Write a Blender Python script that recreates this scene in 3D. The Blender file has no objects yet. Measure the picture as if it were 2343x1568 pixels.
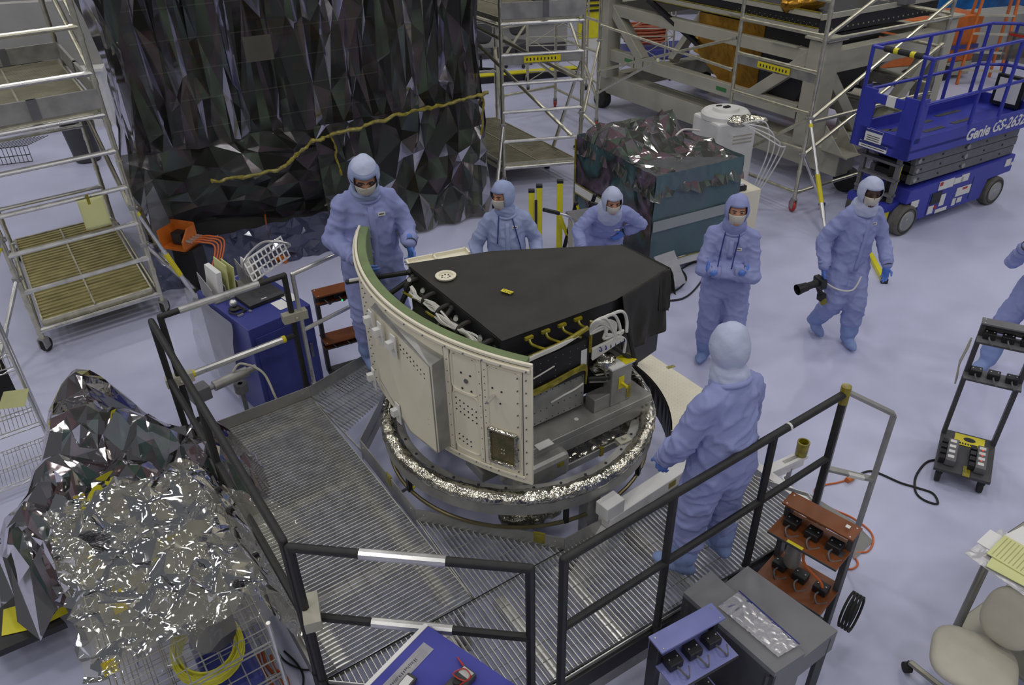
import bpy, bmesh, math, random
from mathutils import Vector, Matrix, noise
C = bpy.context.scene.collection
PI = math.pi
V3 = Vector
# ---------------------------------------------------------------- camera
F_PX, TILT, ROLL, CAM_H = 1760.8171, 0.58, -0.0223, 4.394
_fw = V3((0, math.cos(TILT), -math.sin(TILT)))
_r0 = V3((1, 0, 0)); _d0 = V3((0, -math.sin(TILT), -math.cos(TILT)))
_r = _r0 * math.cos(ROLL) - _d0 * math.sin(ROLL)
_d = _r0 * math.sin(ROLL) + _d0 * math.cos(ROLL)
CAM = V3((0, 0, CAM_H))
def ray(u, v):
    return _fw * F_PX + _r * (u - 1171.5) + _d * (v - 784.0)
def G(u, v, z=0.0):
    """point at height z seen at photograph position (u, v)"""
    D = ray(u, v)
    return CAM + D * ((z - CAM_H) / D.z)
def GY(u, v, y):
    """point at distance y from the gallery"""
    D = ray(u, v)
    return CAM + D * (y / D.y)
def PLN(u, v, p, n):
    D = ray(u, v)
    return CAM + D * ((V3(p) - CAM).dot(V3(n)) / D.dot(V3(n)))
def row(P):
    q = V3(P) - CAM
    return 784.0 + F_PX * q.dot(_d) / q.dot(_fw)
def UP(P, v):
    """height above point P at photograph row v"""
    lo, hi = -1.0, 9.0
    for _ in range(40):
        m = (lo + hi) / 2
        if row((P[0], P[1], m)) > v: lo = m
        else: hi = m
    return lo
cam = bpy.data.objects.new('camera', bpy.data.cameras.new('camera'))
C.objects.link(cam)
cam.data.sensor_fit = 'HORIZONTAL'; cam.data.sensor_width = 36.0
cam.data.lens = 36.0 * F_PX / 2343.0
cam.data.clip_start = 0.05; cam.data.clip_end = 200
cam.matrix_world = Matrix(((_r.x, -_d.x, -_fw.x, 0), (_r.y, -_d.y, -_fw.y, 0), (_r.z, -_d.z, -_fw.z, CAM_H), (0, 0, 0, 1)))
bpy.context.scene.camera = cam
# ---------------------------------------------------------------- materials
def mat(name, col, rough=0.5, metal=0.0, noise_amt=0.0, noise_scale=8.0, bump=0.0, bump_scale=60.0, spec=0.5, alpha=1.0, emit=None, emit_s=1.0, coat=0.0, col2=None, stretch=None, detail=4.0, rough_amt=0.0):
    m = bpy.data.materials.new(name); m.use_nodes = True
    nt = m.node_tree; b = nt.nodes['Principled BSDF']
    b.inputs['Base Color'].default_value = (*col, 1); b.inputs['Roughness'].default_value = rough
    b.inputs['Metallic'].default_value = metal; b.inputs['Specular IOR Level'].default_value = spec
    b.inputs['Alpha'].default_value = alpha; b.inputs['Coat Weight'].default_value = coat
    if emit:
        b.inputs['Emission Color'].default_value = (*emit, 1); b.inputs['Emission Strength'].default_value = emit_s
    if noise_amt or bump or col2 or rough_amt:
        tc = nt.nodes.new('ShaderNodeTexCoord'); src = tc.outputs['Object']
        if stretch:
            mp = nt.nodes.new('ShaderNodeMapping'); mp.inputs['Scale'].default_value = stretch
            nt.links.new(src, mp.inputs['Vector']); src = mp.outputs['Vector']
    if noise_amt or col2 or rough_amt:
        n = nt.nodes.new('ShaderNodeTexNoise'); n.inputs['Scale'].default_value = noise_scale; n.inputs['Detail'].default_value = detail
        nt.links.new(src, n.inputs['Vector'])
        if noise_amt or col2:
            r = nt.nodes.new('ShaderNodeValToRGB')
            c2 = col2 if col2 else tuple(c * (1 - noise_amt) for c in col)
            c1 = col if col2 else tuple(min(1, c * (1 + noise_amt * .5)) for c in col)
            r.color_ramp.elements[0].position = .35; r.color_ramp.elements[1].position = .65
            r.color_ramp.elements[0].color = (*c2, 1); r.color_ramp.elements[1].color = (*c1, 1)
            nt.links.new(n.outputs['Fac'], r.inputs['Fac']); nt.links.new(r.outputs['Color'], b.inputs['Base Color'])
        if rough_amt:
            mr = nt.nodes.new('ShaderNodeMapRange'); mr.inputs['To Min'].default_value = max(0.02, rough - rough_amt); mr.inputs['To Max'].default_value = rough + rough_amt
            nt.links.new(n.outputs['Fac'], mr.inputs['Value']); nt.links.new(mr.outputs['Result'], b.inputs['Roughness'])
    if bump:
        n2 = nt.nodes.new('ShaderNodeTexNoise'); n2.inputs['Scale'].default_value = bump_scale; n2.inputs['Detail'].default_value = 3
        bp = nt.nodes.new('ShaderNodeBump'); bp.inputs['Strength'].default_value = bump; bp.inputs['Distance'].default_value = 0.02
        nt.links.new(src, n2.inputs['Vector']); nt.links.new(n2.outputs['Fac'], bp.inputs['Height']); nt.links.new(bp.outputs['Normal'], b.inputs['Normal'])
    return m
def film(name, tint, clear, refl_col=(1, 1, 1), rough=0.06, body=(.05, .05, .05), body_amt=0.3, tints=None, tint_scale=1.5, facet=False, bump=0.0, bump_scale=5, ior=1.6):
    """plastic sheet: part of the light passes straight through, the rest meets a coloured body and a glossy skin"""
    m = bpy.data.materials.new(name); m.use_nodes = True
    nt = m.node_tree; nt.nodes.clear(); N = nt.nodes.new; L = nt.links.new
    out = N('ShaderNodeOutputMaterial'); tr = N('ShaderNodeBsdfTransparent'); tr.inputs['Color'].default_value = (*tint, 1)
    df = N('ShaderNodeBsdfDiffuse'); df.inputs['Color'].default_value = (*body, 1)
    gl = N('ShaderNodeBsdfGlossy'); gl.inputs['Color'].default_value = (*refl_col, 1); gl.inputs['Roughness'].default_value = rough
    m1 = N('ShaderNodeMixShader'); m1.inputs['Fac'].default_value = clear
    L(df.outputs[0], m1.inputs[1]); L(tr.outputs[0], m1.inputs[2])
    fr = N('ShaderNodeFresnel'); fr.inputs['IOR'].default_value = ior
    m2 = N('ShaderNodeMixShader'); L(fr.outputs[0], m2.inputs['Fac']); L(m1.outputs[0], m2.inputs[1]); L(gl.outputs[0], m2.inputs[2])
    L(m2.outputs[0], out.inputs['Surface'])
    tc = N('ShaderNodeTexCoord')
    if tints:
        v = N('ShaderNodeTexVoronoi'); v.inputs['Scale'].default_value = tint_scale
        nz = N('ShaderNodeTexNoise'); nz.inputs['Scale'].default_value = tint_scale * .8; nz.inputs['Detail'].default_value = 2
        L(tc.outputs['Object'], nz.inputs['Vector'])
        r = N('ShaderNodeValToRGB'); r.color_ramp.interpolation = 'LINEAR'
        e = r.color_ramp.elements
        e[0].position = .3; e[0].color = (*tints[0], 1); e[1].position = .7; e[1].color = (*tints[-1], 1)
        for i, t in enumerate(tints[1:-1]):
            x = e.new(.3 + .4 * (i + 1) / (len(tints) - 1)); x.color = (*t, 1)
        nt.nodes.remove(v)
        if facet:                                  # each crease-bounded facet of the film has its own interference tint
            at = N('ShaderNodeAttribute'); at.attribute_name = 'facet'; mm = N('ShaderNodeMix'); mm.inputs[0].default_value = .62
            L(nz.outputs['Fac'], mm.inputs[2]); L(at.outputs['Fac'], mm.inputs[3]); L(mm.outputs[0], r.inputs['Fac'])
        else: L(nz.outputs['Fac'], r.inputs['Fac'])
        L(r.outputs['Color'], df.inputs['Color'])
        hs = N('ShaderNodeMix'); hs.data_type = 'RGBA'; hs.inputs[0].default_value = .7
        L(r.outputs['Color'], hs.inputs[6]); hs.inputs[7].default_value = (*refl_col, 1); L(hs.outputs[2], gl.inputs['Color'])
    if bump:
        n2 = N('ShaderNodeTexNoise'); n2.inputs['Scale'].default_value = bump_scale; n2.inputs['Detail'].default_value = 2; n2.inputs['Distortion'].default_value = .6
        bp = N('ShaderNodeBump'); bp.inputs['Strength'].default_value = bump; bp.inputs['Distance'].default_value = .05
        L(tc.outputs['Object'], n2.inputs['Vector']); L(n2.outputs['Fac'], bp.inputs['Height'])
        L(bp.outputs['Normal'], gl.inputs['Normal']); L(bp.outputs['Normal'], df.inputs['Normal'])
    return m
# ---------------------------------------------------------------- mesh builder
def frame(d):
    d = V3(d).normalized(); a = V3((0, 0, 1)) if abs(d.z) < .95 else V3((1, 0, 0))
    x = d.cross(a).normalized(); y = d.cross(x).normalized(); return x, y
def rz(a): return Matrix.Rotation(a, 3, 'Z')
def cat(pts, k=6, closed=False):
    P = [V3(p) for p in pts]; n = len(P); out = []
    for i in range(n if closed else n - 1):
        if closed: a, b, c, d = P[(i - 1) % n], P[i], P[(i + 1) % n], P[(i + 2) % n]
        else: a, b, c, d = P[max(i - 1, 0)], P[i], P[i + 1], P[min(i + 2, n - 1)]
        for j in range(k):
            t = j / k
            out.append(.5 * ((2 * b) + (c - a) * t + (2 * a - 5 * b + 4 * c - d) * t * t + (3 * b - 3 * c + d - a) * t ** 3))
    if not closed: out.append(P[-1])
    return out
class MB:
    def __init__(s): s.v = []; s.f = []; s.m = []; s.mi = 0; s.cut = []
    def add(s, vs, fs):
        o = len(s.v); s.cut.append((o, len(s.f))); s.v += [V3(p) for p in vs]
        for f in fs: s.f.append([i + o for i in f]); s.m.append(s.mi)
        return s
    def obox(s, o, a, b, c):
        o, a, b, c = V3(o), V3(a), V3(b), V3(c)
        vs = [o, o + a, o + a + b, o + b, o + c, o + a + c, o + a + b + c, o + b + c]
        fs = [(0, 3, 2, 1), (4, 5, 6, 7), (0, 1, 5, 4), (1, 2, 6, 5), (2, 3, 7, 6), (3, 0, 4, 7)]
        if a.cross(b).dot(c) < 0: fs = [f[::-1] for f in fs]
        return s.add(vs, fs)
    def box(s, c, d, R=None):
        R = R or Matrix.Identity(3); a = R @ V3((d[0], 0, 0)); b = R @ V3((0, d[1], 0)); e = R @ V3((0, 0, d[2]))
        return s.obox(V3(c) - (a + b + e) / 2, a, b, e)
    def bar(s, p0, p1, w, h, up=(0, 0, 1)):
        """rectangular bar: w across, h along up"""
        p0, p1 = V3(p0), V3(p1); d = p1 - p0; x = d.cross(V3(up)).normalized() * w
        u = x.cross(d).normalized() * h
        return s.obox(p0 - x / 2 - u / 2, d, x, u)
    def tube(s, p0, p1, r, n=8, r1=None, cap=True):
        p0, p1 = V3(p0), V3(p1); r1 = r if r1 is None else r1
        if (p1 - p0).length < 1e-6: return s
        x, y = frame(p1 - p0); vs = []
        for i in range(n):
            a = 2 * PI * i / n; e = x * math.cos(a) + y * math.sin(a); vs += [p0 + e * r, p1 + e * r1]
        fs = [(2 * i, 2 * ((i + 1) % n), 2 * ((i + 1) % n) + 1, 2 * i + 1) for i in range(n)]
        if cap: fs += [tuple(2 * i for i in reversed(range(n))), tuple(2 * i + 1 for i in range(n))]
        return s.add(vs, fs)
    def path(s, pts, r, n=6, closed=False, flat=None):
        P = [V3(p) for p in pts]; m = len(P); vs = []; x = None
        for i in range(m):
            if closed: d = P[(i + 1) % m] - P[i - 1]
            else: d = P[min(i + 1, m - 1)] - P[max(i - 1, 0)]
            if d.length < 1e-9: d = V3((0, 0, 1))
            d.normalize()
            if x is None: x, _ = frame(d)
            x = (x - d * x.dot(d)).normalized(); y = d.cross(x)
            rr = r[i] if isinstance(r, (list, tuple)) else r
            for k in range(n):
                a = 2 * PI * k / n; vs.append(P[i] + (x * math.cos(a) + y * math.sin(a)) * rr)
        fs = []
        for i in range(m if closed else m - 1):
            j = (i + 1) % m
            for k in range(n):
                l = (k + 1) % n; fs.append((i * n + k, i * n + l, j * n + l, j * n + k))
        if not closed: fs += [tuple(reversed(range(n))), tuple((m - 1) * n + k for k in range(n))]
        return s.add(vs, fs)
    def prism(s, poly, z0, z1):
        n = len(poly); vs = [V3((p[0], p[1], z0)) for p in poly] + [V3((p[0], p[1], z1)) for p in poly]
        ar = sum(poly[i][0] * poly[(i + 1) % n][1] - poly[(i + 1) % n][0] * poly[i][1] for i in range(n))
        fs = [tuple(reversed(range(n))), tuple(range(n, 2 * n))] + [(i, (i + 1) % n, n + (i + 1) % n, n + i) for i in range(n)]
        if ar < 0: fs = [f[::-1] for f in fs]
        return s.add(vs, fs)
    def plate(s, pts, t):
        """flat polygon given thickness vector t"""
        P = [V3(p) for p in pts]; t = V3(t); n = len(P)
        nn = (P[1] - P[0]).cross(P[2] - P[1])
        fs = [tuple(reversed(range(n))), tuple(range(n, 2 * n))] + [(i, (i + 1) % n, n + (i + 1) % n, n + i) for i in range(n)]
        if nn.dot(t) < 0: fs = [f[::-1] for f in fs]
        return s.add(P + [p + t for p in P], fs)
    def lathe(s, prof, c=(0, 0, 0), n=24, axis=(0, 0, 1), a0=0.0, a1=None, closed=False):
        c = V3(c); ax = V3(axis).normalized()
        x, y = frame(ax); y = ax.cross(x)
        full = a1 is None; a1 = a0 + 2 * PI if full else a1; m = n if full else n + 1; k = len(prof); vs = []
        for i in range(m):
            a = a0 + (a1 - a0) * i / n; e = x * math.cos(a) + y * math.sin(a)
            vs += [c + e * r + ax * z for r, z in prof]
        fs = []; kk = k if closed else k - 1
        for i in range(n):
            j = (i + 1) % m
            for q in range(kk): fs.append((i * k + q, j * k + q, j * k + (q + 1) % k, i * k + (q + 1) % k))
        return s.add(vs, fs)
    def ell(s, c, r, nu=12, nv=8, R=None):
        c = V3(c); R = R or Matrix.Identity(3); r = (r, r, r) if isinstance(r, (int, float)) else r
        vs = [c + R @ V3((0, 0, r[2]))]
        for j in range(1, nv):
            t = PI * j / nv
            for i in range(nu):
                a = 2 * PI * i / nu; vs.append(c + R @ V3((r[0] * math.sin(t) * math.cos(a), r[1] * math.sin(t) * math.sin(a), r[2] * math.cos(t))))
        vs.append(c + R @ V3((0, 0, -r[2]))); fs = []
        for i in range(nu): fs.append((0, 1 + i, 1 + (i + 1) % nu))
        for j in range(nv - 2):
            for i in range(nu):
                a = 1 + j * nu + i; b = 1 + j * nu + (i + 1) % nu; fs.append((a, a + nu, b + nu, b))
        L = len(vs) - 1; o = 1 + (nv - 2) * nu
        for i in range(nu): fs.append((L, o + (i + 1) % nu, o + i))
        return s.add(vs, fs)
    def grid(s, fn, nu, nv, wrap=False):
        vs = [fn(i / nu, j / nv) for j in range(nv + 1) for i in range(nu + (0 if wrap else 1))]; w = nu + (0 if wrap else 1)
        fs = [(j * w + i, j * w + (i + 1) % w, (j + 1) * w + (i + 1) % w, (j + 1) * w + i) for j in range(nv) for i in range(nu)]
        return s.add(vs, fs)
    def build(s, name, m, parent=None, world=True, smooth=35, bevel=0.0, seg=2, recalc=False):
        me = bpy.data.meshes.new(name)
        off = V3(parent['_w']) if (parent is not None and world and '_w' in parent) else V3((0, 0, 0))
        me.from_pydata([v - off for v in s.v], [], s.f); me.update()
        for x in (m if isinstance(m, (list, tuple)) else [m]): me.materials.append(x)
        if isinstance(m, (list, tuple)): me.polygons.foreach_set('material_index', s.m)
        if recalc:
            bm = bmesh.new(); bm.from_mesh(me); bmesh.ops.recalc_face_normals(bm, faces=bm.faces); bm.to_mesh(me); bm.free()
        if smooth:
            me.shade_smooth()
            if smooth < 180: me.set_sharp_from_angle(angle=math.radians(smooth))
        o = bpy.data.objects.new(name, me); C.objects.link(o)
        if parent is not None: o.parent = parent
        if bevel:
            b = o.modifiers.new('bevel', 'BEVEL'); b.width = bevel; b.segments = seg; b.limit_method = 'ANGLE'; b.angle_limit = math.radians(50)
        return o
def build_each(m, name, mt, parent, **k):
    """every separate piece becomes a part of its own"""
    cuts = m.cut + [(len(m.v), len(m.f))]; out = []
    for (v0, f0), (v1, f1_) in zip(cuts, cuts[1:]):
        q = MB(); q.v = m.v[v0:v1]; q.f = [[i - v0 for i in f] for f in m.f[f0:f1_]]; out.append(q.build(name, mt, parent, **k))
    return out
def tag(o, label, cat_, group=None, kind=None):
    if label: o['label'] = label
    if cat_: o['category'] = cat_
    if group: o['group'] = group
    if kind: o['kind'] = kind
    return o
def thing(name, label, cat_, loc=(0, 0, 0), rotz=0.0, group=None):
    """empty at the base of a thing; parts given in world coordinates are stored relative to it"""
    o = bpy.data.objects.new(name, None); C.objects.link(o); o.empty_display_size = .1
    o.location = loc; o.rotation_euler = (0, 0, rotz); tag(o, label, cat_, group); o['_w'] = tuple(loc)
    return o
def world_base(o):                                # a part that carries sub-parts sits where its thing sits
    o['_w'] = o.parent['_w'] if o.parent is not None and '_w' in o.parent else (0, 0, 0); return o
def copy_tree(o, parent=None):
    c = o.copy(); C.objects.link(c)
    if parent is not None: c.parent = parent
    for ch in list(o.children): copy_tree(ch, c)
    return c
def struct(name, mb, m, **k):
    o = mb.build(name, m, **k); o['kind'] = 'structure'; return o
def remesh_obj(mb, voxel, smooth_it=4, name='tmp'):
    """one continuous skin over overlapping shapes -> list of verts, faces"""
    me = bpy.data.meshes.new(name); me.from_pydata(mb.v, [], mb.f); me.update()
    o = bpy.data.objects.new(name, me); C.objects.link(o)
    r = o.modifiers.new('r', 'REMESH'); r.mode = 'VOXEL'; r.voxel_size = voxel
    if smooth_it:
        sm = o.modifiers.new('s', 'SMOOTH'); sm.factor = .5; sm.iterations = smooth_it
    dg = bpy.context.evaluated_depsgraph_get(); ev = o.evaluated_get(dg); e = ev.to_mesh()
    vs = [v.co.copy() for v in e.vertices]; ns = [v.normal.copy() for v in e.vertices]; fs = [tuple(p.vertices) for p in e.polygons]
    ev.to_mesh_clear(); bpy.data.objects.remove(o); bpy.data.meshes.remove(me)
    return vs, ns, fs
def text_obj(txt, name, m, parent, origin, xdir, ydir, size, extrude=.001, shear=0.0, align='LEFT', bold=0.0):
    cu = bpy.data.curves.new('t', 'FONT'); cu.body = txt; cu.size = size; cu.extrude = extrude; cu.shear = shear; cu.align_x = align; cu.offset = bold; cu.resolution_u = 3
    o = bpy.data.objects.new('t', cu); C.objects.link(o)
    dg = bpy.context.evaluated_depsgraph_get(); me = bpy.data.meshes.new_from_object(o.evaluated_get(dg))
    bpy.data.objects.remove(o); bpy.data.curves.remove(cu)
    x = V3(xdir).normalized(); y = V3(ydir).normalized(); z = x.cross(y); me.name = name
    off = V3(parent['_w']) if parent is not None and '_w' in parent else V3((0, 0, 0)); o0 = V3(origin) - off
    for v in me.vertices: v.co = o0 + x * v.co.x + y * v.co.y + z * v.co.z
    me.materials.clear(); me.materials.append(m)
    r = bpy.data.objects.new(name, me); C.objects.link(r)
    if parent is not None: r.parent = parent
    return r
rnd = random.Random(7)
from mathutils.geometry import delaunay_2d_cdt
def facet_sheet(fn, n, asp, amp, seed, nrm, edge=24, pin=.02, jag=0.0):
    """crumpled film: irregular triangles over the surface fn(u, v), each corner pushed along nrm"""
    r = random.Random(seed); pts = [(0, 0), (1, 0), (1, 1), (0, 1)]
    for k in range(1, edge): pts += [(k / edge, 0), (k / edge, 1)]
    ev = max(3, int(edge / asp))
    for k in range(1, ev): pts += [(0, k / ev), (1, k / ev)]
    for k in range(n): pts.append((r.uniform(.01, .99), r.uniform(.01, .99)))
    vs, _, fs, *_x = delaunay_2d_cdt([V3((u * asp, v)).to_2d() for u, v in pts], [], [], 0, 1e-6)
    m = MB(); out = []
    for q in vs:
        u, v = q.x / asp, q.y; e = min(u, 1 - u, v, 1 - v); P = fn(u, v)
        d = nrm(u, v) if callable(nrm) else nrm
        out.append(P + d * (amp * r.uniform(-1, 1) * (1 if e > pin else .35)) + V3((r.uniform(-1, 1), r.uniform(-1, 1), r.uniform(-1, 1))) * (jag if e < pin else 0))
    m.add(out, [tuple(f) for f in fs]); return m
def build_facet(m, name, mt, parent, smooth=0, sub=0):
    o = m.build(name, mt, parent, smooth=smooth); r = random.Random(len(m.f))
    a = o.data.attributes.new('facet', 'FLOAT', 'FACE'); a.data.foreach_set('value', [r.random() for _ in o.data.polygons])
    return o
M = {}
M['floor'] = mat('floor_epoxy', (.52, .54, .73), rough=.32, noise_amt=.07, noise_scale=1.2, spec=.35, rough_amt=.08, bump=.02, bump_scale=3)
M['wall'] = mat('wall_paint', (.36, .36, .34), rough=.8, noise_amt=.06, noise_scale=2)
M['base'] = mat('baseboard_grey', (.10, .10, .11), rough=.6, noise_amt=.1)
M['alu'] = mat('scaffold_aluminium', (.62, .60, .47), rough=.34, metal=.85, noise_amt=.16, noise_scale=14, rough_amt=.1)
M['alu_bright'] = mat('bright_aluminium', (.72, .72, .70), rough=.3, metal=.85, noise_amt=.12, noise_scale=10, rough_amt=.1)
M['alu_dull'] = mat('dull_aluminium', (.40, .40, .38), rough=.5, metal=.7, noise_amt=.2, noise_scale=6, rough_amt=.1)
M['steel'] = mat('stainless_steel', (.37, .36, .30), rough=.45, metal=.9, noise_amt=.12, noise_scale=5, rough_amt=.08)
M['grate'] = mat('grating_bars', (.66, .66, .62), rough=.4, metal=.75, noise_amt=.2, noise_scale=12)
M['grate_dark'] = mat('grating_rods', (.30, .30, .29), rough=.5, metal=.7, noise_amt=.2, noise_scale=12)
M['kick'] = mat('kickplate_aluminium', (.44, .44, .42), rough=.42, metal=.75, noise_amt=.22, noise_scale=4, rough_amt=.12)
M['deck_gold'] = mat('ribbed_deck', (.40, .36, .17), rough=.5, metal=.5, noise_amt=.2, noise_scale=6)
M['deck_perf'] = mat('perforated_deck', (.36, .34, .25), rough=.55, metal=.5, noise_amt=.18, noise_scale=5)
M['black_tube'] = mat('black_foam_tube', (.018, .018, .018), rough=.55, noise_amt=.25, noise_scale=20, bump=.05)
M['black'] = mat('black_paint', (.014, .014, .016), rough=.45, noise_amt=.2)
M['rubber'] = mat('black_rubber', (.02, .02, .02), rough=.7, noise_amt=.3, noise_scale=15)
M['tyre'] = mat('grey_tyre', (.12, .115, .10), rough=.85, noise_amt=.25, noise_scale=9)
M['white'] = mat('cream_panel_paint', (.80, .755, .60), rough=.42, noise_amt=.05, noise_scale=3, spec=.4)
M['white2'] = mat('white_plastic', (.72, .72, .70), rough=.4, noise_amt=.04)
M['paper'] = mat('white_paper', (.75, .75, .74), rough=.8, noise_amt=.03)
M['paper_y'] = mat('yellow_paper', (.62, .64, .30), rough=.8, noise_amt=.05)
M['green'] = mat('green_primer_edge', (.16, .22, .09), rough=.6, noise_amt=.12)
M['blanket'] = mat('black_blanket', (.030, .029, .025), rough=.62, noise_amt=.2, noise_scale=4, bump=.25, bump_scale=9, spec=.4)
M['foil'] = mat('crinkled_foil', (.66, .64, .54), rough=.16, metal=1.0, noise_amt=.35, noise_scale=9, bump=.6, bump_scale=22)
M['gold'] = mat('gold_foil', (.42, .22, .03), rough=.26, metal=.9, noise_amt=.35, noise_scale=4, bump=.3, bump_scale=10)
M['kapton'] = mat('amber_tape', (.25, .21, .01), rough=.28, noise_amt=.4, noise_scale=18, spec=.6, bump=.3, bump_scale=30)
M['kapton_f'] = film('amber_tape_film', (.92, .80, .12), .40, rough=.08, body=(.42, .34, .02), ior=1.6)
M['ytape'] = mat('yellow_tape', (.72, .62, .02), rough=.4, noise_amt=.1)
M['yellow'] = mat('yellow_paint', (.72, .66, .02), rough=.4, noise_amt=.08)
M['blue_cab'] = mat('navy_cabinet_paint', (.045, .055, .26), rough=.4, noise_amt=.1, noise_scale=3)
M['blue_lift'] = mat('blue_machine_paint', (.035, .045, .36), rough=.38, noise_amt=.1, noise_scale=3)
M['greymach'] = mat('grey_machine_paint', (.13, .13, .14), rough=.5, noise_amt=.15)
M['frame_w'] = mat('offwhite_steel_frame', (.42, .41, .33), rough=.5, noise_amt=.08, noise_scale=2)
M['orange'] = mat('orange_paint', (.58, .15, .02), rough=.42, noise_amt=.12)
M['brown'] = mat('orange_brown_laminate', (.19, .055, .013), rough=.42, noise_amt=.15, noise_scale=4)
M['lav'] = mat('lavender_blue_panel', (.20, .22, .48), rough=.42, noise_amt=.06)
M['desk'] = mat('grey_desk_laminate', (.17, .17, .18), rough=.5, noise_amt=.06)
M['desk_dark'] = mat('dark_grey_panel', (.055, .055, .06), rough=.5, noise_amt=.1)
M['stool'] = mat('beige_vinyl', (.46, .44, .36), rough=.45, noise_amt=.05)
M['suit'] = mat('blue_coverall_cloth', (.29, .325, .60), rough=.7, noise_amt=.08, noise_scale=3, bump=.30, bump_scale=7, spec=.2)
M['suit_w'] = mat('pale_coverall_cloth', (.34, .405, .63), rough=.7, noise_amt=.08, noise_scale=3, bump=.30, bump_scale=7, spec=.2)
M['hood'] = mat('white_hood_cloth', (.47, .52, .70), rough=.7, noise_amt=.06, noise_scale=4, bump=.3, bump_scale=20, spec=.2)
M['boot'] = mat('boot_cover_cloth', (.24, .32, .58), rough=.7, noise_amt=.08, noise_scale=5, bump=.15, bump_scale=16, spec=.25)
M['glove'] = mat('blue_nitrile', (.09, .20, .62), rough=.45, noise_amt=.1, noise_scale=12)
M['skin'] = mat('skin_light', (.55, .28, .18), rough=.55, noise_amt=.08, noise_scale=15)
M['skin_d'] = mat('skin_dark', (.09, .045, .03), rough=.55, noise_amt=.08, noise_scale=15)
M['mask'] = mat('white_gauze_mask', (.55, .52, .47), rough=.8, noise_amt=.1, noise_scale=18)
M['eye'] = mat('eye_dark', (.02, .015, .012), rough=.2)
M['lens'] = mat('dark_glass', (.02, .02, .022), rough=.1, spec=.7)
M['orange_cord'] = mat('orange_cord', (.62, .14, .03), rough=.5, noise_amt=.1)
M['cable_y'] = mat('yellow_cable', (.60, .58, .04), rough=.5, noise_amt=.1)
M['cable_w'] = mat('white_wire_bundle', (.62, .61, .56), rough=.6, noise_amt=.1)
M['red'] = mat('red_plastic', (.45, .03, .02), rough=.4, noise_amt=.1)
M['teal_bag'] = mat('blue_plastic_bag', (.02, .20, .55), rough=.25, noise_amt=.4, noise_scale=3, bump=.5, bump_scale=4)
M['grey_tape'] = mat('grey_tape', (.06, .06, .07), rough=.5, noise_amt=.1)
M['label'] = mat('label_white', (.70, .70, .68), rough=.6, noise_amt=.03)
M['ink'] = mat('ink_black', (.02, .02, .03), rough=.7)
M['ink_blue'] = mat('ink_blue', (.02, .03, .2), rough=.7)
M['rod'] = mat('bronze_tube', (.22, .19, .10), rough=.35, metal=.8, noise_amt=.15)
M['led_g'] = mat('green_lamp', (.0, .4, .05), emit=(.05, 1, .2), emit_s=3)
M['led_r'] = mat('red_lamp', (.4, .0, .0), emit=(1, .08, .02), emit_s=3)
M['film_dark'] = film('smoky_shroud_film', (.66, .65, .58), .46, refl_col=(.80, .78, .84), rough=.12, body=(.06, .06, .06), facet=True, bump=.12, bump_scale=2.5,
    tints=[(.018, .018, .016), (.13, .10, .125), (.028, .028, .025), (.12, .16, .115), (.05, .055, .05), (.10, .125, .135), (.022, .022, .02), (.15, .12, .12), (.06, .065, .06)], tint_scale=1.3, ior=1.42)
M['film_clear'] = film('clear_shroud_film', (.97, .965, .93), .80, rough=.05, body=(.40, .395, .35), ior=1.45, bump=.32, bump_scale=5)
M['film_teal'] = film('teal_crate_film', (.5, .55, .55), .08, refl_col=(.8, .85, .95), rough=.14, body=(.1, .15, .17),
    tints=[(.085, .125, .15), (.09, .155, .165), (.11, .15, .175), (.155, .13, .19)], tint_scale=1.1, ior=1.5, bump=.10, bump_scale=2)
M['film_foil'] = film('dark_mirror_film', (.4, .4, .38), .10, refl_col=(1, .97, .95), rough=.10, body=(.06, .06, .06), facet=True, bump=.2, bump_scale=5,
    tints=[(.16, .10, .12), (.07, .11, .10), (.05, .05, .045), (.12, .17, .12), (.17, .15, .18), (.06, .06, .055)], tint_scale=5, ior=2.3)
M['pouch'] = film('clear_pouch', (.95, .95, .95), .45, rough=.3, body=(.50, .50, .54), ior=1.4, bump=.2, bump_scale=12)
M['bin'] = film('smoky_acrylic', (.75, .74, .68), .7, rough=.1, body=(.25, .24, .2), ior=1.45)
M['clear_tape'] = film('clear_tape', (.9, .92, .9), .45, rough=.25, body=(.42, .45, .45), ior=1.4)
# ---------------------------------------------------------------- setting: floor, far walls, light
b = MB(); b.obox((-22, -6, -.1), (46, 0, 0), (0, 36, 0), (0, 0, .1)); floor = struct('floor', b, M['floor'], smooth=0)
b = MB(); b.obox((-22, 24, 0), (46, 0, 0), (0, .3, 0), (0, 0, 9)); struct('wall_back', b, M['wall'], smooth=0)
b = MB(); b.obox((-22, 23.96, 0), (46, 0, 0), (0, .04, 0), (0, 0, .35)); struct('baseboard_back', b, M['base'], smooth=0)
w = bpy.data.worlds.new('hall_air'); bpy.context.scene.world = w; w.use_nodes = True
w.node_tree.nodes['Background'].inputs['Color'].default_value = (.80, .82, .90, 1)
w.node_tree.nodes['Background'].inputs['Strength'].default_value = .30
def lamp(x, y, z, e, sx=1.0, sy=1.0, col=(1, .97, .95), tgt=None):
    L = bpy.data.lights.new('hall_lamp', 'AREA'); L.shape = 'RECTANGLE'; L.size = sx; L.size_y = sy; L.energy = e; L.color = col
    o = bpy.data.objects.new('hall_lamp', L); C.objects.link(o); o.location = (x, y, z)
    if tgt: o.rotation_euler = (V3(tgt) - V3((x, y, z))).to_track_quat('-Z', 'Y').to_euler()
for i in range(6):
    for j in range(7):
        lamp(-17 + 6.4 * i, -12 + 5.2 * j, 9.6, 265, .9, .9)
sc = bpy.context.scene
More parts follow.
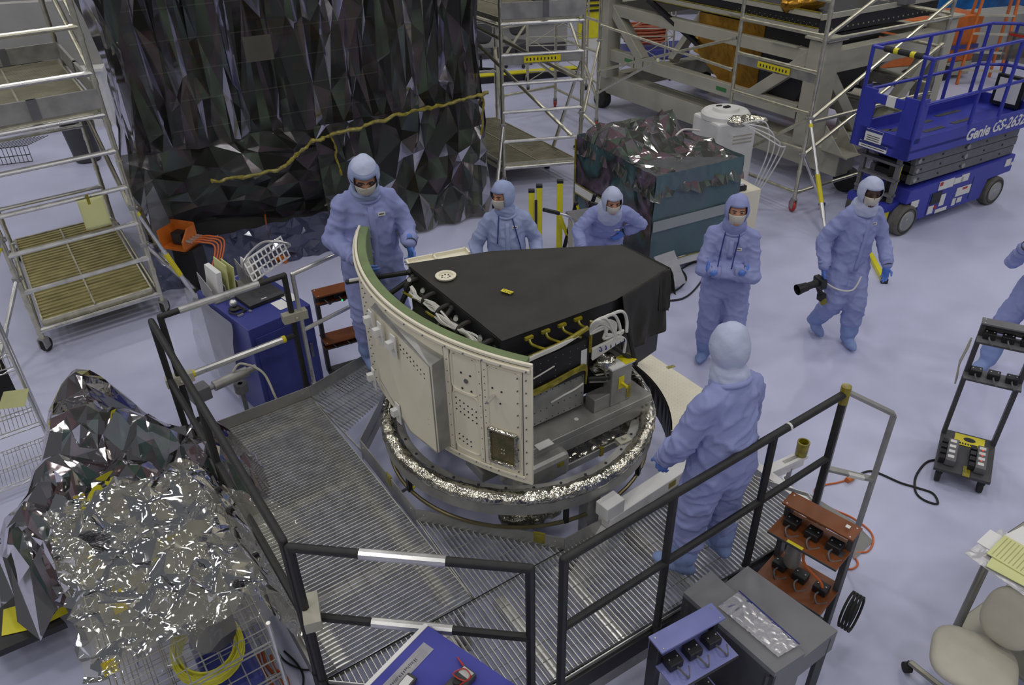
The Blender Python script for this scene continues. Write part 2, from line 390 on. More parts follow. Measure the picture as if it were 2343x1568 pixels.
sc.view_settings.view_transform = 'Standard'; sc.view_settings.look = 'None'; sc.view_settings.gamma = 1.0; sc.view_settings.use_curve_mapping = False
sc.view_settings.exposure = -1.66
# ---------------------------------------------------------------- work platform (gratings, kickplates, guardrails)
DZ = .5
plat = thing('work_platform', 'low grated aluminium work platform wrapping around the round instrument stand', 'platform', (-.3, 3.1, 0))
e1 = V3((.566, -.824, 0)); n1 = V3((-.824, -.566, 0)); f1 = V3((.851, .526, 0)); m1 = V3((.526, -.851, 0))
Z1 = V3((0, 0, 1))
pc = V3((-1.70, 5.18, DZ)); pA = V3((-1.17, 4.49, DZ)); pB = V3((-.68, 3.75, DZ)); pE = V3((-.27, 3.08, DZ)); pC = V3((.31, 3.46, DZ))
pT = pc + n1 * .97; pO = V3((-1.08, 2.56, DZ)); pR0 = V3((.06, 2.42, DZ)); pR1 = V3((2.10, 3.69, DZ)); pR2 = V3((2.06, 3.92, DZ)); pR3 = V3((1.74, 4.10, DZ)); pR4 = V3((1.62, 4.27, DZ))
def clip(poly, p, d):
    """span of the line p + s*d inside a convex polygon"""
    lo, hi = -99, 99; c = sum((V3(q) for q in poly), V3((0, 0, 0))) / len(poly)
    for i in range(len(poly)):
        a, bb = V3(poly[i]), V3(poly[(i + 1) % len(poly)]); nn = V3((-(bb - a).y, (bb - a).x, 0))
        if nn.dot(c - a) < 0: nn = -nn
        den = nn.dot(d); num = nn.dot(p - a)
        if abs(den) < 1e-9:
            if num < 0: return None
        else:
            s = -num / den
            if den > 0: lo = max(lo, s)
            else: hi = min(hi, s)
    return (lo, hi) if hi - lo > .01 else None
def grating(poly, d, sp=.032, rod=.105, w=.0045, h=.026):
    d = V3(d).normalized(); q = V3((-d.y, d.x, 0)); ks = [q.dot(V3(p)) for p in poly]; hs = [d.dot(V3(p)) for p in poly]
    bars, rods = MB(), MB(); k = min(ks) + sp / 2
    while k < max(ks):
        r = clip(poly, q * k + Z1 * 0, d)
        if r:
            a = q * k + d * r[0]; c = q * k + d * r[1]; a.z = c.z = DZ - h / 2; bars.bar(a, c, w, h)
        k += sp
    k = min(hs) + rod / 2
    while k < max(hs):
        r = clip(poly, d * k, q)
        if r:
            a = d * k + q * r[0]; c = d * k + q * r[1]; a.z = c.z = DZ - .004; rods.tube(a, c, .003, 5)
        k += rod
    for i in range(len(poly)):                    # banding round the panel
        a, c = V3(poly[i]), V3(poly[(i + 1) % len(poly)]); a.z = c.z = DZ - h / 2; bars.bar(a, c, .006, h + .004)
    g = world_base(bars.build('grating_panel', M['grate'], plat, smooth=0))
    rods.build('cross_rods', M['grate_dark'], g, smooth=0)
grating([pc, pE, pO, pT], n1)
grating([pO, pE, pC, pR4, pR3, pR2, pR1, pR0], m1, rod=.11)
grating([pB, pC, pE], m1)
q1 = V3((-1.02, 5.30, DZ)); q2 = V3((-.64, 6.00, DZ)); q3 = V3((-.90, 6.12, DZ))
dk = (q3 - pc).normalized()
grating([pc, pA, q1, q2, q3], V3((-dk.y, dk.x, 0)), rod=.10)
def kick(a, c, h=.105, t=.006, low=.0, dz=DZ):
    a, c = V3(a), V3(c); m = MB(); a.z = c.z = dz - low
    x = (c - a).cross(Z1).normalized() * t; m.obox(a - x / 2, c - a, x, Z1 * (h + low))
    d = (c - a).normalized(); L = (c - a).length
    for s in (.06, L - .06):                       # bolts at each end
        m.tube(a + d * s + Z1 * (low + h * .6) - x * 1.6, a + d * s + Z1 * (low + h * .6) + x * 1.6, .006, 6)
    m.build('kickplate', M['kick'], plat, smooth=0)
kick(pT, pc); kick(pc, q3); kick(pA, q1, low=.1); kick(pA, pB, low=.06); kick(pB, pC, low=.04); kick(pC, pC + f1 * 1.42, low=.04)
def edge_beam(a, c, h=.13, t=.05, m=None, top=DZ - .03):
    b = MB(); a, c = V3(a), V3(c); a.z = c.z = top - h / 2; b.bar(a, c, t, h); b.build('edge_beam', m or M['black'], plat, smooth=0)
edge_beam(pR0 + f1 * .02, pR1); edge_beam(pO, pR0); edge_beam(pT, pO, m=M['alu_dull']); edge_beam(pT, pc, m=M['alu_dull'])
# the black band along the open outer edge
b = MB(); a = V3((.13, 2.49, DZ)); c = V3(pR1); b.obox(a - Z1 * .06, c - a, m1 * .012, Z1 * .066); b.build('edge_band', M['black'], plat, smooth=0)
b = MB(); a = V3((.16, 2.50, 0)); b.obox(a + Z1 * .22, f1 * 1.0, m1 * .03, Z1 * .2); b.build('edge_skirt', M['alu_dull'], plat, smooth=0)
# support beams under the gratings
for s in (.28, 1.15, 2.0):
    a = pc + e1 * s; b = MB(); x = a.copy(); x.z = DZ - .10; y = a + n1 * .95; y.z = DZ - .10; b.bar(x, y, .06, .10); b.build('support_beam', M['alu_bright'], plat, smooth=0)
for k in (.12, .84):
    x = pc + n1 * k + e1 * .05; y = x + e1 * 2.4; x.z = y.z = DZ - .10; b = MB(); b.bar(x, y, .08, .08); b.build('support_beam', M['alu_bright'], plat, smooth=0)
for k in (.05, .45, .9, 1.5, 2.15, 2.7):
    x = V3((-.27, 3.08, 0)) + f1 * (k - .3) + m1 * .03; y = x + m1 * (.66 if k > .4 else .4); x.z = y.z = DZ - .10; b = MB(); b.bar(x, y, .07, .09); b.build('support_beam', M['alu_bright'], plat, smooth=0)
for p in (pc + n1 * .1 + e1 * .1, pT - n1 * .08 + e1 * .1, pO - n1 * .1 - e1 * .15, pE + n1 * .05 - e1 * .1, pR1 - f1 * .1 - m1 * .1, V3((1.0, 3.1, 0)), V3((.22, 2.62, 0)), pR3 - f1 * .2, q3 - dk * .15 + V3((.1, -.1, 0))):
    b = MB(); b.box((p.x, p.y, (DZ - .14) / 2 + .01), (.06, .06, DZ - .16)); b.box((p.x, p.y, .006), (.12, .12, .012)); b.build('leg', M['alu_dull'], plat, smooth=0)
RZ = 1.57
def rail(pts, name, posts, mids=True, close=(), light=None, r=.024, top=RZ, mid=1.06, m=None, mm=None):
    """guardrail: top rail through pts, a middle rail, posts"""
    m = m or M['black_tube']
    root = MB(); P = [V3((p[0], p[1], top)) for p in pts]
    root.path(P, r, 8)
    for p in (P[0], P[-1]): root.ell(p, r, 8, 6)
    g = world_base(root.build(name, m, plat, smooth=60))
    if mids:
        b = MB(); b.path([V3((p[0], p[1], mid)) for p in pts], r * .95, 8); b.build('middle_rail', m, g)
    for p in posts:
        b = MB(); b.tube((p[0], p[1], DZ - .14), (p[0], p[1], top), r, 8); b.tube((p[0], p[1], DZ - .16), (p[0], p[1], DZ + .02), r * 1.25, 8); b.build('post', m, g)
    if light:
        a, c = V3(light[0]), V3(light[1])
        for z in (top, mid):
            b = MB(); x, y = a.copy(), c.copy(); x.z = y.z = z; b.tube(x, y, r * 1.18, 10); s = b.build('bare_tube_section', M['alu_bright'], g)
    return g
nA = V3((-1.09, 2.56, 0)); nB = V3((.06, 2.40, 0))
rail([nA, nB], 'guardrail', [nA, nB], light=(nA.lerp(nB, .30), nA.lerp(nB, .66)))
r0 = V3((.22, 2.45, 0)); r1 = V3((1.99, 3.67, 0)); dr = (r1 - r0).normalized()
g = rail([r0, r1], 'guardrail', [r0, r0.lerp(r1, .335), r0.lerp(r1, .70), r1])
b = MB(); b.tube(r1 + Z1 * 1.50, r1 + Z1 * 1.625, .031, 10); b.build('amber_wrap', M['kapton'], g)
b = MB(); q = r0.lerp(r1, .755) + Z1 * RZ; b.tube(q - dr * .004, q + dr * .012, .0262, 10); b.build('tape_mark', M['label'], g)
# grey end frame hinged at the far right post
ge = [(r1.x + .03, r1.y + .03, 1.56), G(2045, 948, 1.42), G(1960, 1190, .78)]
gate = thing('rail_gate_frame', 'grey flat-bar frame leaning out from the right end of the black platform handrail', 'railing', (2.35, 3.75, 0))
a0 = V3(ge[0]); a1 = G(2046, 948, 1.40); a2 = V3((a1.x, a1.y, 0.02)); a3 = V3((r1.x + .03, r1.y + .03, .94)); a4 = V3((a1.x, a1.y, .86))
for nm, x, y in (('top_bar', a0, a1), ('upright', a1, a2), ('middle_bar', a3, a4), ('hinge_upright', a0, V3((a0.x, a0.y, .5)))):
    b = MB(); b.bar(x, y, .045, .02, up=(0, 0, 1) if nm[0] in 'tm' else (a1 - a0)); b.build(nm, M['alu_dull'], gate, smooth=0)
b = MB(); q = a3.lerp(a4, .45); b.bar(q + V3((0, -.012, 0.0)), a3.lerp(a4, .78) + V3((0, -.012, 0)), .03, .022); b.build('label_strip', M['label'], gate, smooth=0)
# far guardrail behind the blue cabinet
h0 = V3((-1.77, 5.34, 0)); h1 = V3((-2.52, 4.75, 0))
g = rail([h0, h1], 'guardrail', [h0, h1], mids=False, light=None)
for z, k0, k1 in ((RZ, .22, .86), (1.02, .10, .90)):
    b = MB(); x = h0.lerp(h1, k0); y = h0.lerp(h1, k1); x.z = y.z = z; b.tube(x, y, .028, 10); b.build('bare_tube_section', M['alu_bright'], g)
b = MB(); b.tube(h0 + Z1 * 1.02, h1 + Z1 * 1.02, .022, 8); b.build('middle_rail', M['black_tube'], g)
for k in (.10, .88):
    x = h0.lerp(h1, k) + Z1 * 1.02; y = h0.lerp(h1, k + .03) + Z1 * 1.02; b = MB(); b.tube(x, y, .031, 10); b.build('yellow_band', M['ytape'], g)
# the bare rail running on towards the tall man
i0 = V3((-1.71, 5.36, 0)); i1 = V3((-1.12, 6.02, 0))
g = rail([i0, i1], 'guardrail', [i0, i1], mids=True, r=.019, m=M['alu_bright'], mid=1.05)
for p, z in ((h0 + V3((.02, 0, 0)), 1.20), (h1, 1.02)):
    b = MB(); b.box((p.x, p.y, z), (.20, .07, .075), rz(.55)); b.ell((p.x + .03, p.y - .04, z), .012, 8, 6); b.build('rail_clamp', M['frame_w'], plat, smooth=0)
b = MB(); q = nA + Z1 * 1.06; b.box((q.x + .03, q.y, q.z + .03), (.085, .20, .07), rz(.3)); b.build('rail_clamp', M['frame_w'], plat, smooth=0)
# outer left guardrail seen through the plastic sheet
k0 = V3((-2.56, 4.69, 0)); k1 = V3((-1.13, 2.60, 0))
rail([k0, k0.lerp(k1, .35), k1], 'guardrail', [k0, k0.lerp(k1, .45), k1], mids=True)
# amber tape marks on the kickplates
b = MB()
for p, d, off in ((pA.lerp(pB, .55), (pB - pA).normalized(), .0), (pB.lerp(pC, .84), (pC - pB).normalized(), .0)):
    x = d.cross(Z1).normalized(); b.obox(p + Z1 * .02 - d * .04 + x * .006, d * .075, x * -.014, Z1 * .09)
build_each(b, 'amber_tape', M['kapton'], plat, smooth=0)
# ---------------------------------------------------------------- tread-plate platform on the far right of the stand
tp = thing('tread_platform', 'cream checker-plate platform with a round cut-out behind the person at the handrail', 'platform', (1.2, 5.0, 0))
TZ = .80; cx, cy = .03, 4.52
arc = []
for i in range(15):
    a = math.radians(-12 + 66 * i / 14); arc.append((cx + 1.13 * math.cos(a), cy + 1.13 * math.sin(a)))
far = G(1449, 785, TZ); mid_ = G(1613, 893, TZ); near = mid_ + (mid_ - far).normalized() * .35
c1 = V3((near.x - .12, near.y - .35, TZ)); c2 = G(1535, 985, TZ)
poly = arc + [(far.x, far.y), (near.x, near.y), (c1.x, c1.y), (c2.x, c2.y)]
b = MB(); b.prism(poly, TZ - .012, TZ)
du = (far - near).normalized(); dv = V3((-du.y, du.x, 0))
def inpoly(x, y):
    r = False
    for i in range(len(poly)):
        (xa, ya), (xb, yb) = poly[i], poly[i - 1]
        if (ya > y) != (yb > y) and x < (xb - xa) * (y - ya) / (yb - ya) + xa: r = not r
    return r
for i in range(-60, 60):
    for j in range(-60, 60):
        p = near + du * (i * .032) + dv * (j * .032)
        if inpoly(p.x, p.y) and inpoly(p.x + .02, p.y + .02) and inpoly(p.x - .02, p.y - .02):
            R = rz(.785 if (i + j) % 2 else -.785) @ Matrix.Rotation(math.atan2(du.y, du.x), 3, 'Z')
            a = R @ V3((.012, 0, 0)); c = R @ V3((0, .004, 0)); b.add([p - a, p - c + Z1 * 0, p + a, p + c, p + Z1 * .0025], [(0, 1, 4), (1, 2, 4), (2, 3, 4), (3, 0, 4)])
b.build('tread_sheet', M['white'], tp, smooth=0)
b = MB(); b.path([V3((x, y, TZ - .13)) for x, y in arc], .004, 4)
b = MB()
for i in range(len(arc) - 1):
    (xa, ya), (xb, yb) = arc[i], arc[i + 1]; b.add([(xa, ya, TZ), (xb, yb, TZ), (xb, yb, TZ - .26), (xa, ya, TZ - .26)], [(0, 1, 2, 3)])
o = b.build('curved_skirt', M['black'], tp); s = o.modifiers.new('t', 'SOLIDIFY'); s.thickness = .008
b = MB(); a = V3((arc[0][0], arc[0][1], TZ - .34)); b.obox(a, c2 - Z1 * .34 - a + Z1 * 0 if False else V3((c2.x - a.x, c2.y - a.y, 0)), V3((0, .01, 0)), Z1 * .335)
b.obox((c2.x, c2.y, TZ - .34), V3((c1.x - c2.x, c1.y - c2.y, 0)), V3((0, .01, 0)), Z1 * .335); b.build('front_skirt', M['kick'], tp, smooth=0)
for p in (V3((c2.x + .05, c2.y + .08, 0)), V3((c1.x - .05, c1.y + .08, 0)), far + V3((.06, -.06, 0)), mid_ - V3((.08, 0.0, 0))):
    b = MB(); b.box((p.x, p.y, TZ / 2 - .01), (.05, .05, TZ - .02)); b.box((p.x, p.y, .005), (.1, .1, .01)); b.build('leg', M['alu_dull'], tp, smooth=0)
b = MB(); q = G(1535, 840, TZ); b.box(q + Z1 * .002, (.07, .03, .003), rz(.4)); b.build('amber_tape', M['kapton'], tp, smooth=0)
# ---------------------------------------------------------------- the wide-field instrument
OX = V3((.91, 5.465, 0)); NN = V3((-.837, -.547, 0)).normalized(); TT = V3((.547, -.837, 0)).normalized()
inst = thing('space_instrument', 'wedge-shaped instrument under a black blanket with a curved cream radiator panel', 'instrument', (-.2, 4.6, 0))
def RS(r, s, z): return OX + NN * r + TT * s + Z1 * z
def CY(phi, z, R=2.08):
    a = math.radians(phi); return OX + (NN * math.cos(a) + TT * math.sin(a)) * R + Z1 * z
def cyl_hit(u, v, R=2.08):
    D = ray(u, v); o = CAM - OX; a = D.x ** 2 + D.y ** 2; bb = 2 * (o.x * D.x + o.y * D.y); c = o.x ** 2 + o.y ** 2 - R * R
    k = (-bb - math.sqrt(max(0, bb * bb - 4 * a * c))) / 2 / a; P = CAM + D * k; w_ = P - OX
    return math.degrees(math.atan2(w_.dot(TT), w_.dot(NN))), P.z
def shell(p0, p1, z0, z1, ra, rb, n=40):
    """curved slab between two radii"""
    m = MB(); vs = []; n = max(1, int(n))
    for i in range(n + 1):
        ph = p0 + (p1 - p0) * i / n
        vs += [CY(ph, z0, ra), CY(ph, z1, ra), CY(ph, z1, rb), CY(ph, z0, rb)]
    fs = []
    for i in range(n):
        o = 4 * i; p = o + 4
        for k in range(4): fs.append((o + k, o + (k + 1) % 4, p + (k + 1) % 4, p + k))
    fs += [(3, 2, 1, 0), (4 * n, 4 * n + 1, 4 * n + 2, 4 * n + 3)]
    m.add(vs, fs); return m
PZ0, PZ1 = .995, 1.915
P0, P1 = -33.9, 34.2
pan = world_base(shell(P0, P1, PZ0, PZ1, 2.08, 2.06, 60).build('radiator_panel', M['white'], inst, recalc=True, bevel=.004))
shell(P0 + .4, P1 - 1.3, PZ0 + .03, PZ1 - .004, 2.058, 1.995, 60).build('green_core', M['green'], pan, recalc=True, bevel=.006)
shell(P0 + .2, P1 - .3, PZ1 - .055, PZ1 - .03, 2.098, 2.081, 60).build('top_flange', M['white'], pan, recalc=True, bevel=.004)
shell(P0 + .2, P1 - .3, PZ1 - .022, PZ1 - .019, 2.0825, 2.081, 60).build('top_seam', M['grey_tape'], pan, recalc=True)
shell(17, P1 - 1.2, PZ0 + .045, PZ0 + .065, 2.094, 2.081, 30).build('bottom_flange', M['white'], pan, recalc=True, bevel=.004)
b = MB()
for ph in (17.2, 18.7, 25.2, 32.6): b.add(shell(ph - .06, ph + .06, PZ0 + .03, PZ1 - .06, 2.0825, 2.081, 1).v, shell(ph - .06, ph + .06, PZ0, PZ1, 2.0825, 2.081, 1).f)
b.build('seams', M['grey_tape'], pan, recalc=True)
for ph, wd in ((17.9, .55), (25.7, .45), (24.7, .4)):
    shell(ph - wd, ph + wd, PZ0 + .07, PZ1 - .06, 2.088, 2.081, 3).build('rib_strip', M['white'], pan, recalc=True, bevel=.003)
def outline(p0, p1, z0, z1, rr=.035, w=.006, R=2.083, only=None):
    """rounded rectangular bead on the panel"""
    dphi = math.degrees(rr / 2.08); pts = []
    for cxp, czp, a0 in ((p1 - dphi, z1 - rr, 0), (p0 + dphi, z1 - rr, 90), (p0 + dphi, z0 + rr, 180), (p1 - dphi, z0 + rr, 270)):
        for k in range(5):
            a = math.radians(a0 + 90 * k / 4); pts.append((cxp + dphi * math.cos(a), czp + rr * math.sin(a)))
    out = []
    for i in range(len(pts)):
        a, c = pts[i], pts[(i + 1) % len(pts)]
        for k in range(4): out.append(CY(a[0] + (c[0] - a[0]) * k / 4, a[1] + (c[1] - a[1]) * k / 4, R))
    m = MB(); m.path(out, w, 6, closed=True); return m
outline(18.9, 24.3, 1.57, 1.845).build('access_panel_bead', M['white'], pan)
outline(18.9, 24.2, 1.10, 1.56).build('access_panel_bead', M['white'], pan)
outline(26.2, 32.2, 1.09, 1.84, w=.004).build('access_panel_bead', M['white'], pan)
# fasteners and drilled holes
sc_, ho = MB(), MB()
def dot(m, ph, z, r=.006, h=.005, R=2.084):
    r *= .74
    d = (CY(ph, z) - OX); d.z = 0; d.normalize(); p = CY(ph, z, R); m.tube(p - d * .004, p + d * h, r, 6)
for i in range(10): dot(sc_, 18.0, 1.09 + i * .085); dot(sc_, 24.75, 1.09 + i * .085)
for i in range(9): dot(sc_, 25.75, 1.40 + i * .05 if i < 9 else 1.4); dot(sc_, 31.7, 1.08 + i * .09); dot(sc_, 33.2, 1.08 + i * .09)
for ph in (-28, -22, -16, -10, -4, 2, 8, 13, 18.2, 22, 25.6, 29, 33.4):
    dot(sc_, ph, PZ1 - .042, .007, .006, 2.099)
for ph in (19.6, 23.4, 26.4, 28, 31.4): dot(sc_, ph, PZ0 + .055, .006, .006, 2.095); dot(sc_, ph, PZ1 - .08, .006, .003, 2.082)
for i in range(12):
    for ph in (-10.5, -12.6): dot(sc_, ph, PZ0 + .06 + i * .072)
build_each(sc_, 'fastener', M['greymach'], pan)
for r in range(3):
    for k in range(6): dot(ho, 19.4 + .85 * k, 1.50 - .045 * r - .01 * k, .007, .003, 2.081)
for r in range(2):
    for k in range(4): dot(ho, 19.6 + .85 * k, 1.21 - .04 * r - .008 * k, .007, .003, 2.081)
for dz, dp in ((.055, -.9), (.055, 1.0), (-.06, -.8), (-.06, 1.1)): dot(ho, 21.8 + dp, 1.655 + dz, .010, .003, 2.081)
for dz, dp in ((.05, -.5), (.04, 1.2), (-.05, .9)): dot(ho, 27.6 + dp, 1.63 + dz, .009, .003, 2.081)
build_each(ho, 'drilled_hole', M['ink'], pan)
b = MB(); dot(b, 21.9, 1.66, .022, .006, 2.081); b.build('round_port', M['greymach'], pan)
b = MB(); d = (CY(27.4, 1.63) - OX); d.z = 0; d.normalize(); b.tube(CY(27.4, 1.63), CY(27.4, 1.63) + d * .085, .011, 10); b.build('peg', M['alu_bright'], pan)
b = MB(); d = (CY(-13.0, 1.7) - OX); d.z = 0; d.normalize(); b.tube(CY(-18.0, 1.75), CY(-18.0, 1.75) + d * .07, .012, 10); b.build('peg', M['white2'], pan)
# foil-framed grille low on the right
fr = world_base(outline(26.3, 31.4, 1.115, 1.375, rr=.012, w=.013, R=2.094).build('grille_frame', M['foil'], pan))
shell(26.5, 31.2, 1.125, 1.365, 2.088, 2.081, 6).build('grille_mesh', mat('grille_mesh', (.20, .16, .08), rough=.35, metal=.4, col2=(.10, .10, .05), noise_scale=9, bump=.5, bump_scale=90), fr, recalc=True)
b = MB()
for i in range(4): dot(b, 28.6 + .45 * (i % 2), 1.20 + .03 * (i // 2), .005, .004, 2.089)
build_each(b, 'mesh_screw', M['label'], fr)
# flat heat-shield plate standing off the panel
dA = (CY(17.0, 0) - OX).normalized()
TL = CY(-5.0, 1.775, 2.10); TR = CY(17.2, 1.765, 2.20); BR = CY(17.2, 1.085, 2.20); BL = CY(-6.0, 1.09, 2.10); BM = CY(9, 1.065, 2.155); BL2 = CY(-5.6, 1.17, 2.10)
pl_n = (TR - TL).cross(BL - TL).normalized()
if pl_n.dot(NN) < 0: pl_n = -pl_n
plate = world_base(MB().plate([TL, TR, BR, CY(8.5, 1.055, 2.155), BL2 - Z1 * .05], -pl_n * .012).build('heat_shield_plate', M['white'], pan, smooth=0, bevel=.002))
b = MB()
b.add([TR, BR, CY(17.4, 1.085, 2.085), CY(17.4, 1.775, 2.085)], [(0, 1, 2, 3)])
b.add([TL, TR, CY(17.4, 1.775, 2.085), CY(10, 1.80, 2.083), CY(2, 1.83, 2.083), CY(-4, 1.82, 2.083)], [(0, 1, 2, 3, 4, 5)])
b.add([BR, CY(17.4, 1.085, 2.085), CY(8.5, 1.03, 2.083), CY(8.5, 1.055, 2.155)], [(0, 1, 2, 3)])
o = b.build('silver_side_web', M['alu_dull'], plate, smooth=0); s_ = o.modifiers.new('t', 'SOLIDIFY'); s_.thickness = .004
b = MB()
for q0, q1_ in ((TR, BR), (TL, TR), (BL2, CY(8.5, 1.055, 2.155)), (CY(8.5, 1.055, 2.155), BR)): b.tube(q0 + pl_n * .002, q1_ + pl_n * .002, .0045, 6)
b.build('edge_binding', M['alu_dull'], plate)
b = MB()
def pp(u, w_): return TL.lerp(TR, u).lerp(BL.lerp(BR, u), w_)
for w_ in (.12, .17):
    for k in range(8): q = pp(.52 + .055 * k, w_ - .02 + .022 * k * .3); b.tube(q - pl_n * .004, q + pl_n * .008, .0055, 6)
for w_ in (.62, .68):
    for k in range(8): q = pp(.52 + .055 * k, w_ + .022 * k * .3); b.tube(q - pl_n * .004, q + pl_n * .008, .0055, 6)
for u in (.2, .33, .46):
    for k in range(6): q = pp(u, .22 + .1 * k); b.tube(q - pl_n * .004, q + pl_n * .008, .0045, 6)
build_each(b, 'perforation', M['ink'], plate)
for ph, z in ((-3.5, 1.72), (.3, 1.70), (5.0, 1.69), (-7, 1.17), (3.6, 1.11)):
    p = CY(ph, z, 2.13); d = V3((p.x - OX.x, p.y - OX.y, 0)).normalized(); x = d.cross(Z1)
    b = MB(); b.obox(p - x * .022 - Z1 * .03, x * .044, d * .05, Z1 * .055); b.obox(p - x * .04 - Z1 * .10, x * .06, d * .01, Z1 * .17)
    b.build('mounting_bracket', M['white2'], pan, smooth=0, bevel=.003)
# ---- body wedge: black blanket lid and drape
BT = 1.80
A_, B_, E_, F_, G_, H_ = [RS(r, s, BT) for r, s in ((1.63, -.56), (1.625, .712), (.735, .735), (.14, .60), (.16, .115), (1.01, -.37))]
ring_ = [A_, B_, E_, F_, G_, H_]
bb_ = MB(); bb_.prism([(p.x, p.y) for p in [A_.lerp(B_, .02), B_.lerp(A_, .02), E_ - TT * .03, F_ - TT * .02, G_ + TT * .02, H_ + TT * .02]], 1.08, BT - .012)
bb_.build('body_box', M['black'], inst, smooth=0, bevel=.006)
def wedge(u, v):
    """lid surface with soft cloth waves"""
    top = A_.lerp(B_, v) if u < 0 else None
lid = MB(); cc = sum(ring_, V3((0, 0, 0))) / 6
edge = []
for i in range(6):
    a, c = ring_[i], ring_[(i + 1) % 6]; L = (c - a).length; k = max(2, int(L / .05))
    for j in range(k): edge.append(a.lerp(c, j / k))
n_e = len(edge); vs = []; RINGS = 16
for j in range(RINGS):
    f = 1 - j / RINGS
    for q in edge:
        p = cc.lerp(q, f); p = p.copy(); dd = noise.noise(p * 5) * .010 + noise.noise(p * 13) * .004
        p.z += dd * (1 if j else .3) + (.006 if j else 0); vs.append(p)
o_ = len(vs); vs.append(cc.copy()); fs = []
for j in range(RINGS - 1):
    for i in range(n_e): fs.append((j * n_e + i, j * n_e + (i + 1) % n_e, (j + 1) * n_e + (i + 1) % n_e, (j + 1) * n_e + i))
for i in range(n_e): fs.append(((RINGS - 1) * n_e + i, (RINGS - 1) * n_e + (i + 1) % n_e, o_))
lid.add(vs, fs); lid.build('blanket_lid', M['blanket'], inst, smooth=180)
# drape hanging down the far right corner and the side behind it
def drape(p, q, z0, z1, n=24, amp=.02, out=None, seed=0, bulge=.03):
    m = MB(); d = (q - p); x = V3((d.y, -d.x, 0)).normalized()
    if out is not None and x.dot(out) < 0: x = -x
    def fn(u, v):
        P = p.lerp(q, u); z = z0 + (z1 - z0) * v
        a = noise.noise(V3((u * 5 + seed, v * 1.5, seed))) * amp + noise.noise(V3((u * 13 + seed, v * 4, 3))) * amp * .4
        R_ = P + x * (a * min(1, v * 3 + .15) + bulge * v + .004); return V3((R_.x, R_.y, z))
    m.grid(fn, n, 14); return m
def cloth(m, nm, mt=None):
    o = m.build(nm, mt or M['blanket'], inst, smooth=180); s = o.modifiers.new('t', 'SOLIDIFY'); s.thickness = .003; return o
cloth(drape(E_ + (F_ - E_) * .12, F_, BT + .004, 1.30, out=TT, amp=.03, seed=2), 'side_drape')
cloth(drape(F_ + TT * .0, G_, BT + .004, 1.42, out=-NN, amp=.03, seed=5, bulge=.05), 'corner_drape')
cloth(drape(F_ + TT * .012 + NN * .10, F_ + TT * .012 - NN * .012, BT + .003, 1.50, n=10, amp=.025, out=TT, seed=9, bulge=.05), 'corner_flap')
cloth(drape(F_ - NN * .012 + TT * .02, F_.lerp(G_, .5) - NN * .014, BT + .003, 1.55, n=12, amp=.03, out=-NN, seed=12, bulge=.09), 'corner_flap')
# lens collar, warning tag, white tray behind
b = MB(); q = G(1020, 633, BT + .012); b.lathe([(.072, 0), (.075, .012), (.050, .014), (.047, .004), (.046, -.0)], q, 28); b.lathe([(.046, .001), (.0, .001)], q, 28)
o = world_base(b.build('round_port', M['white'], inst))
b = MB()
for k in range(7): a = PI * 2 * k / 7; b.tube(q + V3((.028 * math.cos(a), .028 * math.sin(a), .000)), q + V3((.028 * math.cos(a), .028 * math.sin(a), .003)), .007, 8)
build_each(b, 'port_hole', M['ink'], o)
q = G(1160, 667, BT + .014); b = MB(); b.box(q, (.085, .038, .002), rz(-.62)); o = world_base(b.build('yellow_tag', M['ytape'], inst, smooth=0))
xd = rz(-.62) @ V3((1, 0, 0)); yd = rz(-.62) @ V3((0, 1, 0))
text_obj('\u26a1 LOG' if False else 'LOG', 'tag_lettering', M['ink'], o, q - xd * .012 - yd * .013 + Z1 * .0015, xd, yd, .028, .0004)
b = MB(); b.plate([q - xd * .034 + yd * .004 + Z1 * .0012, q - xd * .020 + yd * .012 + Z1 * .0012, q - xd * .026 - yd * .0 + Z1 * .0012, q - xd * .018 - yd * .006 + Z1 * .0012, q - xd * .03 + yd * .0 + Z1 * .0012], Z1 * .0004); b.build('tag_bolt_mark', M['ink'], o, smooth=0)
t0, t1, t2, t3 = RS(1.60, -.58, 1.775), RS(1.04, -.42, 1.775), RS(1.10, -.58, 1.775), RS(1.55, -.74, 1.775)
t0 = G(937, 612, 1.775); t3 = G(930, 600, 1.775); t2 = G(1066, 573, 1.775); t1 = G(1075, 584, 1.775)
b = MB(); b.plate([t0, t1, t2, t3], Z1 * -.02)
for x, y in ((t0, t3), (t3, t2), (t2, t1), (t3.lerp(t2, .45), t0.lerp(t1, .45))): b.bar(x + Z1 * .01, y + Z1 * .01, .014, .03)
b.build('side_tray', M['white'], inst, smooth=0)
for v_ in (.15, .5, .85): pass
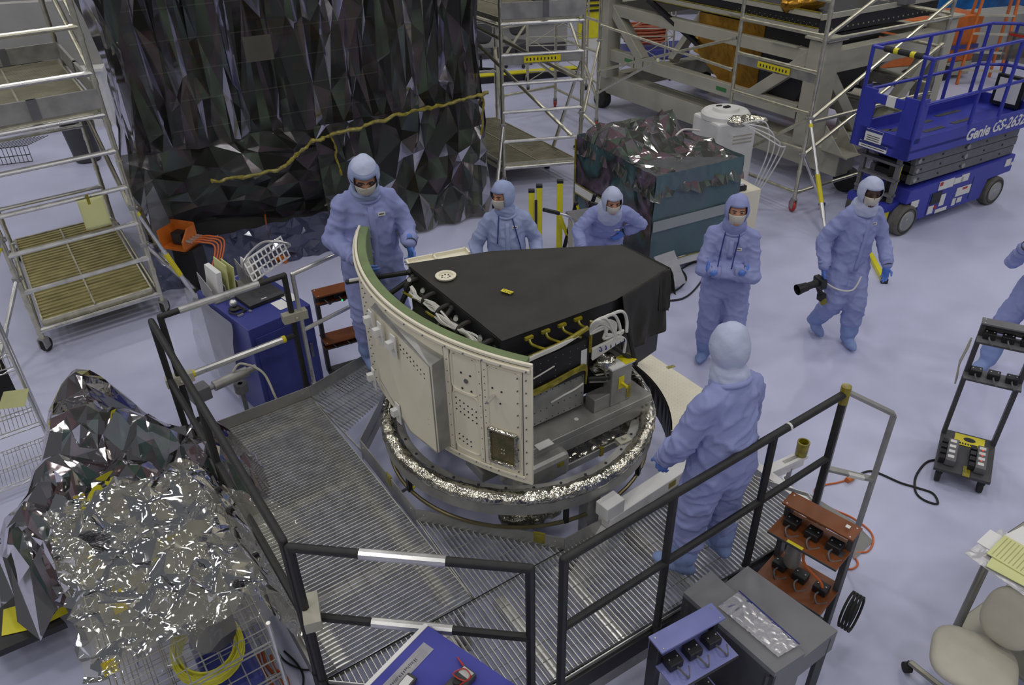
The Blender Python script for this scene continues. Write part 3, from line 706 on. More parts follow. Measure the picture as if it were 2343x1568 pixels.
# struts between body and radiator
for x, y in (((1.64, -.5, 1.76), (1.99, -.88, 1.62)), ((1.64, -.5, 1.70), (1.98, -.6, 1.50)), ((1.64, -.45, 1.74), (1.86, -.40, 1.45)), ((1.62, .62, 1.7), (1.95, .66, 1.5)), ((1.63, .1, 1.74), (1.98, .25, 1.6))):
    b = MB(); b.tube(RS(*x), RS(*y), .019, 10); b.ell(RS(*x), .026, 8, 6); b.build('strut', M['black_tube'], inst)
b = MB(); b.add(*(lambda m: (m.v, m.f))(drape(RS(1.66, -.30, 0), RS(1.66, .62, 0), 1.70, 1.35, out=NN, amp=.04, seed=4, bulge=.22)))
cloth(b, 'front_drape')
b = MB(); r_ = random.Random(3)
for k in range(22):                               # white harness in the gap behind the radiator
    seg = k % 2; s0, s1 = ((-.34, .02), (.10, .60))[seg]; o1, o2 = r_.uniform(-.028, .028), r_.uniform(-.022, .022); pts = []
    for j in range(7):
        t = j / 6; sq = 1 - .45 * (abs(t - .5) < .2); pts.append(RS(1.715 + .02 * math.sin(t * 5 + seg) + o1 * sq + r_.uniform(-.006, .006), s0 + (s1 - s0) * t, 1.715 + o2 * sq + .012 * math.sin(t * 9 + k)))
    b.path(cat(pts, 5), .007, 5)
h_ = world_base(b.build('wire_harness', M['cable_w'], inst))
b = MB()
for s0 in (-.40, -.14, .06, .33, .60): b.path([RS(1.655 + .075 * math.cos(a), s0, 1.70 + .05 * math.sin(a)) for a in [k * PI / 8 for k in range(-2, 11)]], .017, 8)
build_each(b, 'harness_sleeve', M['blanket'], h_)
b = MB()
for s0 in (-.46, -.26, .20, .50): b.tube(RS(1.66, s0, 1.73), RS(1.70, s0 + .07, 1.765), .016, 10)
build_each(b, 'connector_fitting', M['alu_bright'], h_)
b = MB()
for k in range(3): b.path(cat([RS(1.76, -.38 + .34 * k, 1.69), RS(1.765, -.30 + .34 * k, 1.705), RS(1.74, -.20 + .34 * k, 1.70)], 4), .009, 5)
build_each(b, 'gold_lead', M['kapton'], h_)
# ---- near side: electronics bays
side_s = .735
def sidebox(nm, r0, r1, z0, z1, s0, s1, mt, bev=.004):
    b = MB(); b.obox(RS(r0, s0, z0), NN * (r1 - r0), TT * (s1 - s0), Z1 * (z1 - z0)); return world_base(b.build(nm, mt, inst, smooth=0, bevel=bev))
bay = sidebox('black_electronics_bay', .99, 1.56, 1.34, 1.62, .70, .79, M['black'])
b = MB()
for k in range(9):
    for z in (1.38, 1.43, 1.48, 1.53, 1.58):
        if (k % 2 == 0) or z in (1.38, 1.58): q = RS(1.03 + .06 * k, .79, z); b.tube(q, q + TT * .003, .0035, 5)
b.build('rivets', M['alu_dull'], bay)
b = MB(); b.obox(RS(1.01, .792, 1.42), NN * .05, TT * .002, Z1 * .13); b.build('white_label', M['label'], bay, smooth=0)
sil = sidebox('silver_electronics_box', 1.0, 1.56, 1.06, 1.33, .70, .765, M['alu_dull'])
b = MB()
for k in range(11):
    for z in (1.08, 1.17, 1.31):
        q = RS(1.02 + .05 * k, .765, z); b.tube(q, q + TT * .003, .004, 5)
b.build('rivets', M['ink'], sil)
b = MB(); b.bar(RS(1.0, .768, 1.335), RS(1.56, .768, 1.335), .012, .012); b.build('top_lip', M['white'], sil, smooth=0)
b = MB(); b.path(cat([RS(1.30, .785, 1.22), RS(1.2, .79, 1.24), RS(1.1, .79, 1.25), RS(1.03, .79, 1.27)], 5), .007, 6); b.path(cat([RS(1.46, .81, 1.50), RS(1.4, .82, 1.52), RS(1.3, .82, 1.54)], 5), .005, 6); build_each(b, 'loose_white_wire', M['cable_w'], inst)
b = MB()
for k in range(5): b.path(cat([RS(1.55, .80, 1.36 + .008 * k), RS(1.35, .81, 1.37 + .010 * k), RS(1.12, .805, 1.40 + .008 * k), RS(1.02, .80, 1.38 + .01 * k), RS(1.0, .78, 1.25)], 5), .007, 6)
b.build('curved_leads', M['kapton'], inst)
cb = MB()
for k in range(4):
    q = RS(1.44 - .13 * k, .725, 1.755); cb.obox(q - NN * .03, NN * .06, TT * .02, Z1 * .02)
    cb.path(cat([q + TT * .015, q + TT * .04 - Z1 * .02, q + TT * .05 - Z1 * .06 - NN * .05, RS(1.33 - .13 * k, .80, 1.665)], 5), [.012] * 0 or .009, 6)
cb.path(cat([RS(1.56, .78, 1.64), RS(1.4, .79, 1.66), RS(1.2, .80, 1.68), RS(1.02, .80, 1.72)], 6), .017, 8)
gh = world_base(cb.build('gold_harness', M['kapton'], inst))
b = MB()
for k in range(5): b.path(cat([RS(1.58, .80, 1.635 + .006 * k), RS(1.4, .805, 1.65 + .006 * k), RS(1.25, .815, 1.665 + .006 * k), RS(1.1, .81, 1.69)], 5), .006, 5)
b.build('white_leads', M['cable_w'], gh)
b = MB()
for k in range(14):
    a = r_.uniform(-.05, .05); pts = [RS(1.0, .80, 1.68 + a * .4), RS(.93 + a, .83, 1.73 + a), RS(.86 - a, .84, 1.66 + a), RS(.80 + a, .85, 1.60 - a * .5), RS(.86 + a * .5, .84, 1.55)]
    b.path(cat(pts, 6), .010, 6)
for k in range(9): b.path(cat([RS(.98, .81, 1.46 + .010 * k), RS(.90, .84, 1.51 + .008 * k), RS(.80, .85, 1.545 + .006 * k), RS(.72, .84, 1.53), RS(.72, .84, 1.43)], 6), .011, 6)
for k in range(3): b.path(cat([RS(.98 - .03 * k, .80, 1.74), RS(.92 - .07 * k, .84, 1.78), RS(.86 - .07 * k, .84, 1.70), RS(.82 - .05 * k, .85, 1.60)], 6), .011, 6)
wb = world_base(b.build('white_cable_bundle', M['cable_w'], inst))
b = MB(); b.tube(RS(.99, .80, 1.76), RS(.99, .80, 1.52), .012, 6); b.build('amber_wrapped_stem', M['kapton'], wb)
b = MB()
for k in range(6): b.path([RS(.74 + .04 * k, .845 + .016 * math.cos(t), 1.545 + .016 * math.sin(t)) for t in [j * PI / 4 for j in range(9)]], .004, 5)
b.build('blue_cable_ties', M['ink_blue'], wb)
b = MB(); b.ell(RS(.84, .76, 1.33), (.10, .07, .09), 14, 10); 
o = b.build('foil_wrapped_mechanism', M['foil'], inst)
for v_ in o.data.vertices: v_.co += v_.normal * noise.noise(v_.co * 22) * .035
b = MB()
for x, y in (((.93, .80, 1.30), (.80, .84, 1.30)), ((.88, .82, 1.38), (.86, .84, 1.25)), ((.97, .78, 1.25), (.83, .82, 1.22)), ((.78, .8, 1.40), (.86, .82, 1.30))): b.tube(RS(*x), RS(*y), .008, 6)
b.build('small_levers', M['steel'], inst)
for x, y in (((.66, .78, 1.62), (.62, .86, 1.30)), ((.76, .74, 1.46), (.62, .86, 1.32)), ((.98, .78, 1.28), (.84, .84, 1.27))):
    b = MB(); b.tube(RS(*x), RS(*y), .017, 10); b.build('strut', M['black_tube'], inst)
# ---------------------------------------------------------------- handling ring and beams under it
ring = thing('handling_ring', 'foil-wrapped round handling ring with cradle beams carrying the cream-panelled instrument', 'stand', (.03, 4.52, 0))
rc = V3((.03, 4.52, 0)); RZ0 = .86
b = MB(); b.lathe([(1.0, .76), (1.0, .86), (.985, .86), (.985, .76)], rc, 72, closed=True); b.build('ring_band', M['alu_dull'], ring)
prof = []
b = MB()
def foil_pt(u, v):
    a = 2 * PI * u; t = 2 * PI * v; w = V3((math.cos(a), math.sin(a), 0))
    p = rc + w * (.955 + .055 * math.cos(t)) + Z1 * (.875 + .045 * math.sin(t))
    k = noise.noise(p * 11) * .006 + abs(noise.noise(V3((p.x * 34, p.y * 34, p.z * 20)))) * .010
    return p + (w * math.cos(t) + Z1 * math.sin(t)) * k
b.grid(foil_pt, 260, 16, wrap=True); b.build('foil_wrap', M['foil'], ring, smooth=28)
b = MB(); b.lathe([(.90, .87), (.84, .87), (.84, .855), (.90, .855)], rc, 72, closed=True); fl = world_base(b.build('inner_flange', M['alu_dull'], ring))
b = MB()
for k in range(30): a = 2 * PI * k / 30; p = rc + V3((.87 * math.cos(a), .87 * math.sin(a), 0)); b.tube(p + Z1 * .868, p + Z1 * .874, .010, 8)
build_each(b, 'bolt_hole', M['ink'], fl)
b = MB(); b.path([rc + V3((.965 * math.cos(2 * PI * k / 72), .965 * math.sin(2 * PI * k / 72), .615)) for k in range(72)], .014, 8, closed=True); b.build('lower_rod_ring', M['rod'], ring)
for dg_ in (218, 288, 330, 20, 95, 150):
    a = math.radians(dg_); p = rc + V3((.968 * math.cos(a), .968 * math.sin(a), 0)); b = MB(); b.box((p.x, p.y, .69), (.03, .03, .16), rz(a)); b.build('ring_post', M['black'], ring, smooth=0)
for dg_ in (135, 45, 300):
    a = math.radians(dg_); p = rc + V3((.93 * math.cos(a), .93 * math.sin(a), 0)); b = MB(); b.box((p.x, p.y, .40), (.10, .10, .76), rz(a)); b.box((p.x, p.y, .01), (.2, .2, .02), rz(a)); b.build('leg', M['alu_dull'], ring, smooth=0)
# cradle beams in the instrument's own axes
def cbeam(nm, r0, r1, s0, s1, z0, z1, mt, bev=.006, par=None):
    b = MB(); b.obox(RS(r0, s0, z0), NN * (r1 - r0), TT * (s1 - s0), Z1 * (z1 - z0)); return world_base(b.build(nm, mt, par or ring, smooth=0, bevel=bev))
cb1 = cbeam('cradle_beam', .50, 1.80, .66, .93, .98, 1.03, M['alu_dull'])
cbeam('beam_flange', .50, 1.80, .905, .93, .88, .98, M['alu_dull'], par=cb1)
b = MB()
for r_0 in (.55, .59):
    for z in (.91, .96): b.tube(RS(r_0, .93, z), RS(r_0, .945, z), .009, 8)
build_each(b, 'beam_bolt', M['steel'], cb1)
b = MB(); b.lathe([(.016, 0), (.016, .003), (0, .003)], RS(1.12, .84, 1.03), 14); b.build('round_sticker', M['label'], cb1)
cb2 = cbeam('cradle_beam', .50, 1.80, -.62, -.40, .98, 1.03, M['alu_dull'])
lb = cbeam('lower_beam', .62, 1.55, .80, .98, .74, .80, M['alu_dull'])
b = MB()
def fo(u, v):
    p = RS(.64 + .62 * u, .80 + .17 * v, .805); p.z += abs(noise.noise(p * 14)) * .03 + abs(noise.noise(p * 31)) * .012; return p
b.grid(fo, 50, 16); b.build('foil_cover', M['foil'], lb, smooth=25)
cbeam('amber_tape', .98, 1.01, .955, .985, .735, .81, M['kapton'], .0, lb)
wt = cbeam('weight_box', 1.30, 1.75, .83, 1.02, .76, .95, M['alu_dull'], .035)
b = MB(); q = RS(1.36, 1.022, .87); b.obox(q, NN * .05, TT * .002, Z1 * .035); b.build('amber_tape', M['kapton'], wt, smooth=0)
bl = cbeam('lifting_block', .66, .84, .78, .87, 1.03, 1.34, M['alu_dull'])
cbeam('block_cap', .64, .85, .775, .875, 1.34, 1.355, M['white2'], .002, bl); cbeam('yellow_tape', .63, .73, .773, .877, 1.353, 1.358, M['ytape'], 0, bl)
cbeam('yellow_handle', .74, .76, .87, .93, 1.19, 1.21, M['ytape'], .002, bl); cbeam('yellow_tape', .73, .78, .871, .874, 1.16, 1.26, M['ytape'], 0, bl); cbeam('yellow_tape', .66, .70, .871, .874, 1.05, 1.16, M['kapton'], 0, bl)
cbeam('block_foot', .78, .98, .76, .86, 1.03, 1.14, M['alu_dull'], .004, bl)
cbeam('paper_tag', 1.40, 1.52, .90, .96, 1.031, 1.036, M['label'], 0, cb1)
for s in (-.9, .55):
    b = MB(); b.obox(RS(1.35, s, .78), NN * .5, TT * .22, Z1 * .07); b.build('cross_beam', M['alu_dull'], ring, smooth=0)
b = MB(); b.obox(RS(1.50, -.75, .82), NN * .10, TT * 1.5, Z1 * .10); b.build('front_cross_beam', M['alu_dull'], ring, smooth=0, bevel=.006)
for r0, s0 in ((1.2, -.5), (.9, .2)):
    b = MB(); p = RS(r0, s0, .4); b.box((p.x, p.y, .42), (.12, .12, .80), rz(.57)); b.build('column', M['alu_dull'], ring, smooth=0)
for u, v in ((1440, 952), (1427, 1010)):
    q = G(u, v, .86); b = MB(); b.box(q, (.10, .07, .04), rz(.5)); b.box(q + V3((0, -.02, -.06)), (.05, .05, .14), rz(.5)); b.tube(q, q + Z1 * .04, .016, 8); b.build('corner_bracket', M['frame_w'], ring, smooth=0)
# foil bundle hanging under the ring
b = MB(); q = G(1195, 1175, .55)
b.ell(q, (.17, .12, .09), 26, 18); b.ell(q + V3((.10, .12, -.08)), (.16, .10, .08), 26, 18)
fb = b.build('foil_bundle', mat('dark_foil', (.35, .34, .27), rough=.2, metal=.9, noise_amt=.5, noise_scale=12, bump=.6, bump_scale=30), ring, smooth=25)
for v_ in fb.data.vertices: v_.co += v_.normal * (noise.noise(v_.co * 14) * .03 + abs(noise.noise(v_.co * 30)) * .02)
# white base beams of the stand
wbm = thing('white_base_beam', 'white steel base beam lying on the grating under the foil ring near the standing person', 'beam', (.9, 3.9, 0))
w0 = G(1395, 1172, .66); w1 = G(1575, 1055, .66); dw = (w1 - w0); dw.z = 0; dw.normalize(); xw = V3((dw.y, -dw.x, 0))
b = MB(); b.bar(w0 - dw * .05 + Z1 * -.05, w1 - Z1 * .05, .11, .10); b.build('beam', M['white2'], wbm, smooth=0, bevel=.006)
b = MB(); q = w0 - dw * .02; b.obox(q - xw * .055 - dw * .06 - Z1 * .0, dw * .16, xw * .11, Z1 * .11); b.build('end_block', M['white2'], wbm, smooth=0, bevel=.006)
b = MB(); b.plate([w0 - dw * .05 - xw * .055 - Z1 * .1, w0 - dw * .34 - xw * .055 - Z1 * .52, w0 - dw * .06 - xw * .055 - Z1 * .52], xw * .11); b.build('gusset_leg', M['white2'], wbm, smooth=0)
b = MB(); b.box((w1.x, w1.y, .28), (.09, .09, .56), rz(.5)); b.build('leg', M['white2'], wbm, smooth=0)
b = MB(); b.obox(w0 + dw * .52 + xw * .056 - Z1 * .07, dw * .07, xw * .002, Z1 * .05); b.build('amber_tape', M['kapton'], wbm, smooth=0)
# ---------------------------------------------------------------- people in clean-room coveralls
def cap(m, p0, p1, r0, r1, n=12):
    p0, p1 = V3(p0), V3(p1); L = (p1 - p0).length; d = (p1 - p0).normalized(); pts, rr = [], []
    for k in range(4): a = PI / 2 * (k + .15) / 4; pts.append(p0 - d * r0 * math.cos(a)); rr.append(r0 * math.sin(a))
    pts += [p0, p1]; rr += [r0, r1]
    for k in range(4): a = PI / 2 * (1 - (k + .85) / 4); pts.append(p1 + d * r1 * math.cos(a)); rr.append(max(.002, r1 * math.sin(a)))
    m.path(pts, rr, n)
def loft(m, secs, n=18):
    """secs: (centre, rx, ry, tilt) stacked along the spine"""
    vs = []
    for c, rx, ry, R in secs:
        for k in range(n):
            a = 2 * PI * k / n; vs.append(V3(c) + R @ V3((rx * math.cos(a), ry * math.sin(a), 0)))
    fs = [(i * n + k, i * n + (k + 1) % n, (i + 1) * n + (k + 1) % n, (i + 1) * n + k) for i in range(len(secs) - 1) for k in range(n)]
    fs += [tuple(reversed(range(n))), tuple((len(secs) - 1) * n + k for k in range(n))]
    m.add(vs, fs)
def hand(wrist, d, pn, side, curl=.5, thumb=.5, point=False):
    m = MB(); w = V3(wrist); d = V3(d).normalized(); pn = V3(pn); pn = (pn - d * pn.dot(d)).normalized(); s = d.cross(pn) * side
    R = Matrix((s, d, pn)).transposed()
    m.ell(w + d * .048, (.043, .056, .021), 14, 10, R); cap(m, w - d * .05, w + d * .03, .036, .030)
    for i, (o, L, r) in enumerate(((.031, .074, .0105), (.010, .083, .0105), (-.011, .076, .010), (-.031, .058, .009))):
        p = w + d * (.092 - .010 * abs(i - 1.3)) + s * o; a = 0; c = .08 if (point and i == 0) else curl * (1 + .12 * i)
        prev = p - d * .02; seg = (.45, .32, .25)
        for k in range(3):
            a += c * (.55, .75, .6)[k]; q = p + (d * math.cos(a) + pn * math.sin(a) + s * o * .6) * L * seg[k]
            cap(m, prev if k == 0 else p, q, r * (1 - .08 * k), r * (1 - .08 * (k + 1)), 8); p = q
    t0 = w + d * .030 + s * .034; t1 = t0 + (s * .75 + d * .65 + pn * .25 * thumb).normalized() * .042; t2 = t1 + (s * .25 + d * .9 + pn * .5 * thumb).normalized() * .034
    cap(m, t0 - s * .02, t1, .0135, .0115, 8); cap(m, t1, t2, .0115, .009, 8)
    return m
def person(label, base, face, h=1.75, lean=0.0, arms=None, legs=None, head_yaw=0.0, head_pitch=0.0, suit='suit', hood='suit', skin='skin', crown='hood', glasses=False, cord=False, zip_=True, zip_n=14, badge=True, hands=None, fat=1.0, puff=1.0, mask=True, seed=0, twist=0.0, boots='boot', straps=False, cape=(.098, .098, 1.478)):
    """base: feet position; face: horizontal direction the chest points to. Local axes: +y forward, +x the person's right"""
    th = math.atan2(-face[0], face[1]); root = thing('person', label, 'person', base, th); root['_w'] = (0, 0, 0)
    S = h / 1.78
    RL = Matrix.Rotation(-lean, 3, 'X'); piv = V3((0, -.02 - .22 * math.sin(lean), .95))
    def up(p):                                    # torso point, leaned about the hips
        p = V3(p); return piv + RL @ (p - V3((0, -.02, .95)))
    arms = {k: (V3((a[0][0] * .90, a[0][1], a[0][2])), V3((a[1][0] * .93, a[1][1], a[1][2]))) for k, a in (arms or {}).items()}; legs = legs or {}; fat *= .87
    m = MB(); I = Matrix.Identity(3); f = fat
    loft(m, [((0, piv.y, .76), .12, .10, I), ((0, piv.y, .83), .20 * f, .155 * f, I), ((0, piv.y, .95), .222 * f, .175 * f, I), (up((0, -.015, 1.06)), .215 * f, .172 * f, RL), (up((0, -.005, 1.20)), .205 * f, .165 * f, RL),
             (up((0, 0, 1.32)), .195 * f, .15 * f, RL), (up((0, -.01, 1.40)), .175, .12, RL), (up((0, -.015, 1.455)), .125, .092, RL), (up((0, -.005, 1.50)), .085, .085, RL), (up((0, .01, 1.56)), .07, .075, RL)])
    J = {}
    for sd, sg in (('R', 1), ('L', -1)):
        a = arms.get(sd, ((.26 * sg, -.02, 1.13), (.26 * sg, .10, .90))); sh = up((.162 * sg, -.015, 1.390)); el = V3(a[0]); wr = V3(a[1])
        cap(m, up((.03 * sg, -.01, 1.46)), sh, .066, .068); cap(m, up((.09 * sg, -.01, 1.34)), sh, .09, .072); cap(m, sh, el, .082 * f, .072 * f); cap(m, el, el.lerp(wr, .93), .074 * f, .056); J[sd] = (sh, el, wr)
        lg = legs.get(sd, ((.115 * sg, .03, .50), (.125 * sg, 0, .09), 0)); hip = V3((.10 * sg, piv.y, .90)); kn = V3(lg[0]); an = V3(lg[1])
        cap(m, hip, kn, .142 * f, .118 * f); cap(m, kn, kn.lerp(an, .5), .118 * f, .108 * f); cap(m, kn.lerp(an, .5), an, .06, .05)
        J['leg' + sd] = (kn, an, lg[2] if len(lg) > 2 else 0, lg[3] if len(lg) > 3 else 0)
    # head
    nk = up((0, .0, 1.50)); RH = rz(-head_yaw) @ Matrix.Rotation(-head_pitch - lean * .35, 3, 'X')
    hc = nk + RL @ V3((0, .005, .03)) + RH @ V3((0, .025, .125))
    def hp(x, y, z): return hc + RH @ V3((x, y, z))
    m.ell(hc, (.086, .112, .124), 18, 14, RH); cap(m, nk - V3((0, 0, .05)), hc, .058, .055)
    m.ell(hp(0, .112, -.008), (.013, .020, .026), 8, 6, RH); m.ell(hp(0, .088, -.07), (.045, .035, .045), 10, 8, RH)
    vs, ns, fs = remesh_obj(m, .0135, 5)
    out = []
    for v, n in zip(vs, ns):
        dh = (v - hc).length
        if dh > .15:
            q = v * 1.0 + V3((seed * 3.1, seed, 0)); k = .0085 * puff
            a = noise.noise(V3((q.x * 7, q.y * 7, q.z * 4))) * k * .6 + noise.noise(V3((q.x * 24, q.y * 24, q.z * 18))) * k * .18
            r_ = 1 - abs(noise.noise(V3((q.x * 5 + q.z * 3, q.y * 5, q.z * 7 - q.x * 5)))) * 2.6
            a += max(0, r_ - .35) * k * 2.2; r2_ = 1 - abs(noise.noise(V3((q.x * 9 - q.z * 8, q.y * 9 + 3, q.z * 11)))) * 2.6; a += max(0, r2_ - .45) * k * 1.6
            v = v + n * a
        out.append(v)
    B = MB(); B.v = out; mi = []
    B.f = [list(x) for x in fs]
    for x in fs:
        c = (out[x[0]] + out[x[2]]) / 2; mi.append(1 if (c - hc).length < .148 and (c.z > nk.z + .02) else 0)
    B.m = mi; B.v = [v * S for v in B.v]
    body = B.build('body', [M[suit], M[skin]], root, world=False, smooth=180)
    bv = out
    def front(x, z, back=False):
        best = None
        for v in bv:
            if abs(v.x - x) < .02 and abs(v.z - z) < .02 and (best is None or (v.y < best.y if back else v.y > best.y)): best = v
        return best if best is not None else V3((x, .15, z))
    def part(name, mb, mt, sm=180, solid=0):
        mb.v = [v * S for v in mb.v]; o = mb.build(name, M[mt] if isinstance(mt, str) else mt, root, world=False, smooth=sm)
        if solid: s_ = o.modifiers.new('t', 'SOLIDIFY'); s_.thickness = solid
        return o
    # hood: shell round the head with a face opening, running down to the shoulders
    hb = MB(); nu, nv = 44, 26; row_ = []
    def hpt(az, t):
        # t 0 crown .. 1 shoulder hem ; az 0 = forward
        if t < .62:
            e = PI / 2 - t / .62 * 2.25; r = V3((.105 * math.cos(e), .125 * math.cos(e), .140 * math.sin(e) + .010))
            p = V3((r.x * math.sin(az), r.y * math.cos(az), r.z)); g = noise.noise(V3((p.x * 20 + seed, p.y * 20, p.z * 22))) * .007 + noise.noise(V3((p.x * 9, p.y * 9 + seed, p.z * 9))) * .008
            p *= 1 + g / .12; return hp(*p)
        e = PI / 2 - 2.25; k = (t - .62) / .38; r0_ = V3((.105 * math.cos(e) * math.sin(az), .125 * math.cos(e) * math.cos(az), .140 * math.sin(e) + .01)); a_ = hp(*r0_)
        b_ = up((cape[0] * math.sin(az), -.002 + cape[1] * math.cos(az), cape[2] - .03 * math.cos(az) - .015 * abs(math.sin(az))))
        w_ = noise.noise(V3((az * 2.5, k * 4, seed))) * .010; pp_ = a_.lerp(b_, k); o = V3((math.sin(az), math.cos(az), 0)); return pp_ + o * (w_ + .012 * math.sin(PI * k))
    vs = [hpt(-PI + 2 * PI * i / nu, .003 + .997 * j / nv) for j in range(nv + 1) for i in range(nu)]
    fs = []; rim = []
    for j in range(nv):
        for i in range(nu):
            az = -PI + 2 * PI * (i + .5) / nu; t = .02 + .98 * (j + .5) / nv; e = PI / 2 - t / .62 * 2.25
            if abs(az) < .80 and t < .64 and -.82 < e < .34: continue
            fs.append((j * nu + i, j * nu + (i + 1) % nu, (j + 1) * nu + (i + 1) % nu, (j + 1) * nu + i))
    fs.append(tuple(range(nu))[::-1]); hb.add(vs, [f_[::-1] for f_ in fs]); part('hood', hb, hood, solid=.004)
    b2 = MB(); cl = [up((.102 * math.sin(a), -.004 + .100 * math.cos(a), 1.475 - .035 * math.cos(a))) for a in [2 * PI * k / 28 for k in range(28)]]; b2.path(cl, .017, 8, closed=True); part('collar', b2, suit)
    if crown != hood:
        cb_ = MB(); vs = [hpt(-PI + 2 * PI * i / nu, .005 + .235 * j / 8) for j in range(9) for i in range(nu)]
        vs = [v + (v - hc).normalized() * .005 for v in vs]
        fs = [((j + 1) * nu + i, (j + 1) * nu + (i + 1) % nu, j * nu + (i + 1) % nu, j * nu + i) for j in range(8) for i in range(nu)]
        fs.append(tuple(range(nu))); cb_.add(vs, fs); part('hood_crown', cb_, crown)
    # face
    for sx in (-1, 1):
        e = MB(); e.ell(hp(.032 * sx, .1035, .020), (.012, .006, .0055), 8, 6, RH); part('eye', e, 'eye')
        e = MB(); e.path([hp(.014 * sx, .111, .036), hp(.032 * sx, .107, .042), hp(.050 * sx, .096, .037)], .0038, 5); part('eyebrow', e, 'ink')
    if mask:
        mk = MB()
        def mpt(u, v):
            az = -1.0 + 2.0 * u; z = .002 - .115 * v; bul = .125 + .012 * math.sin(PI * v) - .030 * v * v
            g = noise.noise(V3((u * 9, v * 7, seed))) * .003
            return hp((.098 - .03 * v) * math.sin(az), (bul + g) * math.cos(az) - .002, z)
        mk.grid(mpt, 18, 10); part('face_mask', mk, 'mask', solid=.002)
    if glasses:
        g = MB()
        for sx in (-1, 1): g.path([hp(.03 * sx + .026 * math.cos(a), .108 - abs(.03 * sx + .026 * math.cos(a)) * .25, .016 + .017 * math.sin(a)) for a in [2 * PI * k / 14 for k in range(14)]], .0035, 5, closed=True); g.path([hp(.056 * sx, .098, .02), hp(.092 * sx, .07, .024), hp(.108 * sx, .0, .03)], .003, 5)
        g.path([hp(-.006, .106, .018), hp(.006, .106, .018)], .003, 5); part('safety_glasses', g, 'ink')
    # gloves, wrist bands
    hands = hands or {}
    for sd, sg in (('R', 1), ('L', -1)):
        sh, el, wr = J[sd]; hd = hands.get(sd, {})
        if hd is None: continue
        d = V3(hd.get('d', (wr - el))).normalized(); pn = V3(hd.get('n', (-sg, 0, 0)))
        mm = hand(wr + d * .015, d, pn, sg, hd.get('curl', .45), hd.get('thumb', .6), hd.get('point', False))
        v2, n2, f2 = remesh_obj(mm, .0052, 2); g = MB(); g.add(v2, f2); part('glove', g, 'glove')
        ax = (wr - el).normalized(); c = el.lerp(wr, .97); x, y = frame(ax); wbn = MB()
        wbn.lathe([(.046, -.02), (.050, -.02), (.050, .022), (.046, .022)], c, 16, axis=ax, closed=True); part('wrist_band', wbn, 'grey_tape')
        cf = MB(); cf.lathe([(.050, -.012), (.066, -.02), (.062, .010), (.048, .012)], el.lerp(wr, .86), 16, axis=ax, closed=True); part('cuff', cf, suit)
    # boot covers
    for sd in ('R', 'L'):
        kn, an, yaw, pit = J['leg' + sd]; bm_ = MB(); R = rz(yaw) @ Matrix.Rotation(pit, 3, 'X')
        cap(bm_, kn.lerp(an, .26), kn.lerp(an, .80), .108 * f, .092); cap(bm_, kn.lerp(an, .7), an, .088, .072)
        bm_.ell(an + R @ V3((0, .06, -.035)), (.056, .145, .048), 16, 10, R); bm_.ell(an + R @ V3((0, -.03, -.03)), (.052, .065, .055), 12, 8, R)
        v2, n2, f2 = remesh_obj(bm_, .014, 3); lo_ = (an.z - .088) if pit == 0 else -9
        v2 = [v + n * (noise.noise(V3((v.x * 16, v.y * 16, v.z * 12 + seed))) * .010) for v, n in zip(v2, n2)]
        for v in v2: v.z = max(v.z, lo_)
        g = MB(); g.add(v2, f2); part('boot_cover', g, boots)
        if straps:
            b2 = MB(); b2.path([an + R @ V3((.06, -.03, .22)), an + R @ V3((.075, -.01, .08)), an + R @ V3((.066, .02, -.05))], .006, 5); part('yellow_tie', b2, 'ytape')
            b2 = MB(); q = kn.lerp(an, .30) + V3((0.02, -.108, 0)); b2.box(q, (.06, .006, .04)); part('boot_label', b2, 'label', sm=0)
    if zip_ and lean < .3:
        z = MB(); P = []
        for k in range(zip_n):
            zz = 1.40 - .042 * k; v = front(.0, zz); P.append(V3((.0, v.y + .004, zz)))
        for i in range(1, len(P) - 1): P[i] = (P[i - 1] + P[i] + P[i + 1]) / 3
        z.add([p + V3((dx, 0, 0)) for p in P for dx in (-.022, .022)], [(2 * i, 2 * i + 1, 2 * i + 3, 2 * i + 2) for i in range(len(P) - 1)])
        part('zip_flap', z, suit, solid=.006)
    if badge:
        bx, bz = -.085, 1.34
        v = up((bx, .165, bz)) if lean > .3 else front(bx, bz) + V3((0, .006, 0)); RB = RL if lean > .3 else I
        b2 = MB(); b2.box(v, (.055, .005, .027), RB); bo = part('name_badge', b2, 'label', sm=0)
        b2 = MB(); b2.box((v + RB @ V3((0, .003, .001))) * S, (.034 * S, .002, .007), RB); b2.build('badge_print', M['ink'], bo, world=False, smooth=0)
    if cord:
        for x0, x1, zt, zb in cord:
            P = [up((x0 * .9, .07, 1.47))]
            for k in range(1, 8):
                zz = zt + (zb - zt) * k / 7; xx = x0 + (x1 - x0) * k / 7; v = front(xx, zz); P.append(V3((xx, v.y + .010, zz)))
            b2 = MB(); b2.path(cat(P, 3), .006, 6); part('neck_cord', b2, 'ink_blue')
    return root, S
person('tall person in blue coverall and safety glasses beside the left end of the curved panel', (-1.13, 5.70, .5), (.38, -.92), 1.95, lean=.10, head_pitch=.42, head_yaw=.15,
    arms={'R': ((.31, .0, 1.15), (.17, .27, 1.07)), 'L': ((-.30, .03, 1.17), (-.25, .24, 1.12))}, hands={'L': dict(d=(.02, .35, -1), n=(.9, .2, 0), curl=.75, point=True), 'R': dict(curl=.6)}, glasses=True, fat=1.08, crown='hood', hood='suit_w', seed=1)
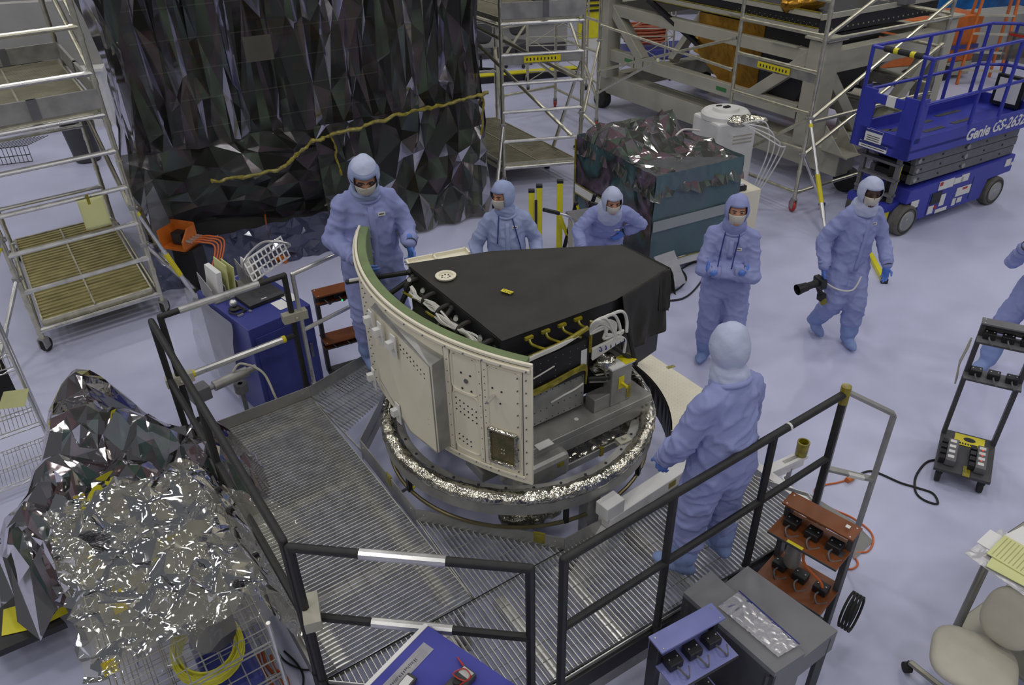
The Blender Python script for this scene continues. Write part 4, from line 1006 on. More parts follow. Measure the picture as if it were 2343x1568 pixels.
person('pale blue coverall person facing sideways behind the black blanket with a hanging badge cord', (-.03, 6.76, 0), (.08, -1), 1.75, head_yaw=.75, head_pitch=.12,
    arms={'R': ((.34, -.03, 1.13), (.31, .15, .94)), 'L': ((-.33, -.04, 1.13), (-.30, .16, .98))}, suit='suit_w', hood='suit_w', crown='suit_w', cord=[(.08, .10, 1.45, 1.20), (-.05, -.16, 1.45, 1.00)], seed=2)
person('white-hooded person in blue coverall bending forward behind the black blanket, hand on hip', (1.0, 7.34, 0), (.03, -1), 1.69, lean=.74, head_pitch=-.02, head_yaw=-.08,
    arms={'R': ((.37, .16, 1.10), (.32, .36, .96)), 'L': ((-.43, .06, 1.10), (-.23, .02, 1.0))}, hood='hood', crown='hood', cape=(.135, .15, 1.45), hands={'L': dict(d=(.7, .3, -.5), n=(.5, -.6, 0), curl=.5)}, seed=3)
person('person in blue coverall standing with arms crossed on the open floor beside the crate', (2.00, 6.27, 0), (-.30, -.95), 1.76, head_yaw=-.12, head_pitch=.02,
    arms={'R': ((.25, .14, 1.09), (-.15, .19, 1.15)), 'L': ((-.25, .14, 1.08), (.15, .235, 1.13))}, legs={'R': ((.10, .02, .50), (.11, -.06, .09), -.2), 'L': ((-.13, .05, .50), (-.16, .06, .09), .35)},
    hands={'R': dict(d=(-.5, -.85, .05), n=(-.5, -.5, 0), curl=.3), 'L': dict(d=(.55, -.8, -.1), n=(-.5, -.5, 0), curl=.3)}, crown='suit', cord=[(.07, .09, 1.45, 1.20), (-.06, -.03, 1.45, 1.18)], seed=4, fat=1.04, zip_n=5)
ph, S5 = person('person in blue coverall walking across the floor with a camera in one hand', (3.30, 6.66, 0), (.20, -.98), 1.76, lean=.06, head_pitch=.10, head_yaw=.25, skin='skin_d', hood='hood', crown='hood', cape=(.115, .12, 1.465),
    arms={'R': ((.34, -.06, 1.13), (.33, .07, .92)), 'L': ((-.30, .06, 1.13), (-.27, .22, .95))}, legs={'L': ((-.06, .16, .51), (-.09, .14, .09), -.15), 'R': ((.10, .06, .49), (.11, -.17, .135), .1, -.38)},
    hands={'R': dict(d=(.1, .15, -1), n=(-.8, .5, 0), curl=.75), 'L': dict(d=(.1, .3, -1), n=(.9, .3, 0), curl=.4)}, seed=5)
person('person in blue coverall at the right picture edge with raised arms behind the grey cart', (4.83, 6.02, 0), (-.80, -.45), 1.76, head_pitch=.1,
    arms={'R': ((.30, .16, 1.12), (.16, .30, 1.36)), 'L': ((-.33, .14, 1.14), (-.15, .32, 1.40))}, legs={'R': ((.18, .10, .50), (.16, .20, .09), -.05), 'L': ((-.16, .02, .50), (-.20, -.02, .09), .7)},
    hands={'R': dict(d=(-.3, .3, .9), n=(-.6, .2, 0), curl=.7), 'L': dict(d=(.3, .3, .9), n=(.6, .2, 0), curl=.7)}, seed=6, crown='hood', hood='hood')
person('person in blue coverall seen from behind on the grating next to the black handrail', (1.17, 3.32, .5), (-.52, .85), 1.74, lean=.04, head_pitch=.18, head_yaw=.45, glasses=True,
    arms={'L': ((-.31, .04, 1.12), (-.29, .17, .92)), 'R': ((.30, .06, 1.12), (.26, .20, .98))}, hands={'L': dict(d=(.05, .2, -1), n=(.9, .3, 0), curl=.5)}, legs={'L': ((-.13, .03, .50), (-.15, .02, .09), .5), 'R': ((.14, .03, .50), (.17, .0, .09), -.1)},
    hood='hood', crown='hood', fat=1.06, puff=1.15, seed=7, straps=True, zip_=False, badge=False)
# the camera in the walking person's hand
ax = V3((-.98, -.20, 0)).normalized(); lat = ax.cross(Z1).normalized(); cpos = V3((3.30, 6.66, 0)); 
R5 = rz(math.atan2(-.20, -.98)); hp5 = cpos + R5 @ V3((.345 * S5, .10 * S5, .80 * S5))
cm = thing('photo_camera', 'black camera with long lens and flash hanging from the walking person\'s hand', 'camera', hp5); 
lx = V3((-.93, -.30, -.14)).normalized(); ly = lx.cross(Z1).normalized(); lz = ly.cross(lx)
RC = Matrix((lx, ly, lz)).transposed(); cc_ = hp5 + V3((0, 0, -.035))
b = MB(); b.box(cc_, (.065, .14, .105), RC); b.build('camera_body', M['black'], cm, smooth=0, bevel=.012)
b = MB(); b.lathe([(.0, .02), (.036, .02), (.038, .07), (.034, .075), (.036, .14), (.044, .15), (.044, .20), (.030, .20), (.028, .13), (0, .13)], cc_, 20, axis=lx); b.build('lens', M['rubber'], cm)
b = MB(); b.lathe([(.046, .195), (.054, .255), (.051, .255), (.043, .195)], cc_, 20, axis=lx, closed=True); b.build('lens_hood', M['black'], cm)
fl0 = cc_ - lx * .0 + ly * .03 - lz * .05; fd = V3((.42, -.05, -.9)).normalized()
b = MB(); b.tube(fl0, fl0 + fd * .11, .026, 10); b.box(fl0 + fd * .14, (.07, .06, .07), RC); b.build('flash_unit', M['rubber'], cm, smooth=40, bevel=.006)
b = MB(); b.tube(fl0 + fd * .16, fl0 + fd * .22, .034, 12); b.build('amber_diffuser', M['kapton'], cm)
b = MB(); b.path(cat([cc_ + lz * .05 + ly * .06, cc_ + V3((.12, -.07, -.03)), cc_ + V3((.28, -.10, -.04)), cc_ + V3((.36, -.05, .08))], 6), .008, 6); b.build('strap', M['cable_w'], cm)
# ---------------------------------------------------------------- shrouded flight structure at the back left
sh = thing('shrouded_structure', 'huge structure draped in smoky creased plastic film with gold tape seams behind the left scaffold', 'structure', (-2.3, 9.8, 0))
sR = V3((-.40, 10.12, 0)); sL = V3((-3.95, 8.18, 0)); sd = (sL - sR).normalized(); so = V3((-sd.y, sd.x, 0)); 
if so.y > 0: so = -so
sb = -so; SW = (sL - sR).length
def SP(u, o, z): return sR + sd * (SW * u) + so * o + Z1 * z
inn = mat('dark_body_panel', (.045, .045, .040), rough=.5, noise_amt=.3, noise_scale=1.5)
b = MB(); b.obox(SP(.03, -.25, .35), sd * SW * .94, sb * 3.2, Z1 * 4.6); ib = world_base(b.build('inner_body', inn, sh, smooth=0))
b = MB(); b.obox(SP(.02, -.19, 1.62), sd * SW * .26, sb * .03, Z1 * 3.3); b.build('grey_body_panel', mat('grey_body_panel', (.10, .10, .09), rough=.55, noise_amt=.2, noise_scale=2), sh, smooth=0)
b = MB()
for k in range(11): b.obox(SP(.30, -.235, 1.70 + .32 * k), sd * SW * .66, so * .008, Z1 * .012)
b.build('panel_seams', mat('panel_seam', (.30, .29, .24), rough=.5), ib, smooth=0)
r_ = random.Random(11); b = MB()
for k in range(26):
    u = r_.uniform(.30, .93); z = r_.uniform(1.75, 3.6); b.obox(SP(u, -.24, z), sd * r_.uniform(.15, .4), so * .006, Z1 * r_.uniform(.08, .28))
b.build('bronze_patches', mat('bronze_patch', (.16, .085, .015), rough=.4, metal=.3, noise_amt=.4), ib, smooth=0)
b = MB()
for u, v in ((985, 195), (962, 232), (828, 230), (600, 282)): q = PLN(u, v, SP(0, -.18, 0), so); b.tube(q, q + so * .012, .035, 14)
b.build('panel_holes', M['ink'], ib)
def vor(p):
    d, _ = noise.voronoi(p, distance_metric='DISTANCE'); return d[0], d[1]
def fold(x, z, k):
    d0, d1 = vor(V3((x * 1.5, z * .42, k))); e0, e1 = vor(V3((x * 4.2 + z * .8, z * 1.5, k + 7)))
    r = 1 - abs(noise.noise(V3((x * 2.4, z * .35, k)))) * 2.2
    return d0 * .20 + e0 * .055 + max(0, r) * .09
def sheet(u0, u1, z0, z1, base, amp, k, nu=150, nv=70, flare=0.0, top_pin=False):
    m = MB()
    def fn(u, v):
        uu = u0 + (u1 - u0) * u; z = z0 + (z1 - z0) * v; x = uu * SW
        a = fold(x, z, k) * amp; pin = min(1, (1 - v) * 4 + .1) if top_pin else 1
        zz = z if v > .001 or z0 > .2 else max(.004, z0)
        return SP(uu, base + a * pin + flare * (1 - v) ** 2, zz)
    m.grid(fn, nu, nv); return m
def cloth_to(o): s_ = o.modifiers.new('t', 'SOLIDIFY'); s_.thickness = .003; return o
def cov(u, v):
    z = 1.56 + 3.5 * v; return SP(-.015 + 1.03 * u, -.02 + .05 * math.sin(u * 23 + z) * (1 - .4 * v) + .03 * math.sin(u * 61), z)
build_facet(facet_sheet(cov, 330, 5.5, .055, 5, so, edge=34), 'film_cover', M['film_dark'], sh)
lc = [sL + sd * .06, sL + V3((-.55, .75, 0)), sL + V3((-1.0, 1.75, 0)), sL + V3((-1.2, 3.2, 0))]
def lf(u, v):
    k = u * 3; i = min(2, int(k)); p_ = lc[i].lerp(lc[i + 1], k - i); z = .30 + 4.7 * v; p_ = p_ + V3((-1, -.3, 0)) * (.10 * math.sin(z * 2) + .25 * max(0, v - .5)); return V3((p_.x, p_.y, z))
build_facet(facet_sheet(lf, 240, 2.4, .11, 15, V3((-.8, -.6, 0)), edge=24), 'film_left_side', M['film_dark'], sh)
# right return side of the cover going back
m = MB()
def rs_(u, v):
    z = .02 + 4.98 * v; a = fold(u * 3.2 + 9, z, 4) * .7
    return SP(-.015, 0, z) + sb * (3.3 * u - .1) - sd * (a * .9 - .02 + (.06 if z < 1.6 else 0))
build_facet(facet_sheet(lambda u, v: SP(-.015, 0, .02 + 4.98 * v) + sb * (3.3 * u - .05) + sd * (.04 * math.sin(v * 17)), 160, 1.8, .06, 6, -sd, edge=16), 'film_side', M['film_dark'], sh)
build_facet(facet_sheet(lambda u, v: SP(-.02 + .56 * u, .06 + .16 * (1 - v) ** 2 + .05 * math.sin(u * 31) * (1 - v * .7), .03 + 1.56 * v), 95, 2.4, .06, 7, so, edge=22), 'film_skirt', M['film_dark'], sh)
m = MB()
def dk(u, v):                                      # gathered sheet that sags forward over the dark opening
    uu = .47 + .60 * u; x = uu * SW; z = 1.60 - 1.08 * v
    a = 0; sag = .55 * math.sin(PI * min(1, v * 1.05)) * (.4 + .6 * math.sin(PI * u)) - .30 * v
    return SP(uu, -.08 + a + sag * .5, z - .10 * math.sin(u * 7) * v)
build_facet(facet_sheet(dk, 85, 1.6, .075, 8, so, edge=22), 'film_swag', M['film_dark'], sh)
m = MB()
blue_f = film('blue_grey_film', (.55, .58, .72), .40, rough=.08, body=(.09, .10, .17), ior=1.7, refl_col=(.9, .92, 1))
def bs(u, v):
    uu = .46 + .60 * u; x = uu * SW; z = .50 * (1 - v) + .004
    return SP(uu, .03 + .03 * math.sin(x * 19) + .10 * v, z)
build_facet(facet_sheet(bs, 160, 4.5, .05, 9, so, edge=40), 'floor_skirt', blue_f, sh)
def seam(pts, r, nm):
    P = cat(pts, 14); m = MB(); Q = [p + V3((noise.noise(p * 9), noise.noise(p * 9 + V3((5, 0, 0))), noise.noise(p * 11 + V3((0, 7, 0))))) * .03 for p in P]
    m.path(Q, [r * (1 + .75 * noise.noise(p * 31)) for p in Q], 6); m.build(nm, M['kapton'], sh, smooth=30)
def front_z(u, v, o=.20): return PLN(u, v, SP(0, o, 0), so)
seam([front_z(*q) for q in ((1118, 213), (1060, 228), (1000, 243), (930, 258), (830, 290), (760, 308), (725, 320), (690, 345), (640, 385), (560, 402), (480, 418))], .021, 'gold_tape_seam')
seam([front_z(*q, .10) for q in ((1104, 218), (1103, 280), (1100, 350))], .013, 'gold_tape_seam')
seam([front_z(*q, .16) for q in ((758, 312), (768, 350), (782, 400))], .013, 'gold_tape_seam')
b = MB(); q = front_z(628, 135, .14); b.obox(q - sd * -.0, sd * .30, so * .003, Z1 * .26); b.build('taped_note', M['bin'], sh, smooth=0)
b = MB(); b.obox(SP(.01, .0, 0), sd * .09, so * .05, Z1 * .85); b.build('corner_post', M['frame_w'], sh, smooth=0)
# orange connector box with cords below the swag
ob = thing('connector_box', 'orange open-fronted connector box with plugged cords under the smoky film', 'box', (-3.95, 8.30, 0)); 
oq = V3((-3.93, 8.28, .52)); R = rz(-.35); x_, y_ = R @ V3((1, 0, 0)), R @ V3((0, 1, 0))
b = MB(); b.obox(oq - x_ * .0, x_ * .32, y_ * .02, Z1 * .26); b.obox(oq, x_ * .02, y_ * -.24, Z1 * .22); b.obox(oq, x_ * .34, y_ * -.24, Z1 * .02); b.plate([oq + x_ * .34, oq + x_ * .34 - y_ * .24, oq + x_ * .34 - y_ * .24 + Z1 * .12, oq + x_ * .34 - y_ * .12 + Z1 * .24, oq + x_ * .34 + Z1 * .24], x_ * -.02)
b.build('case', M['orange'], ob, smooth=0)
b = MB(); b.box(oq + x_ * .17 + y_ * -.09 + Z1 * .10, (.14, .12, .14), R); b.build('socket_block', M['black'], ob, smooth=0, bevel=.008)
for k in range(4):
    b = MB(); q = oq + x_ * (.35) - y_ * (.03 + .055 * k) + Z1 * .12; b.tube(q, q + x_ * .08, .017, 8); b.build('plug', M['alu_bright'], ob)
    b = MB(); b.path(cat([q + x_ * .08, q + x_ * .22 + Z1 * .02, q + x_ * .34 + y_ * .05 - Z1 * .05, q + x_ * .42 - y_ * .22 - Z1 * .26], 6), .010, 6); b.build('cord', M['orange_cord'], ob)
b = MB(); b.obox(oq + V3((.02, -.2, -.52)), x_ * .30, y_ * .18, Z1 * .515); b.build('stand', M['black'], ob, smooth=0)
fb_ = thing('floor_cord_box', 'flat orange cord box on the floor behind the blue cabinet', 'box', G(640, 590, 0)); q = G(640, 590, 0)
b = MB(); b.box(q + Z1 * .05, (.34, .26, .10), rz(-.3)); b.build('case', M['orange'], fb_, smooth=0, bevel=.01)
b = MB()
for k in range(6): b.box(q + rz(-.3) @ V3((-.12 + .048 * k, -.132, .03)), (.02, .006, .03), rz(-.3))
b.build('socket_slots', M['ink'], fb_, smooth=0)
b = MB(); b.path(cat([q + V3((-.05, .06, .1)), q + V3((-.12, .12, .35)), q + V3((-.10, .10, .6))], 8), .012, 6); b.build('cord', M['orange_cord'], fb_)
# ---------------------------------------------------------------- scaffold towers
def caster(root, p, wheel='rubber', r=.075):
    p = V3(p); b = MB(); b.tube((p.x, p.y, r * 1.3), (p.x, p.y, r * 2.6), .022, 8); b.box((p.x, p.y, r * 2.2), (.07, .07, .02)); b.box((p.x + .03, p.y, r * 1.5), (.012, .09, r * 1.5)); b.box((p.x - .03, p.y, r * 1.5), (.012, .09, r * 1.5)); c = world_base(b.build('caster', M['alu_dull'], root, smooth=40))
    b = MB(); b.tube((p.x - .024, p.y + .03, r), (p.x + .024, p.y + .03, r), r, 16); b.build('wheel', M[wheel], c, bevel=.008)
def tube_part(root, nm, a, c, r=.026, m='alu', bands=0, n=10):
    b = MB(); b.tube(a, c, r, n); d = (V3(c) - V3(a)).normalized(); L = (V3(c) - V3(a)).length
    for s in (.0, L - .07): b.tube(V3(a) + d * s, V3(a) + d * (s + .07), r * 1.22, n)
    for k in range(bands): s = L * (k + 1) / (bands + 1); b.tube(V3(a) + d * s, V3(a) + d * (s + .05), r * 1.25, n)
    return b.build(nm, M[m], root)
def post(root, p, z0, z1, r=.027):
    b = MB(); b.tube((p[0], p[1], z0), (p[0], p[1], z1), r, 12); z = z0 + .35
    while z < z1: b.tube((p[0], p[1], z), (p[0], p[1], z + .06), r * 1.2, 12); z += .40
    return b.build('post', M['alu'], root)
def clamp(root, p):
    b = MB(); b.box(p, (.07, .07, .05)); b.tube(V3(p) - V3((.05, 0, 0)), V3(p) + V3((.05, 0, 0)), .016, 6); b.build('clamp', M['alu_dull'], root, smooth=0, bevel=.006)
def outrigger(root, a, c, label=True, m='alu_bright'):
    a, c = V3(a), V3(c); b = MB(); b.tube(a, c, .022, 10); g = world_base(b.build('outrigger', M[m], root)); b = MB(); b.tube(a.lerp(c, .45), a.lerp(c, .85), .029, 10); b.build('telescopic_sleeve', M[m], g)
    if label: b = MB(); b.tube(a.lerp(c, .48), a.lerp(c, .72), .0305, 10); b.build('yellow_label', M['ytape'], g); b = MB(); b.tube(a.lerp(c, .05), a.lerp(c, .08), .025, 10); b.build('yellow_band', M['ytape'], g)
    b = MB(); b.tube(c, (c.x, c.y, max(0.005, c.z - .03)), .045, 12); b.build('foot_pad', M['rubber'], g); clamp(root, a)
def rungset(root, a, c, zs, bright='alu_bright', tail=()):
    for i, z in enumerate(zs): tube_part(root, 'rung', (a[0], a[1], z), (c[0], c[1], z), .024, bright if z < 2.9 else 'alu')
def ribbed_deck(root, o, ax, ay, z, ribs=30, m='deck_gold', split=True):
    o = V3((o[0], o[1], z)); ax, ay = V3(ax), V3(ay); b = MB(); b.obox(o - Z1 * .05, ax, ay, Z1 * .046); 
    for k in range(ribs): b.obox(o + ay * ((k + .12) / ribs) - Z1 * .004, ax, ay * (.42 / ribs), Z1 * .012)
    d = world_base(b.build('deck', M[m], root, smooth=0))
    b = MB()
    for u in ((0, .47, 1) if split else (0, 1)): b.obox(o + ax * (u - .008) - Z1 * .05, ax * .016, ay, Z1 * .066)
    for v in (0, 1): b.obox(o + ay * (v - .006) - Z1 * .05, ax, ay * .012, Z1 * .066)
    b.build('deck_edging', M['alu'], d, smooth=0); return d
def toe(root, a, c, z0, z1, t=.03):
    a, c = V3(a), V3(c); d = c - a; x = d.cross(Z1).normalized() * t; b = MB(); b.obox((a.x, a.y, z0), V3((d.x, d.y, 0)), x, Z1 * (z1 - z0)); b.build('toe_board', M['alu_dull'], root, smooth=0)
    b = MB(); q = a.lerp(c, .5); q.z = z0; b.obox(q - x * .3 , d.normalized() * .08, x * 1.6, Z1 * (z1 - z0)); b.build('board_clip', M['greymach'], root, smooth=0)
dd = V3((-.556, .831, 0))
A1 = V3((-4.85, 6.73, 0)); A2 = V3((-3.88, 7.46, 0)); A3 = A2 + dd * 2.55; A4 = A1 + dd * 2.55
sc1 = thing('scaffold_tower', 'aluminium scaffold tower with gold ribbed deck at the left of the smoky shroud', 'scaffold', (-4.9, 8.2, 0))
for p in (A1, A2, A3, A4): post(sc1, p, .17, 4.2); caster(sc1, p)
zs1 = (.25, .70, 1.108, 1.503, 1.883, 2.24, 2.63, 3.04, 3.42, 3.8)
rungset(sc1, A1, A2, zs1); rungset(sc1, A4, A3, (.25, .70, 1.5, 1.88, 2.63, 3.04))
for z in (.22, 2.20): tube_part(sc1, 'ledger', A2 + Z1 * z, A3 + Z1 * z); tube_part(sc1, 'ledger', A1 + Z1 * z, A4 + Z1 * z)
tube_part(sc1, 'brace', A2 + Z1 * 2.62, A3 + Z1 * 3.7); tube_part(sc1, 'brace', A2 + Z1 * 3.1, A3 + Z1 * 4.2); tube_part(sc1, 'brace', A2 + Z1 * 1.1, A3 + Z1 * 2.2)
ribbed_deck(sc1, A1 + (A2 - A1) * .05 + dd * .06, (A2 - A1) * .9, dd * 2.4, .31)
ribbed_deck(sc1, A1 + (A2 - A1) * .04 + dd * .04, (A2 - A1) * .92, dd * 2.4, 2.30, ribs=90, m='deck_perf')
toe(sc1, A1 + Z1 * 0 - dd * .0, A2, 2.31, 2.49); toe(sc1, A2 + dd * .05, A3, 2.31, 2.49); toe(sc1, A4, A3, 2.31, 2.49)
outrigger(sc1, A2 + Z1 * 1.28, G(452, 690, 0) + Z1 * .04); outrigger(sc1, A2 + Z1 * .86, G(447, 668, 0) + Z1 * .04, label=False)
outrigger(sc1, A1 + Z1 * 1.28, A1 + V3((-.42, -.62, .05))); outrigger(sc1, A1 + Z1 * .86, A1 + V3((-.15, -.75, .05)), label=False)
b = MB(); q = A1.lerp(A2, .60) + Z1 * 1.50 - so * -.03; dx = (A2 - A1).normalized(); ou = V3((dx.y, -dx.x, 0))
b.grid(lambda u, v: q + dx * (.24 * u) + ou * (.030 + .02 * math.sin(u * 3) * v) + Z1 * (-.31 * v), 8, 10); o = b.build('paper_note', M['paper_y'], None, smooth=180); o.modifiers.new('t', 'SOLIDIFY').thickness = .0015
tag(o, 'pale yellow paper sheet taped to a rung of the left scaffold', 'paper')
b = MB(); b.obox(q + dx * .09 + ou * .034 - Z1 * .06, dx * .025, ou * .002, Z1 * .10); b.build('tape_strip', M['kapton'], o, smooth=0)
# middle tower
d2 = V3((-.5, .866, 0)); B1 = V3((-.06, 10.96, 0)); B2 = V3((1.08, 11.15, 0)); B3 = B2 + d2 * 2.5; B4 = B1 + d2 * 2.5
sc2 = thing('scaffold_tower', 'aluminium scaffold tower to the right of the smoky shroud with a yellow-labelled board', 'scaffold', (.2, 12, 0))
for p in (B1, B2, B3, B4): post(sc2, p, .17, 4.0); caster(sc2, p)
rungset(sc2, B1, B2, (.30, .70, 1.13, 1.52, 1.91, 2.31, 2.7, 3.1)); rungset(sc2, B4, B3, (.30, 1.13, 1.91, 2.7))
for z in (.27, 2.28): tube_part(sc2, 'ledger', B2 + Z1 * z, B3 + Z1 * z); tube_part(sc2, 'ledger', B1 + Z1 * z, B4 + Z1 * z)
tube_part(sc2, 'brace', B2.lerp(B1, .12) + Z1 * .72, B1 + d2 * 1.6 + Z1 * 2.2); tube_part(sc2, 'brace', B2 + Z1 * 1.5, B4 + Z1 * 2.3); tube_part(sc2, 'brace', B1 + Z1 * .9, B3 + Z1 * 1.5)
ribbed_deck(sc2, B1 + (B2 - B1) * .03 + d2 * .05, (B2 - B1) * .93, d2 * 2.4, .35, ribs=80, m='deck_perf'); ribbed_deck(sc2, B1 + (B2 - B1) * .03 + d2 * .05, (B2 - B1) * .93, d2 * 2.4, 2.37, ribs=90, m='deck_perf')
toe(sc2, B1, B2, 2.38, 2.58); toe(sc2, B2 + d2 * .04, B3, 2.38, 2.58); toe(sc2, B1, B2, 1.78, 1.90, t=.012)
b = MB(); x = (B2 - B1).normalized(); b.obox(B1.lerp(B2, .27) + Z1 * 1.80 + V3((x.y, -x.x, 0)) * .014, x * .52, V3((x.y, -x.x, 0)) * .004, Z1 * .085); lbp = world_base(b.build('yellow_label', M['ytape'], sc2, smooth=0))
b = MB()
for k in range(9): b.obox(B1.lerp(B2, .30) + x * (.05 * k) + Z1 * 1.825 + V3((x.y, -x.x, 0)) * .018, x * .018, V3((x.y, -x.x, 0)) * .002, Z1 * .035)
build_each(b, 'label_mark', M['ink'], lbp, smooth=0)
outrigger(sc2, B2 + Z1 * 1.75 + V3((.02, .3, 0)), V3((.62, 11.75, .04)), label=False, m='alu'); outrigger(sc2, B2 + Z1 * 1.05, V3((1.75, 10.75, .5)), label=False, m='alu'); outrigger(sc2, B2 + Z1 * .45, V3((1.55, 10.75, .06)), label=False, m='alu'); outrigger(sc2, B1 + Z1 * .95, V3((-.2, 10.2, .05)), label=False)
# right tower beside the white stand
d3 = V3((.862, .507, 0)); E1 = V3((3.91, 9.85, 0)); E2 = V3((3.20, 11.04, 0)); E3 = E2 + d3 * 2.5; E4 = E1 + d3 * 2.5
sc3 = thing('scaffold_tower', 'aluminium scaffold tower with red-wheeled caster between the crate and blue lift', 'scaffold', (4.2, 11, 0))
for p in (E1, E2, E3, E4): post(sc3, p, .19, 4.0); caster(sc3, p, 'red', .085)
rungset(sc3, E1, E2, (.28, .87, 1.35, 1.864, 2.30, 2.7, 3.1), bright='alu'); rungset(sc3, E4, E3, (.28, .87, 1.35, 1.864, 2.30, 2.7), bright='alu')
for z in (.28, 1.24, 2.25): tube_part(sc3, 'ledger', E1 + Z1 * z, E4 + Z1 * z)
tube_part(sc3, 'brace', E1 + Z1 * .80, E4 + Z1 * 1.9); tube_part(sc3, 'brace', E1 + Z1 * 1.26, E4 + Z1 * 2.5); tube_part(sc3, 'brace', E1 + Z1 * 2.28, E4 + Z1 * 3.4); tube_part(sc3, 'brace', E2 + Z1 * .3, E1 + Z1 * 1.3)
toe(sc3, E2, E1, 1.73, 1.85, t=.012)
x = (E1 - E2).normalized(); y = V3((x.y, -x.x, 0)); y = y if y.y < 0 else -y
b = MB(); b.obox(E2.lerp(E1, .30) + Z1 * 1.755 + y * .03, x * .55, y * .004, Z1 * .08); lbp = world_base(b.build('yellow_label', M['ytape'], sc3, smooth=0))
b = MB()
for k in range(9): b.obox(E2.lerp(E1, .33) + x * (.055 * k) + Z1 * 1.775 + y * .035, x * .02, y * .002, Z1 * .035)
build_each(b, 'label_mark', M['ink'], lbp, smooth=0)
outrigger(sc3, E1 + Z1 * 1.30, G(1888, 548, 0) + Z1 * .05); outrigger(sc3, E1 + Z1 * .82, G(1878, 480, 0) + Z1 * .10, label=False)
# third tower far behind, thin white
F1 = V3((1.6, 13.7, 0)); F2 = V3((.94, 15.04, 0)); d4 = V3((.862, .507, 0))
sc4 = thing('scaffold_tower', 'aluminium scaffold frame standing behind the labelled middle tower', 'scaffold', (1.4, 14.6, 0))
for p in (F1, F2, F2 - d4 * 1.2): post(sc4, p, .17, 3.6); caster(sc4, p, 'red')
rungset(sc4, F1, F2, (.35, .8, 1.3, 1.8, 2.3, 2.8), bright='alu'); tube_part(sc4, 'brace', F1 + Z1 * .5, F2 + Z1 * 2.2)
for z in (.4, 1.6, 2.4): tube_part(sc4, 'ledger', F2 + Z1 * z, F2 - d4 * 1.2 + Z1 * z)
tube_part(sc4, 'brace', F2 + Z1 * .6, F2 - d4 * 1.2 + Z1 * 1.5); tube_part(sc4, 'brace', F2 + Z1 * 2.3, F2 - d4 * 1.2 + Z1 * 1.0)
tube_part(sc4, 'long_tie', F1 + Z1 * 1.75, E2 + V3((-.02, .04, 1.62)), .022); tube_part(sc4, 'long_tie', F1 + Z1 * 1.0, E2 + V3((-.02, .04, 2.05)), .022); tube_part(sc4, 'long_tie', F1 + Z1 * .62, E2 + V3((-.9, 1.0, 1.55)), .022)
outrigger(sc4, F1 + Z1 * 1.5, V3((1.15, 12.6, .06)), label=False, m='alu')
# thin white lattice stands behind
for nm, base, lb in (('lattice_stand', V3((1.05, 16.6, 0)), 'thin white lattice stand on casters left of the grey columns'), ('lattice_stand', V3((2.9, 17.2, 0)), 'thin white lattice stand partly hidden behind the grey stand columns')):
    t = thing(nm, lb, 'stand', base); P = [base + V3(q) for q in ((-.6, -.4, 0), (.6, -.4, 0), (.6, .4, 0), (-.6, .4, 0))]
    for p in P: b = MB(); b.tube(p + Z1 * .12, p + Z1 * 2.6, .018, 8); b.build('upright', M['frame_w'], t); caster(t, p, 'rubber', .05)
    for i in range(4):
        for z in (.2, .9, 1.6, 2.4): b = MB(); b.tube(P[i] + Z1 * z, P[(i + 1) % 4] + Z1 * z, .012, 6); b.build('lattice_bar', M['frame_w'], t)
        for z in (.2, .9, 1.6): b = MB(); b.tube(P[i] + Z1 * z, P[(i + 1) % 4] + Z1 * (z + .7), .010, 6); b.build('lattice_bar', M['frame_w'], t)
# ---------------------------------------------------------------- white steel transport stand carrying the gold-foil unit
ws = thing('steel_stand', 'large off-white steel stand on black wheels holding the gold-foil equipment', 'stand', (3.6, 13.0, 0))
sa = V3((1.9, 14.9, 0)); se = (V3((4.6, 10.4, 0)) - sa).normalized(); sp = V3((-se.y, se.x, 0)); sp = sp if sp.x > 0 else -sp
def W(s, p, z): return sa + se * s + sp * p + Z1 * z
def beam(nm, a, c, w, h, par=ws, m='frame_w', bev=.008): b = MB(); b.bar(a, c, w, h); return world_base(b.build(nm, M[m], par, smooth=0, bevel=bev))
DP = 2.6
for p in (0, DP):
    beam('base_beam', W(-.2, p + .18, .46), W(5.3, p + .18, .46), .36, .34); beam('side_rail', W(-.15, p, 1.03), W(4.75, p, 1.03), .16, .20); 
    for s in (.88, 2.40): beam('short_post', W(s, p, .63), W(s, p, .95), .17, .17)
    for s in (.02, 4.72): b = MB(); b.obox(W(s - .15, p - .15, .62), se * .30, sp * .30, Z1 * 1.42); b.build('column', M['frame_w'], ws, smooth=0, bevel=.008)
    beam('top_beam', W(.1, p, 1.80), W(4.7, p, 1.80), .16, .18)
    beam('diagonal', W(.10, p, 1.85), W(1.02, p, 1.08), .17, .17); beam('diagonal', W(4.62, p, 1.85), W(3.60, p, 1.08), .17, .17)
for s in (.02, 4.72):
    beam('end_beam', W(s, .1, 1.75), W(s, DP - .1, 1.75), .20, .30); beam('end_base_beam', W(s, .3, .5), W(s, DP, .5), .28, .28); beam('end_diagonal', W(s, .18, 1.55), W(s, 1.0, .66), .16, .16); beam('end_diagonal', W(s, DP - .18, 1.55), W(s, DP - 1.0, .66), .16, .16)
    for p in (.0, DP): 
        b = MB(); q = W(s, p, 2.06); b.obox(q - se * .2 - sp * .2, se * .4, sp * .4, Z1 * .03); b.build('cap_plate', M['frame_w'], ws, smooth=0)
for s, p in ((-.1, .0), (5.25, .35), (-.1, DP), (5.25, DP)):
    q = W(s, p, .17); b = MB(); b.tube(q - sp * .09, q + sp * .09, .17, 22); b.build('wheel', M['rubber'], ws, bevel=.02)
